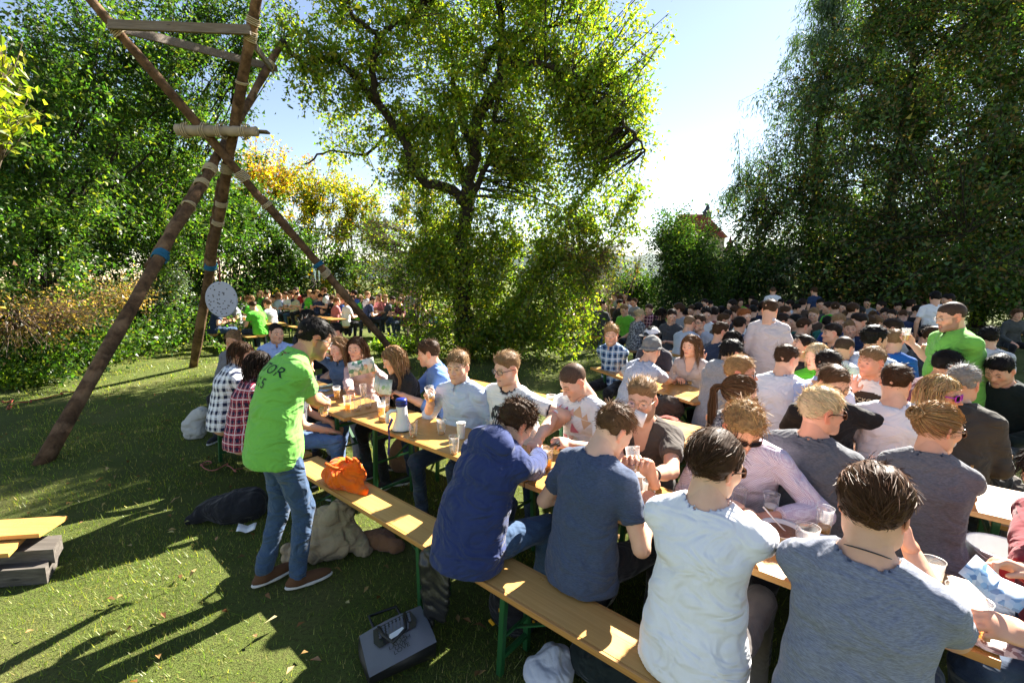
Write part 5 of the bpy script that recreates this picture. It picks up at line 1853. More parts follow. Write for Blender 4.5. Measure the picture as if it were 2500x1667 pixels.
# ------------------------------------------------------------------ beer tables and benches
ROW_C, ROW_U, ROW_V = vec(1.59, 1.322), unit((-0.7565, 0.654)), unit((0.654, 0.7565))
R3_N, R3_M = unit((0.934, 0.358)), unit((-0.358, 0.934))


def st(s, t, z=0.0):
    """a point of the front row: s along the table from its right front corner, t away from the lens"""
    p = ROW_C + ROW_U * s + ROW_V * t
    return vec(p[0], p[1], z)


def nm(n, m, z=0.0):
    p = R3_N * n + R3_M * m
    return vec(p[0], p[1], z)


_FUR = {}


def furniture(kind):
    """one table or bench with its parts; later ones are copies"""
    table = kind == 'table'
    L, Wd, Hh = (2.0, 0.5, 0.77) if table else (2.0, 0.255, 0.478)
    root = empty('beer_table' if table else 'beer_bench')
    nb = 3 if table else 2
    wmat = M['table_wood' if table else 'bench_wood']
    topn = 'tabletop' if table else 'seat'
    e = MB()
    e.box((0, 0, Hh - 0.030), (L - 0.03, Wd - 0.03, 0.014))
    for sy in (-1, 1): e.box((0, sy * (Wd / 2 - 0.010), Hh - 0.0165), (L, 0.018, 0.031), bev=0.002)
    for sx in (-1, 1): e.box((sx * (L / 2 - 0.009), 0, Hh - 0.0165), (0.016, Wd - 0.042, 0.030), bev=0.002)
    tp = e.build(topn, M['edge_wood'], root)
    w = (Wd - 0.0384) / nb
    for k in range(nb):
        m = MB(); m.box((0, -Wd / 2 + 0.0192 + w * (k + 0.5), Hh - 0.0115), (L - 0.0345, w - 0.0004, 0.022), bev=0.0004)
        m.build('plank', wmat, tp)
    lx, ly = (0.72, 0.185) if table else (0.70, 0.095)
    for sx in (-1, 1):
        for sy in (-1, 1):
            m = MB()
            m.bar((sx * lx, sy * ly, Hh - 0.04), (sx * (lx + 0.02), sy * (ly + 0.012), 0.0), 0.032, 0.032, (1, 0, 0), 0.003)
            m.build('leg', M['green_steel'], root)
        for zz in ((0.14, 0.62) if table else (0.10,)):
            m = MB()
            m.bar((sx * (lx + 0.013), -ly - 0.02, zz), (sx * (lx + 0.013), ly + 0.02, zz), 0.025, 0.025, bev=0.003)
            m.build('crossbar', M['green_steel'], root)
        m = MB()
        m.bar((sx * (lx - 0.01), 0, 0.40 if table else 0.22), (sx * 0.34, 0, Hh - 0.045), 0.028, 0.008, bev=0.001)
        m.bar((sx * lx, -ly, 0.40 if table else 0.22), (sx * lx, ly, 0.40 if table else 0.22), 0.014, 0.014)
        m.build('brace', M['green_steel'], root)
    return root


def put_furniture(kind, a, d, label):
    """a: middle of the long piece on the ground, d: its long direction"""
    if kind not in _FUR:
        _FUR[kind] = o = furniture(kind)
    else:
        o = copy_tree(_FUR[kind])
    o.location = (a[0], a[1], 0)
    o.rotation_euler = (0, 0, math.atan2(d[1], d[0]))
    tag(o, label, kind, 'tables of the beer garden' if kind == 'table' else 'benches of the beer garden')
    return o


for s_, lab in ((1.0, 'long pine table in front, at the right corner with the soup bowl'), (3.01, 'long pine table in the front row with the megaphone'), (5.03, 'pine table in the front row behind the left tutor')):
    put_furniture('table', st(s_, 0.25), ROW_U if s_ < 4 else unit(ROW_U + vec(0.02, 0.05)), lab)
for s_, lab in ((1.02, 'pine bench at the bottom, with the white T-shirt man on it'), (3.10, 'pine bench with the orange bag on it'), (5.20, 'pine bench under the two plaid-shirt women')):
    put_furniture('bench', st(s_, -0.405), ROW_U, lab)
for s_, lab in ((1.0, 'bench behind the front table under the brown T-shirt man'), (3.01, 'bench behind the megaphone table'), (5.03, 'bench behind the far end of the front row')):
    put_furniture('bench', st(s_, 0.845), ROW_U, lab)
for s_, lab in ((-0.85, 'pine table in the second row at the right'), (1.17, 'pine table in front of the blond man in grey'), (3.40, 'empty sunlit pine table behind the two white T-shirt men')):
    put_furniture('table', st(s_, 1.56), ROW_U, lab)
for s_, lab in ((-0.85, 'bench at the right edge with the plastic tub on it'), (1.17, 'bench under the ponytail woman'), (3.40, 'empty bench left of the ponytail woman')):
    put_furniture('bench', st(s_, 1.115), ROW_U, lab)
for s_, lab in ((-0.85, 'bench under the woman with purple sunglasses'), (1.17, 'bench under the man in the black T-shirt')):
    put_furniture('bench', st(s_, 2.10), ROW_U, lab)
put_furniture('table', nm(3.54, 4.50), R3_M, 'pine table in front of the blue plaid shirt man')
put_furniture('bench', nm(2.95, 4.5), R3_M, 'bench under the man in the grey beanie')
put_furniture('bench', nm(4.02, 4.8), R3_M, 'bench under the man in the baseball cap')
put_furniture('table', nm(4.15, 2.6), R3_M, 'pine table between the white-shirted backs and the waving man')
put_furniture('bench', nm(3.66, 2.5), R3_M, 'bench under the white-shirted backs')
put_furniture('bench', nm(4.64, 2.6), R3_M, 'bench under the waving man')
put_furniture('table', nm(6.36, 3.45), R3_M, 'pine table end beside the right tutor')
put_furniture('bench', nm(5.85, 3.45), R3_M, 'bench behind the right tutor')
put_furniture('table', nm(5.4, 5.3), R3_M, 'far table beyond the standing man in the pale shirt')
put_furniture('table', at(1500, 770, 0.77)[:2] + R3_M * 0.3, R3_M, 'far table in front of the man in the green T-shirt')
put_furniture('bench', at(1520, 800, 0.478)[:2], R3_M, 'far bench in front of the woman in the mottled blouse')
put_furniture('table', nm(7.6, 6.2), R3_M, 'far table in the shade, middle of the crowd')
put_furniture('bench', at(2440, 815, 0.478) + vec(0.9, 0.1, 0), (1, -0.1), 'far bench at the right edge with a seated woman')
LU = unit((-0.72, 0.69))
LV = vec(-LU[1], LU[0]) * -1
la = at(813, 781, 0.77)[:2] + unit((0.69, 0.72)) * 0.25
for k, lab in enumerate(('far left table below the tripod, with white cups, right part', 'far left table below the tripod, left part')):
    put_furniture('table', la + LU * (1.1 + 2.21 * k), LU, lab)
    put_furniture('bench', la + LU * (1.1 + 2.21 * k) - unit((0.69, 0.72)) * 0.70, LU, ['empty bench of the far left table, right part', 'bench of the far left table, left part'][k])
lb = at(655, 792, 0.77)[:2] + unit((0.69, 0.72)) * 0.25
put_furniture('table', lb + LU * 1.1, LU, 'far left table with beer cups beside the hanging disc')
put_furniture('bench', lb + LU * 0.9 - unit((0.69, 0.72)) * 0.70, LU, 'bench beside the hanging disc on the far left')
lc = at(1060, 765, 0.77)[:2]
put_furniture('table', lc + LU * 0.6, LU, 'far table behind the trunk of the crooked tree')
put_furniture('bench', at(1040, 778, 0.478)[:2], LU, 'far bench left of the crooked tree trunk')
put_furniture('bench', at(1060, 795, 0.478)[:2] + LU * 0.2, LU, 'nearer far bench left of the crooked tree trunk')

# ------------------------------------------------------------------ log tripod
def log_between(root, name, pts, r0, r1, mat, seed, n=12, jit=0.045, seg=22):
    rs = np.random.default_rng(seed)
    a, b = vec(pts[0]), vec(pts[-1])
    t = np.linspace(0, 1, seg)[:, None]
    P = a + (b - a) * t + rs.normal(0, 0.008, (seg, 3)) * np.sin(t * 3.14)
    rr = np.linspace(r0, r1, seg) * (1 + 0.05 * rs.standard_normal(seg))
    m = MB(); m.tube(P, rr, n, jit=jit)
    return m.build(name, mat, root, True)


def lashing(root, c, d, r, turns, pitch, mat, seed, th=0.009):
    rs = np.random.default_rng(seed)
    d = unit(d)
    x = unit(np.cross(d, (0.3, 0.2, 0.9))); y = np.cross(d, x)
    k = int(turns * 14)
    pts = []
    for i in range(k):
        a = i / 14 * 2 * math.pi
        pts.append(vec(c) + (x * math.cos(a) + y * math.sin(a)) * (r + 0.012 + 0.005 * rs.standard_normal()) + d * ((i / k - 0.5) * pitch + 0.012 * math.sin(a + seed)))
    m = MB(); m.tube(pts, th, 5)
    return m.build('rope_lashing', mat, root, True)


F1, F2, F3 = at(98, 1143, -0.05), at(471, 902, -0.05), at(1000, 905, -0.05)
X0 = at_y(548, 405, 8.1)
def ext(f, px, py, off):
    """where a log that stands on f and crosses at X0 + off reaches the picture height py"""
    q = X0 + vec(off)
    d = q - f
    best, bt = None, 1e9
    for t in np.linspace(1.05, 2.6, 600):
        p = f + d * t
        up = p[2] - CAM_H
        yy = 833.5 - CAM_F * (up * math.cos(CAM_P) + p[1] * math.sin(CAM_P)) / (p[1] * math.cos(CAM_P) - up * math.sin(CAM_P))
        if abs(yy - py) < bt: best, bt = p, abs(yy - py)
    return best, q


TP = empty('log_tripod', tuple(X0 * (1, 1, 0)))
tag(TP, 'tall tripod of crossed brown logs lashed with rope on the lawn', 'log tripod')
o0 = vec(TP.location)
LG = {}
for nm_, f, (px_, py_), off, r0, r1, sd in (('a', F1, (716, 100), (-0.10, -0.14, 0.0), 0.082, 0.066, 1), ('b', F2, (655, -60), (-0.02, 0.12, 0.0), 0.092, 0.075, 2), ('c', F3, (185, -40), (0.12, -0.02, 0.05), 0.080, 0.066, 3)):
    top, q = ext(f, px_, py_, off)
    LG[nm_] = (f, q, top)
    log_between(TP, 'log', (f - o0, top - o0), r0, r1, M['log'], sd)


def along(k, t):
    f, q, top = LG[k]
    return f + (q - f) * t


def along_py(k, py):
    f, q, top = LG[k]
    best, bt = None, 1e9
    for t in np.linspace(0.2, 2.6, 1200):
        p = f + (q - f) * t
        up = p[2] - CAM_H
        yy = 833.5 - CAM_F * (up * math.cos(CAM_P) + p[1] * math.sin(CAM_P)) / (p[1] * math.cos(CAM_P) - up * math.sin(CAM_P))
        if abs(yy - py) < bt: best, bt = p, abs(yy - py)
    return best


for k, t, tu, mt, sd in (('a', 0.97, 6, 'rope', 1), ('a', 0.90, 4, 'rope', 2), ('a', 0.80, 2, 'rope', 3), ('b', 1.0, 7, 'rope', 4), ('b', 0.86, 4, 'rope', 5), ('b', 0.78, 4, 'rope', 6), ('c', 0.95, 7, 'rope', 7), ('c', 0.84, 3, 'rope', 8), ('c', 0.54, 5, 'rope', 9),
                         ('a', 0.60, 5, 'blue_rope', 10), ('b', 0.58, 4, 'blue_rope', 11), ('c', 0.58, 3, 'blue_rope', 12)):
    f, q, top = LG[k]
    lashing(TP, along(k, t) - o0, q - f, 0.080, tu, 0.05 * tu / 2, M[mt], sd, 0.011 if mt == 'rope' else 0.014)
for k, py_, tu, sd in (('b', 50, 4, 13), ('b', 85, 6, 14), ('c', 72, 7, 15), ('a', 160, 5, 16), ('b', 200, 2, 17)):
    f, q, top = LG[k]
    lashing(TP, along_py(k, py_) - o0, q - f, 0.074, tu, 0.05 * tu / 2, M['rope'], sd, 0.010)
# a split half log along the lower part of two legs
for k, sd in (('a', 31), ('b', 32)):
    f, q, top = LG[k]
    offv = unit(np.cross(q - f, (0.2, 1, 0))) * 0.10
    log_between(TP, 'stiffening_log', (along(k, 0.56) + offv - o0, along(k, 0.94) + offv - o0), 0.062, 0.055, M['log'], sd)
# cross pieces
def plank(name, a, b, w, h, mat):
    m = MB(); m.bar(vec(a) - o0, vec(b) - o0, w, h, bev=0.004)
    return m.build(name, M[mat], TP)


pc, pb, pa = along_py('c', 72), along_py('b', 86), along_py('a', 160)
plank('crossbar_plank', pc + vec(0, -0.12, 0), pb + vec(0, -0.14, 0.0) + (pb - pc) * 0.04, 0.05, 0.13, 'plank_wood')
plank('crossbar_plank', pc + vec(-0.1, 0.09, 0.08), pa + vec(0, 0.09, 0) + (pa - pc) * 0.05, 0.05, 0.13, 'plank_wood')
plank('crossbar_plank', pb + vec(0, 0.12, -0.1), pa + vec(0.02, 0.02, -0.02) + (pa - pb) * 0.2, 0.045, 0.11, 'plank_wood')
c1, b1 = at_y(432, 318, LG['c'][1][1] - 0.30), at_y(628, 322, LG['b'][1][1] - 0.35)
log_between(TP, 'crossbar_log', (c1 - o0, b1 - o0), 0.085, 0.08, plain('pale_log', (0.34, 0.27, 0.19), 0.85, var=0.3, bump=0.4), 41)
plank('crossbar_plank', c1 + vec(0, 0.13, 0.09), b1 + vec(0.12, 0.13, 0.03), 0.13, 0.035, 'plank_wood')
for t in (0.12, 0.35, 0.55, 0.85):
    lashing(TP, c1 + (b1 - c1) * t - o0, b1 - c1, 0.10, 3, 0.10, M['rope'], int(t * 100), 0.009)
# hanging disc
hp_ = at_y(540, 628, along('b', 0.58)[1] - 0.35)
dc = at_y(541, 731, along('b', 0.58)[1] - 0.35)
DR = empty('hanging_disc', tuple(dc))
tag(DR, 'white round board with dark holes hanging from the tripod', 'target board')
m = MB(); m.lathe([(0, -0.02), (0.265, -0.02), (0.28, 0), (0.265, 0.02), (0, 0.02)], 40, (0, 0, 0), rotx(math.pi / 2) @ np.diag((1, 1.22, 1)))
db = m.build('board', plain('white_foam', (0.46, 0.47, 0.54), 0.8, var=0.08), DR, False)
rs = np.random.default_rng(8)
m = MB()
k = 0
while k < 48:
    x, z = rs.uniform(-0.26, 0.26), rs.uniform(-0.32, 0.32)
    if (x / 0.25) ** 2 + (z / 0.305) ** 2 < 1:
        m.lathe([(0, -0.006), (0.0105, -0.006), (0.0105, 0.0)], 8, (x, -0.0215, z), rotx(-math.pi / 2)); k += 1
m.build('holes', M['black_plastic'], db)['kind'] = 'stuff'
m = MB(); m.tube([(0, 0, 0.33), (0.01, 0, (hp_[2] - dc[2]) * 0.5 + 0.2), (0, 0, hp_[2] - dc[2])], 0.016, 6)
m.build('cord', plain('red_cord', (0.22, 0.05, 0.04), 0.8), DR, True)
DR.rotation_euler = (0, 0, R(12))
print('furniture', _time.time() - _T0)
# ------------------------------------------------------------------ who sits where
WHITE, BLACKC, NAVY, GREY, DGREY = (0.80, 0.80, 0.82), (0.012, 0.012, 0.014), (0.022, 0.035, 0.085), (0.30, 0.31, 0.33), (0.06, 0.062, 0.07)
TUTOR, LBLUE, DENIMB, MAROON = (0.17, 0.48, 0.075), (0.46, 0.56, 0.76), (0.10, 0.20, 0.46), (0.075, 0.012, 0.030)
JEANS, DJEANS, BLK = (0.045, 0.085, 0.16), (0.02, 0.032, 0.06), (0.012, 0.012, 0.014)
NEAR, FAR_ = 40.8, 220.8
PPL = {}


def who(key, *a, **k):
    PPL[key] = person(*a, **k)
    return PPL[key]


# ---- front row, backs to the lens
who('hoodie', 'man in a royal blue hoodie bent over the table, back to camera', (1261, 1036), 44, top='hoodie', tcol=(0.024, 0.038, 0.120), tmat='fleece', hair='curly', hcol='brown', lean=(16, 28, 42, 42), hpitch=36, hyaw=14, bulk=1.02,
    R=dict(px=(1325, 1105, 0.82), hint=(0.6, -0.4, -0.7)), L=dict(px=(1215, 1075, 0.85), hint=(-0.9, -0.2, -0.3)), lcol=JEANS, hem=0.20, fold=0.0045)
who('navytee', 'man in a faded navy T-shirt with short hair, back to camera', (1498, 1051), 48, tcol=(0.055, 0.075, 0.125), tmat='heather', hair='short', hcol='mid', lean=(6, 10, 22, 40), hpitch=34, hyaw=18, skin='pale', bulk=0.92,
    R=dict(px=(1580, 1235, 0.83), hint=(0.5, -0.5, -0.8), hand='pinch'), L=dict(px=(1440, 1195, 0.80), hint=(-0.6, -0.4, -0.8)), lcol=BLK, lmat='cloth', hem=0.16)
who('whitetee', 'man in a white T-shirt and black sunglasses, back to camera', (1748, 1139), 36, tcol=(0.84, 0.84, 0.86), hair='thick', hcol='brown', lean=(8, 10, 14, 18), hpitch=14, hyaw=30, glasses='sun', skin='pale', bulk=0.93,
    R=dict(px=(1830, 1262, 0.86), hint=(0.9, -0.2, -0.5), hand='pinch'), L=dict(px=(1790, 1235, 0.86), hint=(-0.7, -0.3, -0.6), hand='grip'), lcol=(0.12, 0.105, 0.10), lmat='cloth', hem=0.20)
who('greytee', 'man in a heather grey T-shirt with a black cord necklace, nearest the camera', (2134, 1243), 42, tcol=(0.20, 0.215, 0.26), tmat='heather', hair='thick', hcol=(0.085, 0.040, 0.018), lean=(10, 12, 14, 16), hpitch=14, hyaw=6, bulk=1.0,
    R=dict(px=(2225, 1345, 1.00), hint=(0.45, 0.1, -0.9), hand='fist', pn=(1, 0.4, 0.3), hd=(-0.35, 0.2, 0.9)), L=dict(px=(1990, 1330, 0.80), hint=(-0.8, -0.4, -0.5)), lcol=DJEANS, hem=0.2, neckdrop=0.022)
who('leafletman', 'person at the right edge reading a leaflet, only hands and jeans in view', None, 282, loc=at(2640, 1580, 0.58)[:2], seat=0.478, tcol=(0.20, 0.02, 0.03), top='long', hair='short', hcol='dark', lean=(8, 8, 10, 20), hpitch=30,
    R=dict(px=(2512, 1440, 1.02), hint=(0.5, -0.5, -0.7), hand='grip', hd=(0.1, 1.0, 0.25), pn=(0.5, -0.1, 0.8)), L=dict(px=(2510, 1560, 0.92), hint=(-0.5, -0.5, -0.7), hand='grip', hd=(0.15, 1.0, 0.2), pn=(-0.5, 0.1, 0.8)), lcol=DJEANS)
# ---- far side of the front row, facing the lens
who('checked', 'man in a fine checked shirt and dark sunglasses looking down', (1813, 1045), 214, top='shirt', tmat='check', tcol=(1, 1, 1), hair='messy', hcol='gold', lean=(8, 12, 22, 34), hpitch=36, hyaw=-30, glasses='sun', skin='ruddy',
    L=dict(px=(1893, 1262, 0.81), hint=(-0.8, -0.3, -0.5), hand='relaxed'), R=dict(px=(1720, 1230, 0.80)), lcol=BLK, lmat='cloth', beard=0.25)
who('brown', 'bearded man in a brown T-shirt and round glasses holding paper to his mouth', (1567, 976), 206, tcol=(0.075, 0.062, 0.052), vneck=True, hair='quiff', hcol='light', beard=0.8, glasses='round', lean=(10, 14, 16, 14), hpitch=6, hyaw=6, skin='fair', eyes=0.55,
    L=dict(px=(1590, 1160, 0.98), hint=(-0.6, 0.4, -1.0), hand='grip', hd=(0.30, 0.25, 0.9), pn=(-0.3, -0.9, 0.2)), R=dict(px=(1535, 1170, 0.97), hint=(0.5, 0.4, -1.0), hand='grip', hd=(-0.25, 0.2, 0.9), pn=(0.4, -0.8, 0.2)), watch='L', lcol=DJEANS)
who('printtee', 'man in a white T-shirt with pink triangles looking into a wallet', (1400, 931), 226, tcol=(0.80, 0.80, 0.80), hair='buzz', hcol='brown', lean=(6, 8, 14, 24), hpitch=34, hyaw=20, eyes=0.2, skin='pale',
    L=dict(px=(1395, 1085, 0.90), hint=(-0.6, -0.2, -0.8), hand='grip', pn=(-0.5, 0.2, 0.7)), R=dict(px=(1310, 1075, 0.90), hint=(0.6, -0.2, -0.8), hand='pinch'), lcol=DJEANS)
who('ringer', 'sturdy man in a white ringer T-shirt and dark square glasses', (1237, 901), 218, tcol=(0.80, 0.79, 0.77), trim=(0.015, 0.014, 0.022), hair='quiff', hcol='light', glasses='square', lean=(4, 6, 8, 10), hpitch=8, hyaw=12, bulk=1.16, scale=1.02, skin='pale', belly=0.015, eyes=0.5,
    L=dict(px=(1325, 1062, 0.78), hint=(-1.0, -0.1, -0.1)), R=dict(px=(1120, 1080, 0.66), hint=(0.6, -0.4, -0.7)), lcol=DJEANS)
who('lightblue', 'young man in a pale blue button shirt raising a beer cup', (1118, 896), 205, top='rolled', tcol=(0.50, 0.58, 0.74), hair='short', hcol='light', lean=(5, 6, 8, 10), hpitch=6, hyaw=-6, skin='pale', eyes=0.7,
    R=dict(px=(1050, 975, 0.98), hint=(0.7, 0.1, -0.9), hand='grip', hd=(-0.1, 0.5, 0.8), pn=(0.9, -0.3, 0.2)), L=dict(px=(1130, 1040, 0.74), hint=(-0.7, -0.3, -0.6)), lcol=DJEANS)
who('denim', 'young man in a denim blue hooded shirt seen in profile', (1046, 863), 248, top='rolled', tcol=(0.14, 0.26, 0.58), hair='neat', hcol='brown', lean=(8, 12, 16, 20), hpitch=10, hyaw=18, skin='fair',
    L=dict(px=(985, 965, 0.88), hint=(-0.6, -0.2, -0.8), hand='grip'), R=dict(px=(965, 960, 0.88), hint=(0.6, -0.2, -0.8), hand='grip'), lcol=DJEANS)
who('blackgirl', 'long-haired woman in a black top reading a leaflet', (960, 878), 226, fem=True, top='long', tcol=(0.014, 0.014, 0.016), hair='long', hcol='light', hlen=0.42, lean=(6, 8, 14, 22), hpitch=24, hyaw=24, eyes=0.25, skin='pale',
    L=dict(px=(955, 958, 0.90), hand='grip'), R=dict(px=(932, 962, 0.88), hand='grip'), lcol=BLK)
who('pinkgirl', 'brown-haired woman in a pink cardigan with a fur collar holding up a leaflet', (870, 851), 196, fem=True, top='long', tcol=(0.56, 0.40, 0.38), hair='long', hcol='brown', hlen=0.34, lean=(4, 5, 8, 10), hpitch=4, hyaw=-8, eyes=0.7, skin='fair',
    L=dict(px=(912, 905, 1.04), hint=(-0.8, -0.2, -0.7), hand='grip', hd=(0.2, 0.4, 0.9), pn=(-0.3, -0.9, 0.1)), R=dict(px=(855, 960, 0.84)), lcol=GREY)
who('phonegirl', 'long-haired woman resting her hand against her temple', (826, 851), 200, fem=True, top='rolled', tcol=(0.06, 0.11, 0.20), hair='long', hcol='light', hlen=0.46, lean=(6, 8, 12, 14), hpitch=12, hyaw=8, hroll=6, eyes=0.3, skin='pale',
    R=dict(h=(0.10, -0.005, -0.085), hint=(0.9, 0.2, -0.7), hand='relaxed', hd=(-0.25, 0.1, 1), pn=(1, 0, 0.2)), L=dict(px=(838, 925, 0.84)), lcol=DJEANS)
who('navyback', 'dark-haired man in a navy shirt leaning in behind the left tutor', (818, 812), 255, top='rolled', tcol=(0.02, 0.03, 0.065), hair='short', hcol='black', lean=(10, 14, 20, 20), hpitch=15, hyaw=-30, lod=2, lcol=DJEANS)
who('bluecollar', 'man in a light blue collared shirt talking, beyond the left tutor', (675, 814), 150, top='shirt', tcol=(0.36, 0.48, 0.78), hair='receding', hcol='dark', lean=(4, 6, 8, 12), hpitch=4, hyaw=-20, skin='fair', lod=1, lcol=DJEANS)
who('smoker', 'woman in a grey knit top with her hand at her mouth', (570, 832), 172, fem=True, top='long', tcol=(0.16, 0.16, 0.17), tmat='heather', hair='bun', hcol='light', lean=(8, 10, 12, 14), hpitch=14, skin='tan', eyes=0.3,
    L=dict(h=(-0.015, 0.115, -0.125), hint=(-0.7, 0.0, -0.9), hand='relaxed', hd=(0.35, 0.1, 0.9), pn=(0, 1, 0.2)), lcol=BLK)
who('plaidnavy', 'brown-haired woman in a navy and white plaid shirt, back to camera', (590, 866), 58, fem=True, top='shirt', tmat='plaid_navy', tcol=(1, 1, 1), hair='bob', hcol='brown', hlen=0.20, lean=(8, 12, 18, 22), hpitch=16, hyaw=20, lcol=BLK, bulk=1.05, scale=0.97, hem=0.2,
    R=dict(px=(690, 960, 0.82)), L=dict(px=(660, 940, 0.82)))
who('plaidred', 'woman with long dark curls in a red plaid shirt beside the left tutor', (634, 893), 52, fem=True, top='shirt', tmat='plaid_red', tcol=(1, 1, 1), hair='long', hcol='dark', hlen=0.36, lean=(8, 12, 16, 20), hpitch=18, hyaw=10, lcol=BLK, hem=0.2,
    R=dict(px=(735, 990, 0.82)), L=dict(px=(700, 965, 0.82)))
who('jeansperson', 'seated person in blue jeans mostly hidden behind the left tutor', (738, 892), 72, fem=True, top='tee', tcol=(0.05, 0.05, 0.06), hair='long', hcol='mid', lean=(8, 10, 12, 14), hpitch=10, hyaw=20, lcol=(0.07, 0.13, 0.27), RL=dict(out=0.35), lod=2)
# ---- the two tutors and other standing people
tut = who('tutor', 'tutor in a bright green polo shirt and jeans standing at the left', (768, 828), 48, stand=True, top='polo', tcol=TUTOR, hair='short', hcol='black', lean=(8, 16, 26, 46), hpitch=24, hyaw=4, beard=0.55, glasses='square', skin='tan', scale=1.045, bulk=1.0, lcol=(0.040, 0.075, 0.14), shoe='shoe_brown', hem=0.15,
    R=dict(px=(800, 1000, 1.02), hint=(0.9, -0.7, -0.7), hand='pinch', pn=(0.2, 0.1, 1)), L=dict(px=(775, 975, 1.06), hint=(-0.6, -0.3, -0.8), hand='pinch'), LL=dict(ankle=(-0.085, -0.10, 0.09)), RL=dict(ankle=(0.09, 0.06, 0.09)))
who('tutor2', 'heavy tutor in a bright green polo shirt standing at the right with beer cups', (2321, 774), 278, stand=True, top='polo', tcol=TUTOR, hair='buzz', hcol='black', lean=(2, 3, 6, 14), hpitch=14, hyaw=6, beard=0.6, glasses='thin', skin='fair', bulk=1.22, belly=0.05, scale=1.03, lcol=DJEANS, hem=0.2,
    R=dict(px=(2225, 838, 1.34), hint=(0.4, -0.3, -0.9), hand='grip', pn=(1, 0, 0.3)), L=dict(px=(2240, 850, 1.28), hint=(-0.4, -0.3, -0.9), hand='grip', pn=(-1, 0, 0.3)))
who('pale', 'standing man in a pale pinkish shirt, back to camera', (1880, 759), 28, stand=True, top='shirt', tcol=(0.56, 0.50, 0.50), hair='short', hcol='brown', lean=(2, 2, 6, 16), hpitch=24, hyaw=14, lod=2, lcol=DJEANS, hem=0.25)
who('whitestand', 'far standing man in a white T-shirt against the dark hedge', (1887, 711), 20, stand=True, tcol=WHITE, hair='buzz', hcol='brown', lod=2, hpitch=8, lcol=DJEANS)
who('navystand', 'far standing man in a dark blue T-shirt against the dark hedge', (1987, 712), 350, stand=True, tcol=(0.02, 0.04, 0.10), hair='short', hcol='brown', lod=2, hpitch=8, lcol=DJEANS)
who('whitetwist', 'standing man in a white T-shirt with curly dark hair behind the right tutor', (2283, 729), 30, stand=True, tcol=WHITE, hair='curly', hcol='black', lod=2, hpitch=22, lean=(2, 2, 6, 18), lcol=DJEANS)
# ---- second row
who('blondgrey', 'blond man in a charcoal T-shirt and sunglasses looking right, back to camera', (2006, 1005), 52, tcol=(0.105, 0.108, 0.118), tmat='heather', hair='neat', hcol='pale', lean=(8, 10, 12, 12), hpitch=4, hyaw=42, glasses='sun', skin='ruddy', bulk=1.08, hem=0.22,
    R=dict(px=(2090, 1130, 0.80)), L=dict(px=(1950, 1100, 0.80)), lcol=JEANS)
who('bungrey', 'woman with a blond bun in a grey T-shirt and pale jeans, back to camera', (2290, 1045), 44, fem=True, tcol=(0.135, 0.138, 0.15), tmat='heather', hair='bun', hcol='gold', lean=(6, 8, 12, 14), hpitch=10, hyaw=42, glasses='sun', skin='fair', hem=0.15, scale=0.97,
    R=dict(px=(2370, 1160, 0.80)), L=dict(px=(2200, 1120, 0.80)), lcol=(0.28, 0.34, 0.40))
who('ponytail', 'woman with a long brown ponytail in a dark flowered top', (1808, 966), 75, fem=True, top='tee', tmat='mottle', tcol=(1, 1, 1), hair='pony', hcol='mid', hlen=0.42, lean=(6, 8, 10, 12), hpitch=10, hyaw=30, glasses='sun', skin='fair', lcol=BLK)
who('glassgrey', 'man in a grey T-shirt and dark glasses looking right', (1808, 911), 110, tcol=(0.20, 0.20, 0.21), tmat='heather', hair='short', hcol='gold', lean=(4, 6, 8, 10), hpitch=2, hyaw=12, glasses='square', skin='ruddy', lcol=DJEANS, L=dict(l=(-0.2, 0.1, 0.62)), R=dict(l=(0.22, 0.2, 0.60)))
who('blacktee', 'bearded man in a black T-shirt and glasses frowning at the second table', (2035, 940), 200, tcol=(0.014, 0.014, 0.015), hair='neat', hcol='mid', beard=0.55, glasses='square', lean=(8, 10, 12, 16), hpitch=14, hyaw=-16, eyes=0.35, skin='fair',
    L=dict(px=(2120, 1075, 0.80), hint=(-0.9, -0.2, -0.4)), R=dict(px=(2000, 1085, 0.80)), lcol=DJEANS)
who('purple', 'blond woman with purple sunglasses in a striped tank top', (2298, 963), 205, fem=True, top='tank', tcol=(0.75, 0.75, 0.76), hair='long', hcol='blond', hlen=0.22, lean=(14, 16, 16, 12), hpitch=4, hyaw=-55, glasses='purple', skin='tan',
    R=dict(px=(2150, 1085, 0.80), hint=(0.9, -0.3, -0.4)), L=dict(px=(2310, 1110, 0.80)), lcol=BLK)
who('olive', 'grey-haired man in an olive jacket, back to camera at the right', (2351, 938), 62, top='jacket', tcol=(0.055, 0.050, 0.042), hair='short', hcol='grey', lean=(8, 10, 12, 14), hpitch=12, bulk=1.08, hem=0.3, lcol=BLK, lmat='cloth')
who('maroon', 'dark-haired man in a maroon sweater leaning in profile', (2313, 894), 95, top='long', tcol=MAROON, hair='neat', hcol='black', lean=(10, 16, 22, 24), hpitch=10, hyaw=8, skin='olive', lod=2, lcol=BLK)
who('rock', 'man in a white band T-shirt raising his open hand', (2127, 884), 232, tcol=(0.76, 0.76, 0.74), hair='short', hcol='light', lean=(4, 5, 6, 8), hpitch=4, hyaw=26, skin='ruddy', eyes=0.4,
    R=dict(px=(2075, 955, 1.02), hint=(0.8, -0.2, -0.8), hand='spread', hd=(-0.2, 0.15, 1), pn=(0.2, -1, 0.1)), lcol=DJEANS)
who('whiteback', 'man in a white T-shirt with neat brown hair, back to camera, right of the centre', (2188, 935), 30, tcol=WHITE, hair='short', hcol='brown', lean=(6, 8, 10, 14), hpitch=10, hyaw=24, skin='pale', lcol=DJEANS, hem=0.2)
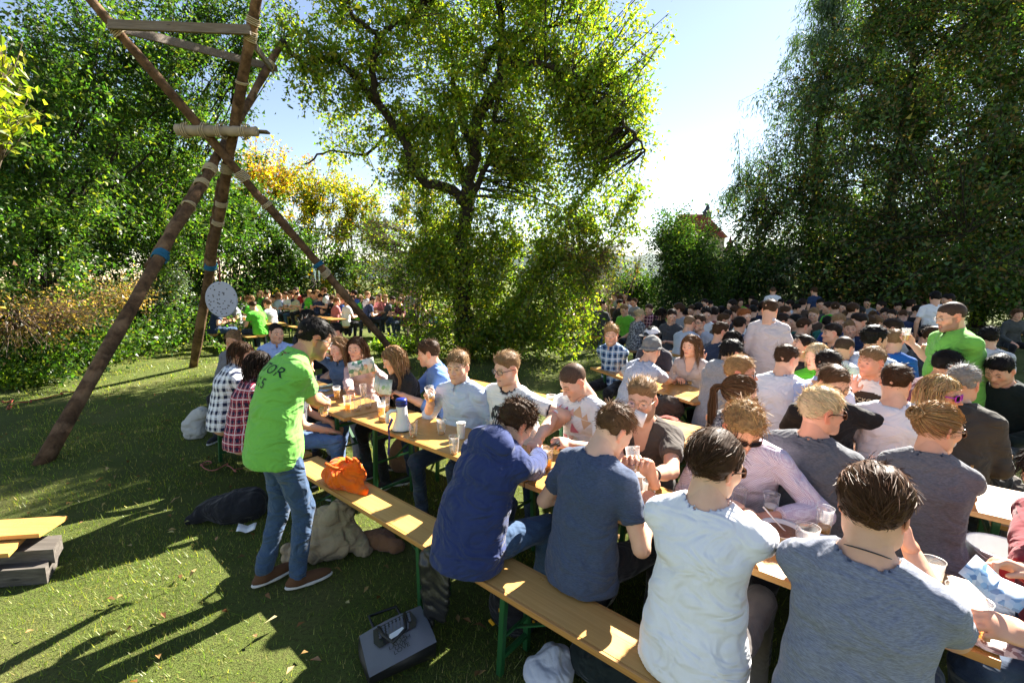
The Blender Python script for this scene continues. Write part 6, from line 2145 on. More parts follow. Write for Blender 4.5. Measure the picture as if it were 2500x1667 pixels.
who('whiteback2', 'broad man in a white T-shirt, back to camera, beside the standing pale shirt', (1920, 878), 48, tcol=WHITE, hair='short', hcol='brown', lean=(8, 10, 12, 16), hpitch=10, hyaw=30, skin='pale', bulk=1.08, lcol=DJEANS, hem=0.25)
who('lblueback', 'dark-haired man in a pale blue shirt behind the black T-shirt man', (2022, 894), 60, top='rolled', tcol=(0.48, 0.56, 0.78), hair='short', hcol='dark', lean=(8, 12, 16, 16), hpitch=10, hyaw=10, skin='ruddy', lod=2, lcol=DJEANS)
who('blondegreen', 'blonde woman in a grey jacket over a green polo', (1992, 871), 215, fem=True, top='polo', tcol=(0.10, 0.50, 0.03), hair='bob', hcol='pale', hlen=0.16, lean=(4, 5, 6, 8), hpitch=8, hyaw=38, skin='pale', eyes=0.3, lod=2, lcol=DJEANS)
who('lookup', 'dark-haired man tilting his head up in profile', (1957, 848), 280, tcol=BLACKC, hair='short', hcol='dark', lean=(0, 0, -4, -2), hpitch=-24, skin='fair', lod=2, lcol=DJEANS)
who('blueback', 'light-haired man in a bright blue sweater, back to camera', (2183, 832), 60, top='long', tcol=(0.012, 0.10, 0.36), hair='short', hcol='light', lean=(8, 10, 12, 16), hpitch=10, hyaw=-20, lod=2, lcol=DJEANS, bulk=1.05)
who('bluewhite', 'man with cropped dark hair in a white T-shirt bent forward', (2061, 852), 70, tcol=WHITE, hair='buzz', hcol='dark', lean=(10, 14, 20, 24), hpitch=20, lod=2, lcol=DJEANS)
who('darkright', 'person in a dark green jacket at the far right table', (2440, 905), 250, top='jacket', tcol=(0.010, 0.018, 0.016), hair='short', hcol='black', lean=(14, 18, 26, 26), hpitch=30, lod=2, lcol=BLK)
who('greyright', 'man in a pale grey T-shirt behind the right tutor, back to camera', (2412, 826), 30, tcol=(0.50, 0.50, 0.54), hair='curly', hcol='black', lean=(8, 10, 14, 18), hpitch=14, lod=2, lcol=DJEANS)
who('darkcorner', 'person in a dark jacket cut off by the right edge', None, 60, loc=nm(4.45, 1.2)[:2] + vec(0.35, 0.1), top='jacket', tcol=(0.013, 0.018, 0.017), hair='short', hcol='brown', lod=2, lcol=BLK)
# ---- third row
who('plaidblue', 'young man in a blue plaid shirt over white, arms crossed on the table', (1492, 818), 225, top='shirt', tmat='plaid_blue', tcol=(1, 1, 1), hair='messy', hcol='gold', lean=(10, 14, 16, 12), hpitch=4, hyaw=-28, skin='fair', lod=1,
    R=dict(px=(1490, 872, 0.82), hint=(0.9, -0.1, -0.5)), L=dict(px=(1470, 868, 0.82), hint=(-0.9, -0.1, -0.5)), lcol=BLK)
who('cap', 'man in a white and black baseball cap and dark T-shirt', (1590, 824), 228, tcol=(0.035, 0.032, 0.042), hair='short', hcol='black', hat='cap', hatcol=(0.75, 0.75, 0.78), lean=(10, 14, 16, 14), hpitch=8, hyaw=10, skin='tan', lod=2, lcol=BLK)
who('beanie', 'man in a grey beanie and pale grey T-shirt, back to camera', (1591, 856), 62, tcol=(0.42, 0.44, 0.50), tmat='heather', hair='short', hcol='brown', hat='beanie', hatcol=(0.17, 0.17, 0.165), lean=(12, 20, 28, 30), hpitch=20, hyaw=-14, hem=0.24, lod=1, lcol=BLK, bulk=1.0,
    R=dict(px=(1640, 930, 0.82), hint=(0.9, -0.3, -0.4)), L=dict(px=(1545, 915, 0.82), hint=(-0.9, -0.3, -0.4)))
who('beigegirl', 'long-haired woman in a beige sweater with her hand on her shoulder', (1686, 845), 222, fem=True, top='long', tcol=(0.42, 0.36, 0.34), vneck=True, hair='long', hcol='mid', hlen=0.36, lean=(8, 10, 12, 12), hpitch=6, hyaw=10, skin='fair', lod=1, eyes=0.5,
    L=dict(px=(1712, 880, 1.02), hint=(-0.8, 0.1, -0.9), hand='relaxed', hd=(0.2, -0.2, 1), pn=(0, 1, 0)), R=dict(px=(1655, 925, 0.82)), lcol=BLK)
who('greyhood', 'dark-haired person in a grey hoodie with red lining, back to camera', (1786, 864), 62, top='hoodie', tcol=(0.26, 0.27, 0.28), tmat='heather', hair='messy', hcol='black', lean=(8, 12, 16, 20), hpitch=14, hyaw=16, hem=0.3, lod=1, lcol=BLK)
who('blackhair', 'black-haired person in a black top hidden behind the grey hoodie', (1787, 834), 240, fem=True, top='long', tcol=BLACKC, hair='long', hcol='black', hlen=0.3, hpitch=26, lod=2, lcol=BLK)
who('navybeard', 'bearded man in a navy T-shirt seen in profile', (1760, 811), 75, tcol=(0.03, 0.045, 0.085), hair='quiff', hcol='brown', beard=0.5, lean=(6, 8, 10, 10), hpitch=4, hyaw=14, lod=2, lcol=BLK)
who('vneck', 'man in glasses and a pale grey V-neck shirt facing the camera', (1707, 788), 230, tcol=(0.40, 0.42, 0.46), vneck=True, hair='neat', hcol='brown', glasses='square', lean=(4, 6, 6, 6), hpitch=2, hyaw=6, lod=2, lcol=BLK)
who('paleback', 'man in a pale blue-grey T-shirt, back to camera, before the glasses wearer', (1684, 790), 60, tcol=(0.42, 0.48, 0.56), hair='buzz', hcol='light', lean=(6, 8, 12, 16), hpitch=10, lod=2, lcol=BLK)
who('mottle', 'blonde woman in a mottled black and white blouse, back to camera', (1563, 770), 65, fem=True, top='long', tmat='mottle', tcol=(1, 1, 1), hair='bun', hcol='pale', lean=(8, 10, 12, 14), hpitch=10, lod=2, lcol=BLK)
who('greentee', 'man in a green T-shirt with glasses at a shady table', (1524, 757), 230, tcol=(0.13, 0.42, 0.035), hair='short', hcol='light', glasses='thin', lean=(8, 10, 12, 12), hpitch=16, lod=2, lcol=BLK)
who('blacklong', 'woman with long dark hair and a black top, back to camera', (1616, 766), 60, fem=True, top='tee', tcol=BLACKC, hair='long', hcol='dark', hlen=0.5, lean=(4, 5, 6, 8), hpitch=4, lod=2, lcol=BLK)
who('darkplaid', 'man in a dark plaid shirt left of the long-haired woman in black', (1584, 756), 222, top='shirt', tmat='plaid_red', tcol=(0.5, 0.5, 0.5), hair='short', hcol='brown', hpitch=10, lod=2, lcol=BLK)
who('darkjacket', 'man in a dark jacket with receding hair, back to camera, in the shady crowd', (1964, 797), 80, top='jacket', tcol=(0.016, 0.017, 0.022), hair='receding', hcol='brown', lean=(8, 10, 12, 12), hpitch=6, hyaw=20, lod=2, lcol=BLK, bulk=1.05)
who('paleplaid', 'smiling fair-haired man in a pale plaid shirt facing the camera', (2076, 803), 215, top='shirt', tmat='plaid_pale', tcol=(1, 1, 1), hair='short', hcol='light', hpitch=4, lod=2, lcol=BLK)
who('tealprofile', 'dark-haired man in a dark teal shirt looking left', (2030, 814), 285, tcol=(0.012, 0.045, 0.055), hair='short', hcol='dark', hpitch=2, lod=2, lcol=BLK)
who('benchwoman', 'woman in a grey top sitting alone on the far bench at the right edge', (2484, 768), 200, fem=True, top='long', tcol=(0.07, 0.075, 0.07), hair='bob', hcol='mid', hlen=0.15, lod=2, lcol=BLK)
print('near people', _time.time() - _T0)

# ---- the far crowd: a few builds, copied
_PROTO = {}
SHIRTS = {'white': WHITE, 'black': BLACKC, 'navy': NAVY, 'grey': GREY, 'charcoal': DGREY, 'green': (0.10, 0.50, 0.035), 'maroon': MAROON, 'pale blue': LBLUE, 'blue': (0.02, 0.08, 0.30), 'pink': (0.50, 0.16, 0.16),
          'cream': (0.62, 0.58, 0.40), 'brown': (0.09, 0.06, 0.04), 'teal': (0.01, 0.16, 0.12), 'red': (0.30, 0.02, 0.02), 'olive': (0.07, 0.075, 0.04)}
HWORD = {'dark': 'dark-haired', 'black': 'black-haired', 'brown': 'brown-haired', 'mid': 'brown-haired', 'light': 'fair-haired', 'blond': 'blond', 'red': 'red-haired', 'grey': 'grey-haired'}


def proto(key):
    if key in _PROTO:
        return None
    kind, fem, hair = key
    lean = {'up': (4, 6, 8, 10), 'left': (6, 9, 12, 12), 'right': (8, 10, 10, 10), 'bent': (12, 18, 26, 26), 'stand': (2, 3, 5, 8)}[kind]
    i = person('x', None, 0, loc=(0, 0), fem=fem, hair=hair, hcol=(1.0, 1.0, 1.0), hlen=0.34, lod=3, stand=kind == 'stand', lean=lean, hpitch={'up': 6, 'left': 12, 'right': 2, 'bent': 22, 'stand': 8}[kind], hyaw={'left': -38, 'right': 40}.get(kind, 0), side={'left': -4, 'right': 3}.get(kind, 0), bulk=(0.94 if fem else {'up': 1.0, 'left': 0.93, 'right': 1.08, 'bent': 1.0, 'stand': 1.0}[kind]), tcol=(1, 1, 1), lcol=(1, 1, 1), top='tee', skin='fair', seed=len(_PROTO) * 7 + 3,
               R=dict(l=(0.20, 0.36, 0.80)) if kind != 'stand' else {}, L=dict(l=(-0.16, 0.38, 0.80)) if kind != 'stand' else {}, parent=1)
    _PROTO[key] = i
    return i


def far_person(px, py, face, shirt, hcol='brown', hair='short', fem=False, kind='up', label=None, group=None, rsd=0):
    rs = np.random.default_rng(int(px * 31 + py * 7))
    if kind == 'up' and not (shirt == 'green' and face == 20): kind = ('up', 'left', 'right')[rs.integers(3)]
    if hair == 'short' and not fem and kind != 'stand': hair = {'up': ('short', 'neat'), 'left': ('messy', 'short'), 'right': ('quiff', 'thick'), 'bent': ('short',)}[kind][rs.integers(2) if kind != 'bent' else 0] if not (shirt == 'green' and face == 20) else 'short'
    key = (kind, fem, hair)
    fresh = proto(key)
    i = _PROTO[key]
    Hd = i['Hd']
    root = fresh['root'] if fresh else copy_tree(i['root'])
    face = face + rs.normal(0, 9)
    rz = -R(face)
    s = rs.uniform(0.93, 1.07)
    z = Hd[2] * s
    w = at(px, py, z)
    dz = 0.0
    if w[1] > 16.0 or w[1] < 0:
        q = at_y(px, py, 16.0)
        dz = min(q[2] - z, 0.25); w = q
    h = rotz(rz) @ Hd * s
    root.location = (w[0] - h[0], w[1] - h[1], dz)
    root.rotation_euler = (0, 0, rz)
    root.scale = (s, s, s)
    for c in root.children:
        n = c.name.split('.')[0]
        if n == 't_shirt': c.color = (*SHIRTS[shirt], 1)
        elif n == 'trousers': c.color = (*[JEANS, DJEANS, BLK][rs.integers(3)], 1)
        elif n == 'hair': c.color = (*(np.asarray(HAIR[hcol]) * (rs.uniform(0.8, 2.0) if hcol in ('brown', 'mid', 'light') else rs.uniform(0.7, 1.6))), 1)
        else: c.color = (1, 1, 1, 1)
    tag(root, label, 'person', group)
    return root


def crowd(lst, group, where):
    """where(px,py,k): what tells this one apart"""
    seen = {}
    order = sorted(range(len(lst)), key=lambda k: lst[k][0])
    rank = {k: r for r, k in enumerate(order)}
    for k, e in enumerate(lst):
        px, py, face, shirt = e[:4]
        kw = dict(e[4]) if len(e) > 4 else {}
        hc = kw.get('hcol', 'brown')
        noun = 'woman' if kw.get('fem') else 'person'
        back = (face % 360) < 120 or (face % 360) > 320
        lab = f"{HWORD.get(hc, 'brown-haired')} {noun} in {shirt}, {'back turned' if back else ('side on' if kw.get('side') else 'facing us')}, {where(px, py)}"
        if len(lab.split()) > 16: lab = lab.replace(', facing us', '').replace(', back turned', ', back')
        kw.pop('side', None)
        far_person(px, py, face, shirt, label=lab, group=group, **kw)


def words_right(px, py):
    col = ['beside the crooked tree', 'beyond the woman in black', 'behind the bearded navy shirt', 'left of the pale shirt', 'right of the pale shirt', 'below the standing navy shirt', 'near the far green tutor', 'past the pale plaid shirt', 'behind the blue sweater', 'left of the right tutor']
    edges = (1490, 1590, 1700, 1770, 1850, 1930, 2010, 2080, 2150, 2230, 9999)
    c = next(i for i, e in enumerate(edges) if px < e)
    c = min(c, len(col) - 1)
    dep = 'back row' if py < 738 else ('second last row' if py < 756 else ('middle row' if py < 780 else 'front row'))
    return f'{dep} {col[c]}'


D = dict
RIGHT = [
    (1410, 731, 240, 'brown'), (1433, 727, 230, 'red', D(hcol='dark')), (1461, 728, 240, 'green', D(hcol='dark')), (1489, 740, 235, 'brown', D(hcol='light')), (1512, 729, 60, 'navy'), (1514, 742, 70, 'black', D(hcol='dark')),
    (1527, 722, 240, 'red', D(hcol='dark')), (1534, 734, 60, 'white', D(hcol='dark')), (1548, 738, 230, 'grey', D(fem=True, hair='bun', hcol='brown')), (1500, 722, 240, 'grey'), (1640, 772, 235, 'charcoal', D(hcol='dark')), (1672, 766, 65, 'olive', D(hcol='black')),
    (1690, 759, 240, 'charcoal'), (1706, 754, 60, 'black', D(hcol='black')), (1724, 768, 235, 'white', D(hcol='black')), (1744, 766, 70, 'red', D(hcol='dark')), (1761, 763, 65, 'black', D(hcol='black', fem=True, hair='long')), (1733, 745, 60, 'navy', D(hcol='black')),
    (1786, 747, 230, 'maroon', D(hcol='dark')), (1794, 764, 300, 'brown', D(side=1)), (1808, 738, 235, 'green', D(hcol='dark')), (1817, 774, 110, 'white', D(hcol='red')), (1834, 733, 240, 'maroon', D(hcol='dark')), (1842, 746, 110, 'navy', D(hcol='dark')),
    (1806, 794, 60, 'navy', D(hcol='dark')), (1768, 784, 70, 'brown', D(hcol='mid')), (1838, 760, 65, 'black', D(hcol='black')), (1853, 761, 240, 'blue', D(hcol='dark')), (1906, 741, 235, 'black', D(hcol='black')), (1927, 745, 300, 'white', D(hcol='dark', side=1)),
    (1946, 755, 60, 'black', D(hcol='dark')), (1916, 765, 65, 'charcoal', D(hcol='brown')), (1910, 786, 110, 'charcoal', D(hcol='dark')), (1938, 786, 240, 'teal', D(hcol='black')), (1980, 778, 60, 'black', D(hcol='dark')), (1986, 769, 235, 'brown', D(hcol='light')),
    (2020, 752, 240, 'charcoal', D(hcol='dark')), (2057, 750, 235, 'grey', D(hcol='dark')), (2066, 771, 60, 'olive', D(hcol='mid')), (2021, 789, 60, 'teal', D(hcol='black')), (2095, 789, 240, 'navy', D(hcol='dark')), (2117, 740, 230, 'grey', D(hcol='dark')),
    (2113, 789, 300, 'navy', D(hcol='brown', side=1)), (2130, 773, 60, 'maroon', D(hcol='mid', fem=True, hair='bun')), (2141, 789, 65, 'maroon', D(hcol='mid')), (2160, 766, 240, 'black', D(hcol='dark')), (2177, 771, 235, 'charcoal', D(hcol='dark')), (2176, 803, 300, 'grey', D(hcol='dark', side=1)),
    (2192, 750, 240, 'black', D(hcol='dark')), (2205, 771, 60, 'navy', D(hcol='brown', kind='bent')), (2130, 817, 60, 'white', D(hcol='black')), (2136, 830, 60, 'pale blue', D(hcol='black', hair='curly')), (2240, 759, 60, 'black', D(hcol='black')), (2258, 747, 240, 'charcoal', D(hcol='dark')),
    (2262, 818, 60, 'black', D(hcol='black')), (2284, 826, 70, 'charcoal', D(hcol='brown')), (1880, 742, 235, 'grey', D(hcol='dark')), (1868, 752, 60, 'navy', D(hcol='dark')), (1960, 742, 60, 'brown', D(hcol='dark')), (2084, 757, 60, 'charcoal', D(hcol='brown')),
    (2150, 748, 235, 'navy', D(hcol='dark')), (2003, 742, 235, 'olive', D(hcol='black')), (1776, 772, 240, 'charcoal', D(hcol='dark')), (1655, 757, 240, 'grey', D(hcol='brown')), (1720, 742, 240, 'brown', D(hcol='dark')), (2225, 745, 60, 'brown', D(hcol='dark')),
    (2100, 765, 60, 'navy', D(hcol='black')), (2047, 788, 240, 'blue', D(hcol='light')), (1890, 770, 60, 'black', D(hcol='dark')), (2314, 733, 300, 'blue', D(hcol='black', kind='stand', side=1)), (1470, 745, 60, 'charcoal', D(hcol='dark')), (1442, 744, 60, 'brown', D(hcol='light')),
    (1270, 738, 60, 'red', D(hcol='dark')), (1385, 735, 60, 'white', D(hcol='brown')), (1345, 740, 235, 'green', D(hcol='brown')),
]
crowd(RIGHT, 'shady crowd at the tables on the right', words_right)
gt = far_person(2038, 752, 20, 'green', hcol='brown', label='far person in a green shirt with TUTOR 2015 on the back', group='shady crowd at the tables on the right')


def words_left(px, py):
    col = ['at the left end beside the disc', 'right of the disc', 'behind the left tutor head', 'left of the sloping log', 'behind the sloping log', 'right of the sloping log', 'left of the crooked trunk']
    edges = (560, 630, 700, 770, 850, 940, 9999)
    c = next(i for i, e in enumerate(edges) if px < e)
    dep = 'far back row' if py < 714 else ('far middle row' if py < 727 else 'far front row')
    return f'{dep} {col[c]}'


LEFT = [
    (487, 724, 30, 'pale blue', D(hcol='brown')), (545, 745, 60, 'navy', D(hcol='dark', kind='bent')), (582, 727, 200, 'green', D(hcol='brown')), (599, 731, 120, 'grey', D(hcol='red', side=1)), (612, 733, 300, 'green', D(hcol='light', side=1)), (618, 748, 300, 'green', D(hcol='brown', kind='bent', side=1)),
    (653, 742, 290, 'grey', D(hcol='brown', side=1)), (634, 715, 200, 'green', D(hcol='light', fem=True, hair='long')), (653, 718, 60, 'olive', D(hcol='brown')), (681, 715, 50, 'pale blue', D(hcol='light', fem=True, hair='long')), (695, 709, 210, 'white', D(hcol='brown')),
    (709, 718, 215, 'navy', D(hcol='brown')), (725, 722, 45, 'cream', D(hcol='dark')), (722, 711, 215, 'red', D(hcol='dark')), (756, 711, 45, 'green', D(hcol='light')), (766, 720, 230, 'grey', D(hcol='brown')), (774, 706, 215, 'brown', D(hcol='light')),
    (784, 727, 45, 'navy', D(hcol='dark', kind='bent')), (797, 726, 45, 'charcoal', D(hcol='dark')), (811, 730, 45, 'black', D(hcol='brown')), (823, 736, 45, 'pink', D(hcol='mid')), (836, 733, 45, 'blue', D(hcol='light')), (848, 737, 45, 'white', D(hcol='brown')),
    (863, 730, 215, 'green', D(hcol='brown')), (879, 728, 50, 'green', D(hcol='light', fem=True, hair='long')), (909, 734, 45, 'navy', D(hcol='dark', kind='bent')), (925, 726, 215, 'pink', D(hcol='brown')), (941, 729, 215, 'brown', D(hcol='light')), (958, 733, 60, 'charcoal', D(hcol='dark', kind='bent')),
    (974, 735, 225, 'maroon', D(hcol='brown')), (983, 719, 215, 'red', D(hcol='dark')), (863, 711, 215, 'blue', D(hcol='dark')), (897, 703, 45, 'white', D(hcol='light')), (1012, 716, 215, 'charcoal', D(hcol='dark')), (1024, 722, 45, 'teal', D(hcol='light')), (1003, 712, 45, 'grey', D(hcol='brown')),
    (790, 712, 215, 'white', D(hcol='brown')), (827, 716, 215, 'charcoal', D(hcol='dark')), (845, 708, 45, 'grey', D(hcol='brown')), (745, 728, 45, 'navy', D(hcol='dark')), (562, 735, 215, 'grey', D(hcol='brown')), (667, 729, 215, 'white', D(hcol='dark')), (752, 778, 60, 'black', D(hcol='black')),
]
crowd(LEFT, 'people at the far left tables', words_left)
print('all people', _time.time() - _T0)
# ------------------------------------------------------------------ things on the tables
_CUP = {}


def cup_meshes(kind, fill):
    k = (kind, round(fill, 1))
    if k in _CUP: return _CUP[k]
    h, r0, r1 = {'clear': (0.128, 0.0265, 0.0375), 'white': (0.125, 0.026, 0.036), 'big': (0.105, 0.040, 0.049)}[kind]
    prof = [(0, 0.002), (r0, 0.002), (r0 + 0.001, 0.004)]
    for i in range(1, 9):
        z = h * i / 8
        prof.append((r0 + (r1 - r0) * i / 8 + (0.0012 if i in (3, 4, 5) else 0), z))
    prof += [(r1 + 0.0022, h + 0.001), (r1 + 0.0022, h + 0.003), (r1 - 0.001, h + 0.002)]
    m = MB(); m.lathe(prof, 20)
    if kind == 'white': m.lathe([(r1 - 0.001, h + 0.002), (r0 - 0.001, 0.006), (0, 0.006)], 20)
    shell = m.mesh('cup_shell', True); shell.materials.append(M['cup'] if kind != 'white' else M['white_plastic'])
    out = [('shell', shell)]
    if fill > 0.02:
        zt = h * fill
        rr = r0 + (r1 - r0) * fill - 0.0016
        m = MB(); m.lathe([(0, 0.0045), (r0 - 0.0016, 0.0045), (rr, zt), (0, zt)], 20)
        me = m.mesh('beer', True); me.materials.append(M['beer']); out.append(('beer', me))
        if fill > 0.3:
            m = MB(); m.lathe([(rr, zt + 0.0004), (rr + 0.0008, zt + 0.010), (rr * 0.6, zt + 0.012), (0, zt + 0.011)], 18)
            me = m.mesh('foam', True); me.materials.append(M['foam']); out.append(('foam', me))
    else:
        m = MB(); m.lathe([(r0 * 0.99, 0.012), (r0 + (r1 - r0) * 0.5, h * 0.5)], 20)
    _CUP[k] = out
    return out


def cup(label, p, kind='clear', fill=0.0, tilt=None, group='drinking cups', name='beer_cup'):
    root = empty(name, tuple(p), rng.random() * 6)
    if tilt: root.rotation_euler = tilt
    tag(root, label, 'cup', group)
    for n, me in cup_meshes(kind, fill): link(n, me, None, root)
    return root


TZ = 0.7705
for px, py, kd, fl, lab in (
        (849, 998, 'clear', 0.3, 'clear cup with a finger of beer, front left of the three before the tutor hands'),
        (873, 1003, 'clear', 0.1, 'almost empty clear cup in the middle of the cluster before the left tutor'),
        (899, 996, 'clear', 0.12, 'almost empty clear cup, right of the cluster before the left tutor'),
        (823, 973, 'clear', 0.7, 'foaming beer cup behind the cluster before the left tutor'),
        (888, 968, 'clear', 0.0, 'empty clear cup behind the right of the cup cluster'),
        (932, 1014, 'clear', 0.6, 'amber beer cup beside the megaphone'),
        (943, 1004, 'clear', 0.45, 'second beer cup close behind the amber one at the megaphone'),
        (757, 962, 'clear', 0.3, 'beer cup right at the left tutor elbow'),
        (766, 946, 'clear', 0.6, 'full dark beer cup far behind the left tutor elbow'),
        (846, 958, 'clear', 0.0, 'empty clear cup before the woman with the hand at her temple'),
        (886, 949, 'clear', 0.0, 'empty clear cup before the woman in the pink cardigan'),
        (1009, 1066, 'clear', 0.1, 'empty bubbly cup right of the megaphone'),
        (1078, 1060, 'clear', 0.12, 'empty cup before the pale blue shirt man'),
        (1126, 1070, 'white', 0.0, 'white plastic cup before the ringer T-shirt man'),
        (1109, 1107, 'clear', 0.1, 'clear cup at the front table edge beside the blue hoodie'),
        (1198, 1062, 'clear', 0.0, 'clear cup behind the blue hoodie man head'),
        (1337, 1139, 'clear', 0.45, 'half drunk beer cup between the hoodie and the navy T-shirt'),
        (1559, 1210, 'white', 0.0, 'white cup before the bearded man in brown'),
        (1583, 1226, 'clear', 0.25, 'clear cup before the bearded man in brown'),
        (1802, 1248, 'clear', 0.3, 'clear cup beside the white T-shirt man hands'),
        (1968, 1338, 'big', 0.45, 'squat cup of golden beer right of the soup bowl'),
        (2331, 1512, 'clear', 0.5, 'tall beer cup at the lower right table corner'),
        (2378, 1548, 'clear', 0.55, 'beer cup on the very corner of the front table'),
        (2270, 1440, 'clear', 0.4, 'beer cup under the raised wrist of the man in heather grey'),
        (2010, 1300, 'clear', 0.3, 'beer cup behind the tobacco tray'),
        (1880, 1262, 'clear', 0.5, 'beer cup behind the soup bowl'),
        (1470, 1160, 'clear', 0.45, 'beer cup before the navy T-shirt man chest'),
        (1507, 908, 'clear', 0.0, 'clear cup before the blue plaid shirt man, left'),
        (1521, 902, 'clear', 0.0, 'clear cup before the blue plaid shirt man, right'),
        (1649, 931, 'clear', 0.0, 'empty clear cup before the woman in beige'),
        (1683, 939, 'clear', 0.35, 'cup of pale beer before the woman in beige'),
        (1660, 858, 'clear', 0.0, 'clear cup behind the woman in beige'),
        (709, 762, 'white', 0.0, 'white cup on the far left table, left'),
        (736, 767, 'white', 0.0, 'white cup on the far left table, middle'),
        (757, 768, 'white', 0.0, 'white cup on the far left table, right'),
        (597, 781, 'clear', 0.7, 'beer cup on the far left table beside the disc, left of two'),
        (615, 781, 'clear', 0.7, 'beer cup on the far left table beside the disc, right of two'),
        (2452, 950, 'clear', 0.4, 'cup on the table end beside the right tutor'),
        (2137, 1158, 'clear', 0.1, 'glass on the second table between the grey backs'),
        (1500, 768, 'white', 0.0, 'pale cup before the man in the green T-shirt')):
    cup(lab, at(px, py, TZ), kd, fl)


def grip_world(key, side, off=(0, 0.075, -0.035)):
    i = PPL[key]
    a = i['arms'][1 if side == 'R' else -1]
    o = vec(off) * (1 if side == 'R' else vec(-1, 1, 1))
    p = a['T'] + a['M'] @ o
    return i['Rz'] @ p + vec(i['loc'][0], i['loc'][1], 0)


g_ = grip_world('lightblue', 'R', (-0.01, 0.085, -0.045))
cup('beer cup raised in the hand of the pale blue shirt man', g_ - vec(0, 0, 0.06), 'clear', 0.4, (R(12), R(-8), 0))
for sd, lab in (('R', 'beer cup in the right tutor hand, nearer'), ('L', 'beer cup in the right tutor hand, farther')):
    g_ = grip_world('tutor2', sd, (-0.01, 0.085, -0.045))
    cup(lab, g_ - vec(0, 0, 0.06), 'clear', 0.5)
g_ = grip_world('tutor', 'R', (-0.01, 0.11, -0.03))
cup('empty cup between the left tutor hands', g_ - vec(0, 0, 0.05), 'clear', 0.1, (R(20), R(15), 0))
g_ = grip_world('brown', 'R', (-0.01, 0.085, -0.045))
cup('cup held to the mouth of the bearded man in brown', g_ - vec(0, 0, 0.04), 'clear', 0.2, (R(-25), 0, 0))


def m_sheet(name, cols, scale):
    t = NT(name)
    v = t.n('TexCoord').outputs['Generated']
    k = t.n('TexVoronoi', i_Scale=scale)
    t.l(v, k.inputs['Vector'])
    t.base(t.ramp(k.outputs[1], [(i / max(1, len(cols) - 1), c) for i, c in enumerate(cols)]), 0.5)
    return t.m


M['leaflet_green'] = m_sheet('leaflet_green', [(0.75, 0.76, 0.74), (0.05, 0.22, 0.10), (0.78, 0.77, 0.7), (0.5, 0.36, 0.1)], 4.0)
M['leaflet_photo'] = m_sheet('leaflet_photo', [(0.05, 0.02, 0.02), (0.3, 0.2, 0.2), (0.7, 0.66, 0.64), (0.12, 0.05, 0.05)], 7.0)
M['leaflet_blue'] = m_sheet('leaflet_blue', [(0.03, 0.10, 0.28), (0.25, 0.42, 0.62), (0.6, 0.66, 0.72), (0.05, 0.15, 0.35)], 5.0)
M['leaflet_purple'] = m_sheet('leaflet_purple', [(0.10, 0.04, 0.16), (0.30, 0.05, 0.14), (0.45, 0.5, 0.66), (0.05, 0.05, 0.12)], 6.0)
M['leaflet_lime'] = m_sheet('leaflet_lime', [(0.35, 0.5, 0.08), (0.72, 0.74, 0.6), (0.6, 0.64, 0.5), (0.2, 0.4, 0.06)], 4.0)


def sheet(name, label, cat, c, w, h, mat, rot=(0, 0, 0), fold=0.0, parent=None, th=0.0008, bow=0.006):
    m = MB()
    n = 6
    V, F = [], []
    for zs in (0, 1):
        for i in range(n + 1):
            for j in (0, 1):
                x = (i / n - 0.5) * w
                V.append((x, (j - 0.5) * h, abs(x) * fold + bow * math.sin(i * 1.3 + j) - zs * th))
    k = (n + 1) * 2
    for i in range(n):
        a = i * 2
        F += [(a, a + 2, a + 3, a + 1), (k + a, k + a + 1, k + a + 3, k + a + 2)]
        F += [(a, k + a, k + a + 2, a + 2), (a + 1, a + 3, k + a + 3, k + a + 1)]
    F += [(0, 1, k + 1, k), (n * 2, k + n * 2, k + n * 2 + 1, n * 2 + 1)]
    m.add(V, F)
    o = m.build(name, mat, parent, True, loc=tuple(c))
    o.rotation_euler = rot
    if label: tag(o, label, cat)
    return o


g_ = grip_world('pinkgirl', 'L', (-0.01, 0.10, -0.02))
sheet('leaflet', 'folded leaflet with a photo held up by the woman in the pink cardigan', 'leaflet', at_y(884, 896, g_[1] - 0.03), 0.29, 0.15, M['leaflet_green'], (R(78), R(-14), R(-4)), 0.10)
g_ = grip_world('blackgirl', 'R', (0, 0.10, -0.02))
sheet('leaflet', 'bent green leaflet read by the woman in black', 'leaflet', g_ + vec(0.02, -0.02, 0.06), 0.19, 0.16, M['leaflet_lime'], (R(60), R(25), R(40)), 0.5)
g_ = grip_world('leafletman', 'R', (0, 0.10, -0.02))
sheet('leaflet', 'blue folded leaflet in the hands at the right edge', 'leaflet', at(2425, 1430, 1.02), 0.15, 0.09, M['leaflet_blue'], (R(35), R(20), R(-60)), 0.35)
sheet('leaflet', 'brown and white brochure lying at the lower right table corner', 'leaflet', at(2400, 1555, TZ + 0.012), 0.20, 0.13, M['leaflet_photo'], (0, 0, R(-40)), 0.05)
sheet('paper_card', 'white card held before the bearded man mouth', 'card', PPL['brown']['Rz'] @ (PPL['brown']['Hd'] + PPL['brown']['Mh'] @ vec(-0.02, 0.125, -0.065)) + vec(*PPL['brown']['loc'], 0), 0.075, 0.085, M['paper'], (R(75), R(20), R(-12)), 0.1, bow=0.001)
sheet('leaflet', 'purple flyer on the table before the left tutor', 'leaflet', at(800, 966, TZ + 0.006), 0.21, 0.10, M['leaflet_purple'], (0, 0, R(30)), bow=0.002)
sheet('leaflet', 'blue flyer on the table beyond the left tutor hands', 'leaflet', at(783, 952, TZ + 0.006), 0.21, 0.10, M['leaflet_blue'], (0, 0, R(-10)), bow=0.002)
sheet('leaflet', 'green flyer near the foaming beer cup', 'leaflet', at(800, 941, TZ + 0.006), 0.21, 0.10, M['leaflet_lime'], (0, 0, R(50)), bow=0.002)
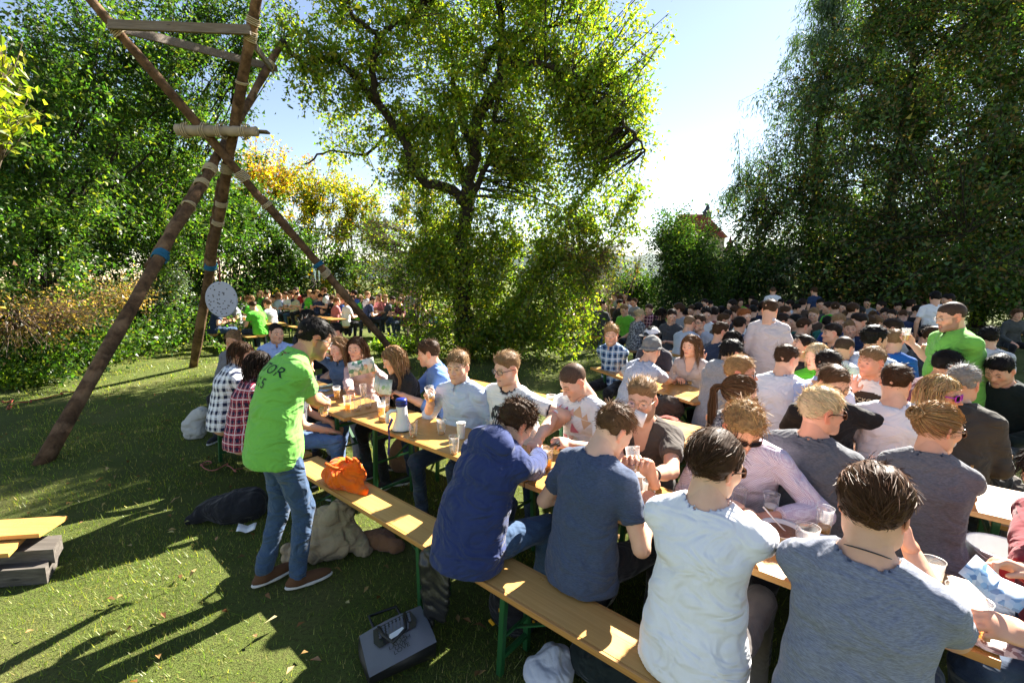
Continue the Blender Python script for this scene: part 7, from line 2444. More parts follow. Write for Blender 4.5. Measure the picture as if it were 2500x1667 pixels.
sheet('paper_card', 'white card on the table right of the blue hoodie', 'card', at(1312, 1112, TZ + 0.004), 0.085, 0.055, M['paper'], (0, 0, R(-30)), bow=0.001)
sheet('paper_card', 'dark printed card by the navy T-shirt man hand', 'card', at(1552, 1232, TZ + 0.02), 0.085, 0.055, M['leaflet_purple'], (R(25), 0, R(-30)), bow=0.001)
sheet('paper_sheet', 'crumpled white paper on the grass beside the left tutor shoe', 'paper', at(602, 1290, 0.035), 0.13, 0.09, M['paper'], (R(8), R(6), R(20)), 0.25)
# wallet
g_ = grip_world('printtee', 'L', (0, 0.09, -0.03))
W_ = empty('wallet', tuple(g_)); tag(W_, 'open black wallet held by the man in the pink-triangle T-shirt', 'wallet')
W_.rotation_euler = (R(60), R(10), R(35))
for s in (-1, 1):
    m = MB(); m.box((0, 0, 0), (0.095, 0.012, 0.075), rotz(s * 0.35), 0.003); o = m.build('flap', M['leather'], W_); o.location = (0, s * 0.016, 0)
# soup bowl with spoon
b = at(1905, 1318, TZ)
B_ = empty('soup_bowl', tuple(b)); tag(B_, 'white plastic bowl of brown soup with a spoon', 'bowl')
m = MB(); m.lathe([(0, 0.002), (0.052, 0.002), (0.060, 0.010), (0.088, 0.058), (0.094, 0.060), (0.094, 0.063), (0.086, 0.060), (0.058, 0.013), (0, 0.011)], 32)
m.build('bowl', M['white_plastic'], B_, True)
m = MB(); m.lathe([(0.079, 0.046), (0.05, 0.0475), (0, 0.048)], 28); m.build('soup', plain('goulash', (0.24, 0.085, 0.025), 0.35, var=0.5, scale=60, bump=0.6, bscale=90), B_, True)
m = MB(); m.tube([(0.02, 0.0, 0.045), (-0.01, 0.04, 0.08), (-0.045, 0.085, 0.125)], [0.004, 0.003, 0.0045], 6); m.build('spoon', M['white_plastic'], B_, True)
# phone and tray
p_ = at(2036, 1338, TZ)
T_ = empty('tray', tuple(p_), R(-38)); tag(T_, 'small white tray with a dark tobacco pouch on the table', 'tray')
m = MB(); m.box((0, 0, 0.006), (0.24, 0.15, 0.010), bev=0.003); m.build('tray', M['white_plastic'], T_)
m = MB(); m.box((0.02, -0.02, 0.024), (0.16, 0.075, 0.024), bev=0.008); m.build('pouch', plain('dark_pouch', (0.02, 0.03, 0.06), 0.35), T_)
m = MB(); m.box((0.01, 0.05, 0.016), (0.15, 0.04, 0.008), bev=0.002); m.build('paper_packet', M['paper'], T_)
for px, py, lab in ((1530, 912, 'phone beside the cups of the blue plaid shirt man'),):
    m = MB(); m.box((0, 0, 0.005), (0.14, 0.07, 0.009), bev=0.003); o = m.build('phone', M['dark_lens'], None, loc=tuple(at(px, py, TZ)), rz=0.4); tag(o, lab, 'phone')
p_ = at(1346, 972, TZ)
A_ = empty('ashtray', tuple(p_)); tag(A_, 'glass ashtray on the empty table behind the white T-shirt men', 'ashtray')
m = MB(); m.lathe([(0, 0.002), (0.05, 0.002), (0.055, 0.035), (0.045, 0.035), (0.04, 0.012), (0, 0.010)], 24); m.build('dish', M['cup'], A_, True)
m = MB(); m.lathe([(0, 0.013), (0.036, 0.013), (0.02, 0.018), (0, 0.019)], 16); m.build('ash', plain('ash', (0.12, 0.11, 0.10), 0.9), A_, True)
# bread roll
m = Grid((-0.07, -0.07, -0.01), (0.07, 0.07, 0.06), 0.006)
for k in range(10):
    a = k / 10 * 6.283
    m.add(Cone((0.032 * math.cos(a), 0.032 * math.sin(a), 0.022), (0.032 * math.cos(a + 0.63), 0.032 * math.sin(a + 0.63), 0.022), 0.021, 0.021), 0.012)
v, f = m.mesh(); v[:, 2] = np.maximum(v[:, 2], 0.001)
o = link('bread_roll', fast_mesh('bread_roll', v, f), plain('bread_crust', (0.50, 0.26, 0.10), 0.7, var=0.3, scale=25), None, loc=tuple(at(940, 1027, TZ))); tag(o, 'golden bread roll lying beside the megaphone', 'bread')
# megaphone
p_ = at(982, 1048, TZ)
MG = empty('megaphone', tuple(p_), R(30)); tag(MG, 'white megaphone with a blue end standing on its bell', 'megaphone')
m = MB(); m.lathe([(0.0, 0.012), (0.078, 0.006), (0.082, 0.0), (0.086, 0.004), (0.072, 0.035), (0.055, 0.085), (0.046, 0.130), (0.043, 0.20)], 28); m.build('bell', M['white_plastic'], MG, True)
m = MB(); m.lathe([(0.0865, 0.0), (0.0885, 0.004), (0.0865, 0.010)], 28); m.build('rim', M['black_plastic'], MG, True)
m = MB(); m.lathe([(0.0435, 0.20), (0.046, 0.205), (0.046, 0.252), (0.040, 0.262), (0.0, 0.262)], 24); m.build('end_cap', M['blue_plastic'], MG, True)
m = MB(); m.lathe([(0.0475, 0.212), (0.0485, 0.216), (0.0475, 0.220)], 24); m.lathe([(0.0475, 0.236), (0.0485, 0.240), (0.0475, 0.244)], 24); m.build('grip_ring', M['black_plastic'], MG, True)
m = MB(); m.tube([(-0.045, 0, 0.165), (-0.085, 0, 0.17), (-0.115, 0, 0.15), (-0.122, 0, 0.10), (-0.118, 0, 0.07)], [0.013, 0.016, 0.017, 0.016, 0.014], 10); m.build('handle', M['white_plastic'], MG, True)
e = st(3.4, -0.012)
loc_ = lambda w: rotz(-R(30)) @ (vec(w) - vec(p_))
q0 = loc_(at(958, 1022, TZ + 0.16)); q1 = loc_(at(949, 1058, TZ + 0.006)); q2 = loc_(at(951, 1066, 0.76)); q3 = loc_(at(948, 1110, 0.58)); 
m = MB()
P_ = [q0, (q0 + q1) / 2 + vec(-0.02, -0.02, 0), q1, q2, (q2 + q3) / 2, q3]
for a, b_ in zip(P_[:-1], P_[1:]): m.bar(a, b_, 0.022, 0.003, (1, 0.4, 0.2))
m.build('strap', plain('blue_strap', (0.02, 0.03, 0.20), 0.7), MG)
# tub on the bench
p_ = st(-0.13, 1.115, 0.4795)
TU = empty('plastic_tub', tuple(p_)); tag(TU, 'white plastic tub with a red and green label on the bench at the right edge', 'tub')
m = MB(); m.lathe([(0, 0.003), (0.105, 0.003), (0.112, 0.012), (0.130, 0.20), (0.137, 0.20), (0.139, 0.212), (0.132, 0.214), (0.127, 0.204), (0.108, 0.014), (0, 0.010)], 36); m.build('tub', M['white_plastic'], TU, True)
a0 = R(195)
for nme, col, z0, z1 in (('label', (0.55, 0.05, 0.06), 0.085, 0.165), ('label', (0.02, 0.25, 0.06), 0.035, 0.083)):
    V, F = [], []
    for i in range(13):
        a = a0 + R(80) * i / 12
        for z in (z0, z1):
            r = 0.112 + (0.130 - 0.112) * (z - 0.012) / 0.188 + 0.0012
            V.append((math.cos(a) * r, math.sin(a) * r, z))
    F = [(2 * i, 2 * i + 2, 2 * i + 3, 2 * i + 1) for i in range(12)]
    m = MB(); m.add(V, F); m.build(nme, plain('tub_label', col, 0.5), TU, True)
m = MB(); m.tube([(math.cos(a) * 0.141, math.sin(a) * 0.141 - 0.0, 0.205 - 0.05 * math.sin(a - R(180)) * (1 if a > math.pi else 0)) for a in np.linspace(math.pi, 2 * math.pi, 15)], 0.003, 6); m.build('handle', M['white_plastic'], TU, True)


# ------------------------------------------------------------------ cloth heaps, bags, jackets
def heap(name, label, cat, loc, prims, mat, col, seed, rip=0.008, freq=26.0, h=0.011, rz=0.0, floor=0.0, k=0.04, ridge=True, parent=None, cuts=(), stripe=None):
    G = Grid.of(prims, h, 0.03)
    for p in prims: G.add(p, k)
    for p, n in cuts: G.plane(vec(p), unit(n))
    G.ripple(rip * 0.6, seed, freq)
    if ridge: G.ripple(rip, seed + 1, freq * 1.2, n=6, ridge=True)
    v, f = G.mesh()
    if floor is not None: v[:, 2] = np.maximum(v[:, 2], floor)
    cc = np.tile(col, (len(v), 1)).astype(float)
    if stripe: cc[np.mod(v[:, 2] + 0.15 * v[:, 0], stripe) < stripe * 0.22] = (0.02, 0.02, 0.025)
    o = link(name, fast_mesh(name, v, f, True, cc), mat, parent, loc=tuple(loc) if parent is None else None, rz=rz if parent is None else None)
    if label: tag(o, label, cat)
    return o


p_ = st(3.42, -0.405, 0.4795)
OB = empty('shoulder_bag', tuple(p_), R(-40)); tag(OB, 'crumpled bright orange cloth bag lying on the bench', 'bag')
heap('bag_body', None, None, None, [Ell((0, 0, 0.05), (0.19, 0.12, 0.075)), Ell((0.10, 0.03, 0.12), (0.07, 0.05, 0.10), roty(0.4)), Ell((-0.07, 0.0, 0.11), (0.10, 0.07, 0.05)), Cone((-0.17, 0.05, 0.02), (-0.28, 0.07, 0.012), 0.04, 0.012), Cone((0.16, -0.02, 0.02), (0.27, 0.0, 0.02), 0.035, 0.02)], M['orange_cloth'], (0.85, 0.13, 0.004), 3, 0.014, 30.0, 0.008, parent=OB)
m = MB(); m.tube([(-0.09, -0.06, 0.13), (-0.05, -0.11, 0.17), (0.04, -0.10, 0.16), (0.06, -0.05, 0.14)], 0.013, 6); m.tube([(0.05, 0.0, 0.18), (0.10, -0.03, 0.235), (0.13, 0.02, 0.19)], 0.012, 6)
m.build('handle', plain('orange_strap', (0.80, 0.12, 0.004), 0.8), OB, True)
p_ = at(800, 1352, 0)
heap('coat', 'sand-coloured coat heaped on the grass behind the left tutor', 'coat', p_, [Ell((-0.02, 0.05, 0.08), (0.21, 0.18, 0.11)), Ell((0.0, 0.10, 0.21), (0.14, 0.12, 0.09)), Ell((0.08, 0.12, 0.29), (0.07, 0.07, 0.07)), Ell((-0.14, -0.05, 0.04), (0.13, 0.10, 0.06)), Cone((0.14, 0.08, 0.10), (0.26, 0.02, 0.03), 0.06, 0.05)], M['fleece'], (0.34, 0.26, 0.16), 5, 0.026, 24.0, 0.010, floor=0.005)
heap('paper_bag', 'brown paper bag lying behind the sand-coloured coat', 'bag', p_ + vec(0.33, 0.12, 0), [Ell((0, 0, 0.05), (0.13, 0.08, 0.06)), Cone((0.08, -0.05, 0.04), (0.17, -0.08, 0.04), 0.05, 0.05)], M['cloth'], (0.20, 0.10, 0.05), 6, 0.01, 30.0, 0.010, floor=0.005)
heap('backpack', 'black backpack lying flat on the grass left of the tutor legs', 'backpack', at(565, 1262, 0), [Ell((0, 0.02, 0.07), (0.26, 0.17, 0.10)), Ell((0.10, 0.06, 0.12), (0.15, 0.12, 0.08)), Cone((-0.2, -0.08, 0.04), (-0.27, -0.1, 0.03), 0.04, 0.03)], M['cloth'], (0.012, 0.012, 0.014), 8, 0.012, 22.0, 0.011, floor=0.005)
heap('tote_bag', 'slumped off-white tote bag beside the plaid shirt women', 'bag', at(478, 1068, 0), [Ell((0, 0, 0.13), (0.13, 0.10, 0.16)), Ell((0.05, 0.04, 0.27), (0.10, 0.08, 0.10))], M['cloth'], (0.50, 0.49, 0.44), 9, 0.014, 22.0, 0.011, floor=0.005)
heap('backpack', 'pale grey backpack on the far lawn left of the seated people', 'backpack', at(455, 800, 0), [Ell((0, 0, 0.2), (0.20, 0.15, 0.22)), Ell((0.1, -0.1, 0.12), (0.13, 0.1, 0.12))], M['cloth'], (0.24, 0.24, 0.27), 10, 0.012, 18.0, 0.016, floor=0.005)
heap('backpack', 'black backpack with yellow trim under the bench', 'backpack', at(1235, 1556, 0) + vec(0.05, 0.12, 0), [Ell((0, 0, 0.13), (0.15, 0.12, 0.15)), Ell((0.02, -0.08, 0.09), (0.11, 0.06, 0.09))], M['cloth'], (0.013, 0.013, 0.015), 11, 0.008, 26.0, 0.010, floor=0.005)
o = bpy.data.objects[[x.name for x in bpy.data.objects if x.get('label') == 'black backpack with yellow trim under the bench'][0]]
for k, (x, z, s) in enumerate(((-0.07, 0.17, 0.02), (0.03, 0.20, 0.016), (0.10, 0.10, 0.014), (-0.13, 0.09, 0.02))):
    m = MB(); m.box((0, 0, 0), (s * 2, 0.012, s), roty(0.3 * k), 0.003)
    m.build('yellow_tab', plain('yellow_trim', (0.65, 0.33, 0.01), 0.6), o, loc=(x, -0.125 + 0.1 * abs(x), z))
heap('bag', 'dark bag on the grass under the bench beside the yellow-trimmed backpack', 'bag', at(1310, 1545, 0) + vec(0.1, 0.15, 0), [Ell((0, 0, 0.08), (0.16, 0.11, 0.09))], M['cloth'], (0.03, 0.028, 0.03), 12, 0.008, 26.0, 0.012, floor=0.005)
heap('carry_bag', 'white cloth bag at the bottom edge under the bench', 'bag', at(1345, 1668, 0) + vec(0, 0.0, 0), [Ell((0, 0, 0.06), (0.13, 0.10, 0.07)), Ell((0.03, 0.05, 0.10), (0.07, 0.06, 0.05))], M['cloth'], (0.55, 0.57, 0.62), 13, 0.014, 24.0, 0.010, floor=0.005)
heap('jacket', 'dark green jacket heaped at the bottom edge under the bench', 'jacket', at(1490, 1662, 0) + vec(0.0, 0.05, 0), [Ell((0, 0, 0.09), (0.20, 0.14, 0.11)), Ell((0.06, 0.04, 0.15), (0.13, 0.10, 0.07))], M['fleece'], (0.016, 0.024, 0.022), 14, 0.014, 24.0, 0.011, floor=0.005)
# leather jacket over the end of the bench
p_ = st(2.16, -0.535, 0)
heap('leather_jacket', 'black leather jacket hanging over the bench end beside the blue hoodie', 'jacket', p_, [Seg((0, 0.10, 0.488), (0.0, -0.03, 0.485), (0.12, 0.018), (0.12, 0.022), vec(1, 0, 0)), Seg((0, -0.045, 0.47), (0.02, -0.06, 0.17), (0.12, 0.020), (0.085, 0.018), vec(1, 0, 0)), Seg((-0.06, -0.065, 0.44), (-0.02, -0.075, 0.11), (0.045, 0.020), (0.03, 0.016), vec(1, 0, 0)), Cone((-0.07, -0.03, 0.50), (0.08, -0.05, 0.50), 0.020, 0.016)], M['leather'], (1, 1, 1), 15, 0.005, 44.0, 0.008, rz=R(-40), floor=0.03, k=0.015)
# jackets on the second row bench
heap('jacket', 'brown jacket piled on the empty bench behind the bearded man', 'jacket', at(1600, 985, 0.66) * (1, 1, 0) + vec(0, 0, 0.48), [Ell((0, 0, 0.13), (0.26, 0.14, 0.13)), Ell((0.15, 0.0, 0.20), (0.13, 0.10, 0.08))], M['fleece'], (0.065, 0.045, 0.033), 16, 0.016, 22.0, 0.012, rz=R(-40), floor=0.0)
heap('jacket', 'red and orange scarf bundle below the brown jacket pile', 'scarf', at(1632, 1030, 0.60) * (1, 1, 0) + vec(0, 0, 0.48), [Ell((0, 0, 0.08), (0.20, 0.12, 0.08)), Ell((0.08, -0.05, 0.12), (0.10, 0.06, 0.06))], M['fleece'], (0.26, 0.05, 0.03), 17, 0.014, 24.0, 0.012, rz=R(-40), floor=0.0)
heap('shawl', 'white shawl with black stripes and fringe beside the bun woman', 'shawl', st(0.06, 1.22, 0) + vec(0.0, 0, 0), [Cone((0, 0, 0.70), (0, 0.0, 0.50), 0.030, 0.060)], M['cloth'], (0.72, 0.72, 0.74), 18, 0.016, 34.0, 0.009, floor=0.47, stripe=0.05)
heap('handbag', 'brown slouchy handbag behind the man in the olive jacket', 'handbag', at(2455, 1160, 0.55) * (1, 1, 0), [Ell((0, 0, 0.35), (0.10, 0.14, 0.22)), Ell((0, 0, 0.15), (0.12, 0.16, 0.15))], M['leather'] if False else M['fleece'], (0.10, 0.085, 0.07), 19, 0.014, 24.0, 0.012, floor=0.005)
heap('case', 'black bag on the grass at the right behind the table end', 'bag', at(2462, 990, 0), [Ell((0, 0, 0.12), (0.30, 0.16, 0.14))], M['cloth'], (0.015, 0.017, 0.022), 20, 0.006, 20.0, 0.016, floor=0.005)
heap('paper_carrier', 'brown paper carrier under the megaphone table', 'bag', at(985, 1150, 0), [Ell((0, 0, 0.16), (0.15, 0.08, 0.20))], M['cloth'], (0.22, 0.12, 0.06), 21, 0.006, 20.0, 0.012, floor=0.005)
heap('backpack', 'blue bag on the bench left of the crooked tree', 'bag', at(1068, 788, 0.5) * (1, 1, 0) + vec(0, 0, 0.48), [Ell((0, 0, 0.10), (0.30, 0.14, 0.11))], M['cloth'], (0.01, 0.10, 0.35), 22, 0.01, 18.0, 0.016, floor=0.0)

# shopping bag with the typewriter print
p_ = at(1000, 1690, 0)
SB = empty('shopping_bag', tuple(p_), R(28)); tag(SB, 'grey and black shopping bag with a typewriter print fallen over on the grass', 'shopping bag')
bx = rotx(R(-76)) @ rotz(R(0))
m = MB()
w_, d_, h_ = 0.34, 0.11, 0.29
def bagp(x, y, z):
    q = bx @ vec(x, y, z) + vec(0, 0.10, 0.085)
    q[2] = max(0.004, q[2] * (0.62 + 0.38 * (x / w_ + 0.5)) * (1.0 - 0.25 * z / h_) + 0.010 * math.sin(11 * x + 6 * z) * (1 if z > 0.02 else 0))      # slumped towards one side and the open end
    return q
rsB = np.random.default_rng(2)
for nme, quad, mt in (('front_panel', [(-w_ / 2, -d_ / 2, 0), (w_ / 2, -d_ / 2, 0), (w_ / 2, -d_ / 2, h_), (-w_ / 2, -d_ / 2, h_)], 'bag_grey'), ('back_panel', [(w_ / 2, d_ / 2, 0), (-w_ / 2, d_ / 2, 0), (-w_ / 2, d_ / 2, h_), (w_ / 2, d_ / 2, h_)], 'bag_grey'),
                      ('side_panel', [(w_ / 2, -d_ / 2, 0), (w_ / 2, d_ / 2, 0), (w_ / 2, d_ / 2, h_), (w_ / 2, -d_ / 2, h_)], 'bag_black'), ('side_panel', [(-w_ / 2, d_ / 2, 0), (-w_ / 2, -d_ / 2, 0), (-w_ / 2, -d_ / 2, h_), (-w_ / 2, d_ / 2, h_)], 'bag_black'),
                      ('bottom_panel', [(-w_ / 2, d_ / 2, 0), (w_ / 2, d_ / 2, 0), (w_ / 2, -d_ / 2, 0), (-w_ / 2, -d_ / 2, 0)], 'bag_black')):
    if 'bag_grey' not in M:
        M['bag_grey'] = plain('woven_bag_grey', (0.13, 0.132, 0.15), 0.45, bump=0.2); M['bag_black'] = plain('woven_bag_black', (0.012, 0.012, 0.013), 0.45)
    q = [vec(x) for x in quad]
    n = 8
    V, F = [], []
    for i in range(n + 1):
        for j in range(n + 1):
            u, v = i / n, j / n
            P0 = (q[0] * (1 - u) + q[1] * u) * (1 - v) + (q[3] * (1 - u) + q[2] * u) * v
            nrm = unit(np.cross(q[1] - q[0], q[3] - q[0]))
            b_ = math.sin(u * math.pi) * math.sin(v * math.pi) * 0.018 + 0.006 * math.sin(u * 7 + v * 5) * math.sin(v * 3.1) * math.sin(u * 3.14)
            V.append(bagp(*(P0 + nrm * b_)))
    for i in range(n):
        for j in range(n):
            a = i * (n + 1) + j
            F.append((a, a + n + 1, a + n + 2, a + 1))
    mm = MB(); mm.add(V, F); pn_ = mm.build(nme, M[mt], SB, True)
    if nme == 'front_panel': FP = pn_
def on_front(u, v, lift=0.024): return bagp((u - 0.5) * w_, -d_ / 2 - lift, v * h_)
def flat_piece(name, pts, mat, parent, lift):
    mm = MB(); mm.add([on_front(u, v, lift) for u, v in pts], [tuple(range(len(pts)))] if len(pts) == 4 else None, [(0, i, i + 1) for i in range(1, len(pts) - 1)] if len(pts) != 4 else None)
    return mm.build(name, mat, parent)
flat_piece('typewriter_print', [(0.22, 0.45), (0.78, 0.45), (0.84, 0.62), (0.80, 0.92), (0.20, 0.92), (0.16, 0.62)], M['bag_black'], FP, 0.023)
mm = MB()
for r_ in range(4):
    for c_ in range(9):
        u, v = 0.27 + c_ * 0.058 + r_ * 0.006, 0.66 + r_ * 0.062
        mm.lathe([(0, 0.001), (0.0075, 0.001), (0.0075, 0)], 8, on_front(u, v, 0.0265), bx @ rotx(math.pi / 2))
mm.build('key_print', M['bag_grey'], FP)['kind'] = 'stuff'
flat_piece('paper_print', [(0.36, 0.48), (0.64, 0.48), (0.60, 0.60), (0.40, 0.60)], M['paper'], FP, 0.0255)
for k, wd in enumerate(('GIVE', 'LAUGH', 'LIVE', 'LOVE')):
    cu = bpy.data.curves.new('print', 'FONT'); cu.body = wd; cu.size = 0.034; cu.align_x = 'CENTER'
    tmp = bpy.data.objects.new('print', cu); COL.objects.link(tmp)
    dg = bpy.context.evaluated_depsgraph_get()
    me = bpy.data.meshes.new_from_object(tmp.evaluated_get(dg)); bpy.data.objects.remove(tmp)
    for v in me.vertices:
        c = on_front(0.5 + v.co.x / w_, 0.36 - k * 0.075 + v.co.y / h_, 0.0255); v.co = c
    me.materials.append(M['bag_black']); link('lettering', me, None, FP)
for s in (-1, 1):
    m = MB(); m.tube([on_front(0.5 + s * 0.02 - 0.2, 0.9 if s < 0 else 0.95, 0.03), on_front(0.30, 0.60, 0.07), on_front(0.40, 0.35, 0.05), on_front(0.62, 0.45, 0.06), on_front(0.70, 0.9, 0.03)] if s < 0 else [bagp(-0.08, d_ / 2, h_), bagp(-0.09, d_ / 2 + 0.02, h_ + 0.14), bagp(0.07, d_ / 2 + 0.03, h_ + 0.15), bagp(0.08, d_ / 2, h_)], 0.009, 6)
    m.build('handle', M['bag_black'], SB, True)

# ------------------------------------------------------------------ stack of boards, cords
BS = empty('board_stack', tuple(at(40, 1400, 0)))
tag(BS, 'stack of pine boards on dark weathered timbers at the left edge', 'board stack')
o0b = vec(BS.location)
e1 = at(165, 1258, 0.30); e0 = at(95, 1302, 0.30); ax_ = unit(vec(-1, -0.14, 0))
def boardq(name, a, b, L, th, mat):
    a, b = vec(a), vec(b)
    c, d = b + ax_ * L, a + ax_ * L
    z = vec(0, 0, th)
    m = MB(); m.add([p - o0b for p in (a, b, c, d, a - z, b - z, c - z, d - z)], [(0, 3, 2, 1), (4, 5, 6, 7), (0, 1, 5, 4), (1, 2, 6, 5), (2, 3, 7, 6), (3, 0, 4, 7)])
    return m.build(name, mat, BS)
boardq('pine_board', e1, e0, 2.0, 0.028, M['table_wood'])
f1_, f0_ = at(70, 1298, 0.262), at(20, 1350, 0.262)
boardq('pine_board', f1_, f0_, 2.0, 0.028, M['table_wood'])
for k, (a, b, z) in enumerate((((150, 1305), (130, 1340), 0.2), ((140, 1335), (110, 1385), 0.12))):
    A, B = at(*a, z), at(*b, z)
    boardq('weathered_timber', A, B, 2.0, 0.10 if k == 0 else 0.115, M['old_wood'])


def cord(label, pts, col, r=0.006, wig=0.03, seed=1, name='cord'):
    rs = np.random.default_rng(seed)
    P = np.array([at(a, b, 0.03) for a, b in pts])
    t = np.linspace(0, len(P) - 1, len(P) * 8)
    i = np.clip(t.astype(int), 0, len(P) - 2); f = (t - i)[:, None]
    Q = P[i] * (1 - f) + P[i + 1] * f + np.column_stack((np.sin(t * 5 + seed), np.cos(t * 4), 0.3 * np.sin(t * 7))) * wig
    Q[:, 2] = np.maximum(Q[:, 2], 0.02)
    m = MB(); m.tube(Q, r, 6)
    o = m.build(name, plain(name + '_colour', col, 0.7), None, True)
    tag(o, label, 'cord')


cord('thin pink cord lying on the grass left of the tutor', [(478, 1140), (510, 1125), (500, 1138), (530, 1150), (555, 1128), (565, 1150), (595, 1142)], (0.42, 0.14, 0.10), 0.006)
cord('red cable coiled on the grass at the left edge', [(0, 985), (30, 975), (15, 1000), (45, 985), (90, 975), (150, 962), (175, 955)], (0.30, 0.05, 0.03), 0.009, 0.05, 3)

# ------------------------------------------------------------------ prints on shirts
from mathutils.bvhtree import BVHTree


def decal(key, V2, F, c, xr, up, nrm, name, mat, lift=0.004, parent=None):
    i = PPL[key]
    bv = BVHTree.FromPolygons(i['tv'].tolist(), i['tf'].tolist())
    V = []
    for u, v in V2:
        o = vec(c) + vec(xr) * u + vec(up) * v
        h = bv.ray_cast(Vector(o + vec(nrm) * 0.25), Vector(-vec(nrm)), 0.6)
        p = vec(h[0]) if h[0] is not None else o
        V.append(p + vec(nrm) * lift)
    m = MB()
    F4 = [f for f in F if len(f) == 4]; F3 = [f for f in F if len(f) == 3]
    m.add(V, F4, F3)
    return m.build(name, mat, i['top'], True)


def text_mesh(txt, size):
    cu = bpy.data.curves.new('print', 'FONT'); cu.body = txt; cu.size = size; cu.align_x = 'CENTER'; cu.resolution_u = 3
    tmp = bpy.data.objects.new('print', cu); COL.objects.link(tmp)
    me = bpy.data.meshes.new_from_object(tmp.evaluated_get(bpy.context.evaluated_depsgraph_get())); bpy.data.objects.remove(tmp)
    V = [(v.co.x, v.co.y) for v in me.vertices]
    F = []
    for p in me.polygons:
        vs = list(p.vertices)
        if len(vs) <= 4: F.append(vs)
        else: F += [[vs[0], vs[a], vs[a + 1]] for a in range(1, len(vs) - 1)]
    bpy.data.meshes.remove(me)
    return V, F


def grid_shape(fn, w, h, n=26):
    V, F, ids = [], [], {}
    for a in range(n + 1):
        for b in range(n + 1):
            u, v = (a / n - 0.5) * w, (b / n - 0.5) * h
            ids[(a, b)] = len(V); V.append((u, v))
    for a in range(n):
        for b in range(n):
            if fn(((a + 0.5) / n - 0.5) * w, ((b + 0.5) / n - 0.5) * h): F.append([ids[(a, b)], ids[(a + 1, b)], ids[(a + 1, b + 1)], ids[(a, b + 1)]])
    used = sorted({x for f in F for x in f}); mp = {x: i for i, x in enumerate(used)}
    return [V[x] for x in used], [[mp[x] for x in f] for f in F]


i = PPL['tutor']
bkn = -np.cross(i['dirs'][2], i['right'])
for txt, off, sz in (('TUTOR', 0.0, 0.09), ('2015', -0.095, 0.09)):
    V, F = text_mesh(txt, sz)
    decal('tutor', V, F, i['C'] + i['dirs'][2] * (0.03 + off) + i['right'] * 0.015, i['right'], i['dirs'][2], bkn, 'lettering', plain('black_print', (0.006, 0.03, 0.012), 0.7), 0.004)
i = PPL['ringer']
fn_ = np.cross(i['dirs'][1], i['right'])
V, F = grid_shape(lambda u, v: (u / 0.115) ** 2 + (v / 0.155) ** 2 < 1 + 0.25 * math.sin(u * 90) * math.sin(v * 70) and v < 0.12, 0.27, 0.34)
decal('ringer', V, F, i['C'] - i['dirs'][1] * 0.07, -i['right'], i['dirs'][1], fn_, 'shirt_print', plain('grey_print', (0.04, 0.042, 0.048), 0.8, var=0.6, scale=40), 0.003)
for txt, off in (('WI', 0.035), ('WA', -0.03), ('N', -0.095)):
    V, F = text_mesh(txt, 0.068)
    decal('ringer', V, F, i['C'] + i['dirs'][1] * (-0.07 + off) + i['right'] * 0.035, -i['right'], i['dirs'][1], fn_, 'lettering', M['paper'], 0.006)
i = PPL['printtee']
fn_ = np.cross(i['dirs'][1], i['right'])
rsP = np.random.default_rng(12)
for k in range(13):
    u0, v0 = rsP.uniform(-0.13, 0.13), rsP.uniform(-0.24, 0.10)
    s, a = rsP.uniform(0.03, 0.055), rsP.random() * 6.28
    pts = [(u0 + s * math.cos(a + q * 2.094), v0 + s * math.sin(a + q * 2.094)) for q in range(3)]
    ctr = (u0, v0)
    mids = [((pts[q][0] + pts[(q + 1) % 3][0]) / 2, (pts[q][1] + pts[(q + 1) % 3][1]) / 2) for q in range(3)]
    decal('printtee', pts + mids, [(0, 3, 5), (3, 1, 4), (5, 4, 2), (3, 4, 5)], i['C'] + vec(0, 0, 0), -i['right'], i['dirs'][1], fn_, 'triangle_print', plain('pink_print', [(0.62, 0.20, 0.26), (0.70, 0.42, 0.36), (0.66, 0.45, 0.28)][k % 3], 0.8), 0.003)
i = PPL['rock']
fn_ = np.cross(i['dirs'][1], i['right'])
V, F = grid_shape(lambda u, v: abs(u) < 0.125 - 0.25 * max(0, v - 0.02) and (u / 0.14) ** 2 + ((v + 0.02) / 0.10) ** 2 < 1.0, 0.28, 0.22)
decal('rock', V, F, i['C'] + i['dirs'][1] * 0.00, -i['right'], i['dirs'][1], fn_, 'shirt_print', plain('dark_print', (0.035, 0.022, 0.012), 0.8, var=0.6, scale=60), 0.003)
V, F = text_mesh('ROCKCARK', 0.052)
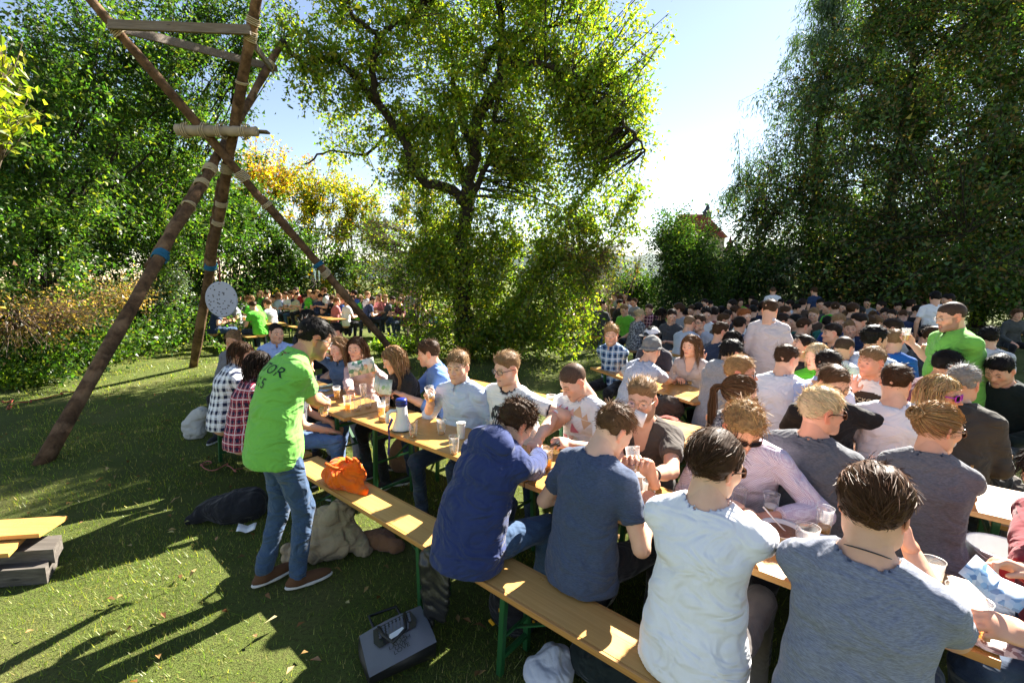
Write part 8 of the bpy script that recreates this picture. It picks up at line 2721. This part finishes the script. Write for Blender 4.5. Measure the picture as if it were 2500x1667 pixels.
decal('rock', V, F, i['C'] - i['dirs'][1] * 0.015, -i['right'], i['dirs'][1], fn_, 'lettering', plain('cream_print', (0.65, 0.56, 0.36), 0.8), 0.006)
# far green back
for c in gt.children:
    if c.name.split('.')[0] == 't_shirt':
        i2 = _PROTO[('up', False, 'short')]
        tv, tf = i2['tv'], i2['tf']
        bv = BVHTree.FromPolygons(tv.tolist(), tf.tolist())
        for txt, off in (('TUTOR', 0.06), ('2015', -0.02)):
            V, F = text_mesh(txt, 0.085)
            P = []
            for u, v in V:
                o = i2['C'] + vec(u, -0.3, v + off)
                h = bv.ray_cast(Vector(o), Vector((0, 1, 0)), 0.6)
                P.append((vec(h[0]) if h[0] is not None else o + vec(0, 0.17, 0)) + vec(0, -0.006, 0))
            m = MB(); m.add(P, [f for f in F if len(f) == 4], [f for f in F if len(f) == 3]); m.build('lettering', M['black_plastic'], c, True)
# necklace of the man in grey
i = PPL['greytee']
m = MB()
rn_ = 0.070
m.tube([i['N'] + i['right'] * math.cos(a) * rn_ + np.cross(i['dirs'][2], i['right']) * (math.sin(a) * rn_ + 0.004) + i['dirs'][2] * (0.018 - 0.02 * math.sin(a)) for a in np.linspace(0, 6.283, 25)], 0.0022, 5, cap=False)
m.build('necklace', M['black_plastic'], i['root'], True)
# fur collar of the woman in pink
i = PPL['pinkgirl']
rs = np.random.default_rng(3)
n = 1500
a = rs.random(n) * 6.283
fw_ = np.cross(i['dirs'][2], i['right'])
base_ = i['N'] + np.cos(a)[:, None] * i['right'] * 0.105 + np.sin(a)[:, None] * fw_ * 0.085 + rs.normal(0, 0.014, (n, 3)) - i['dirs'][2] * 0.02
dd = rs.standard_normal((n, 3)); dd /= np.linalg.norm(dd, axis=1, keepdims=True)
P = np.stack([base_ + dd * 0.035 * t for t in (0, 0.5, 1)], 1)
V, F, Cc = ribbons(P, 0.006, 0.001, np.tile((0.16, 0.10, 0.08), (n, 1)) * rs.uniform(0.5, 1.6, (n, 1)), rs)
link('fur_collar', fast_mesh('fur_collar', V, F, True, Cc), M['hair'], i['root'])
print('props', _time.time() - _T0)
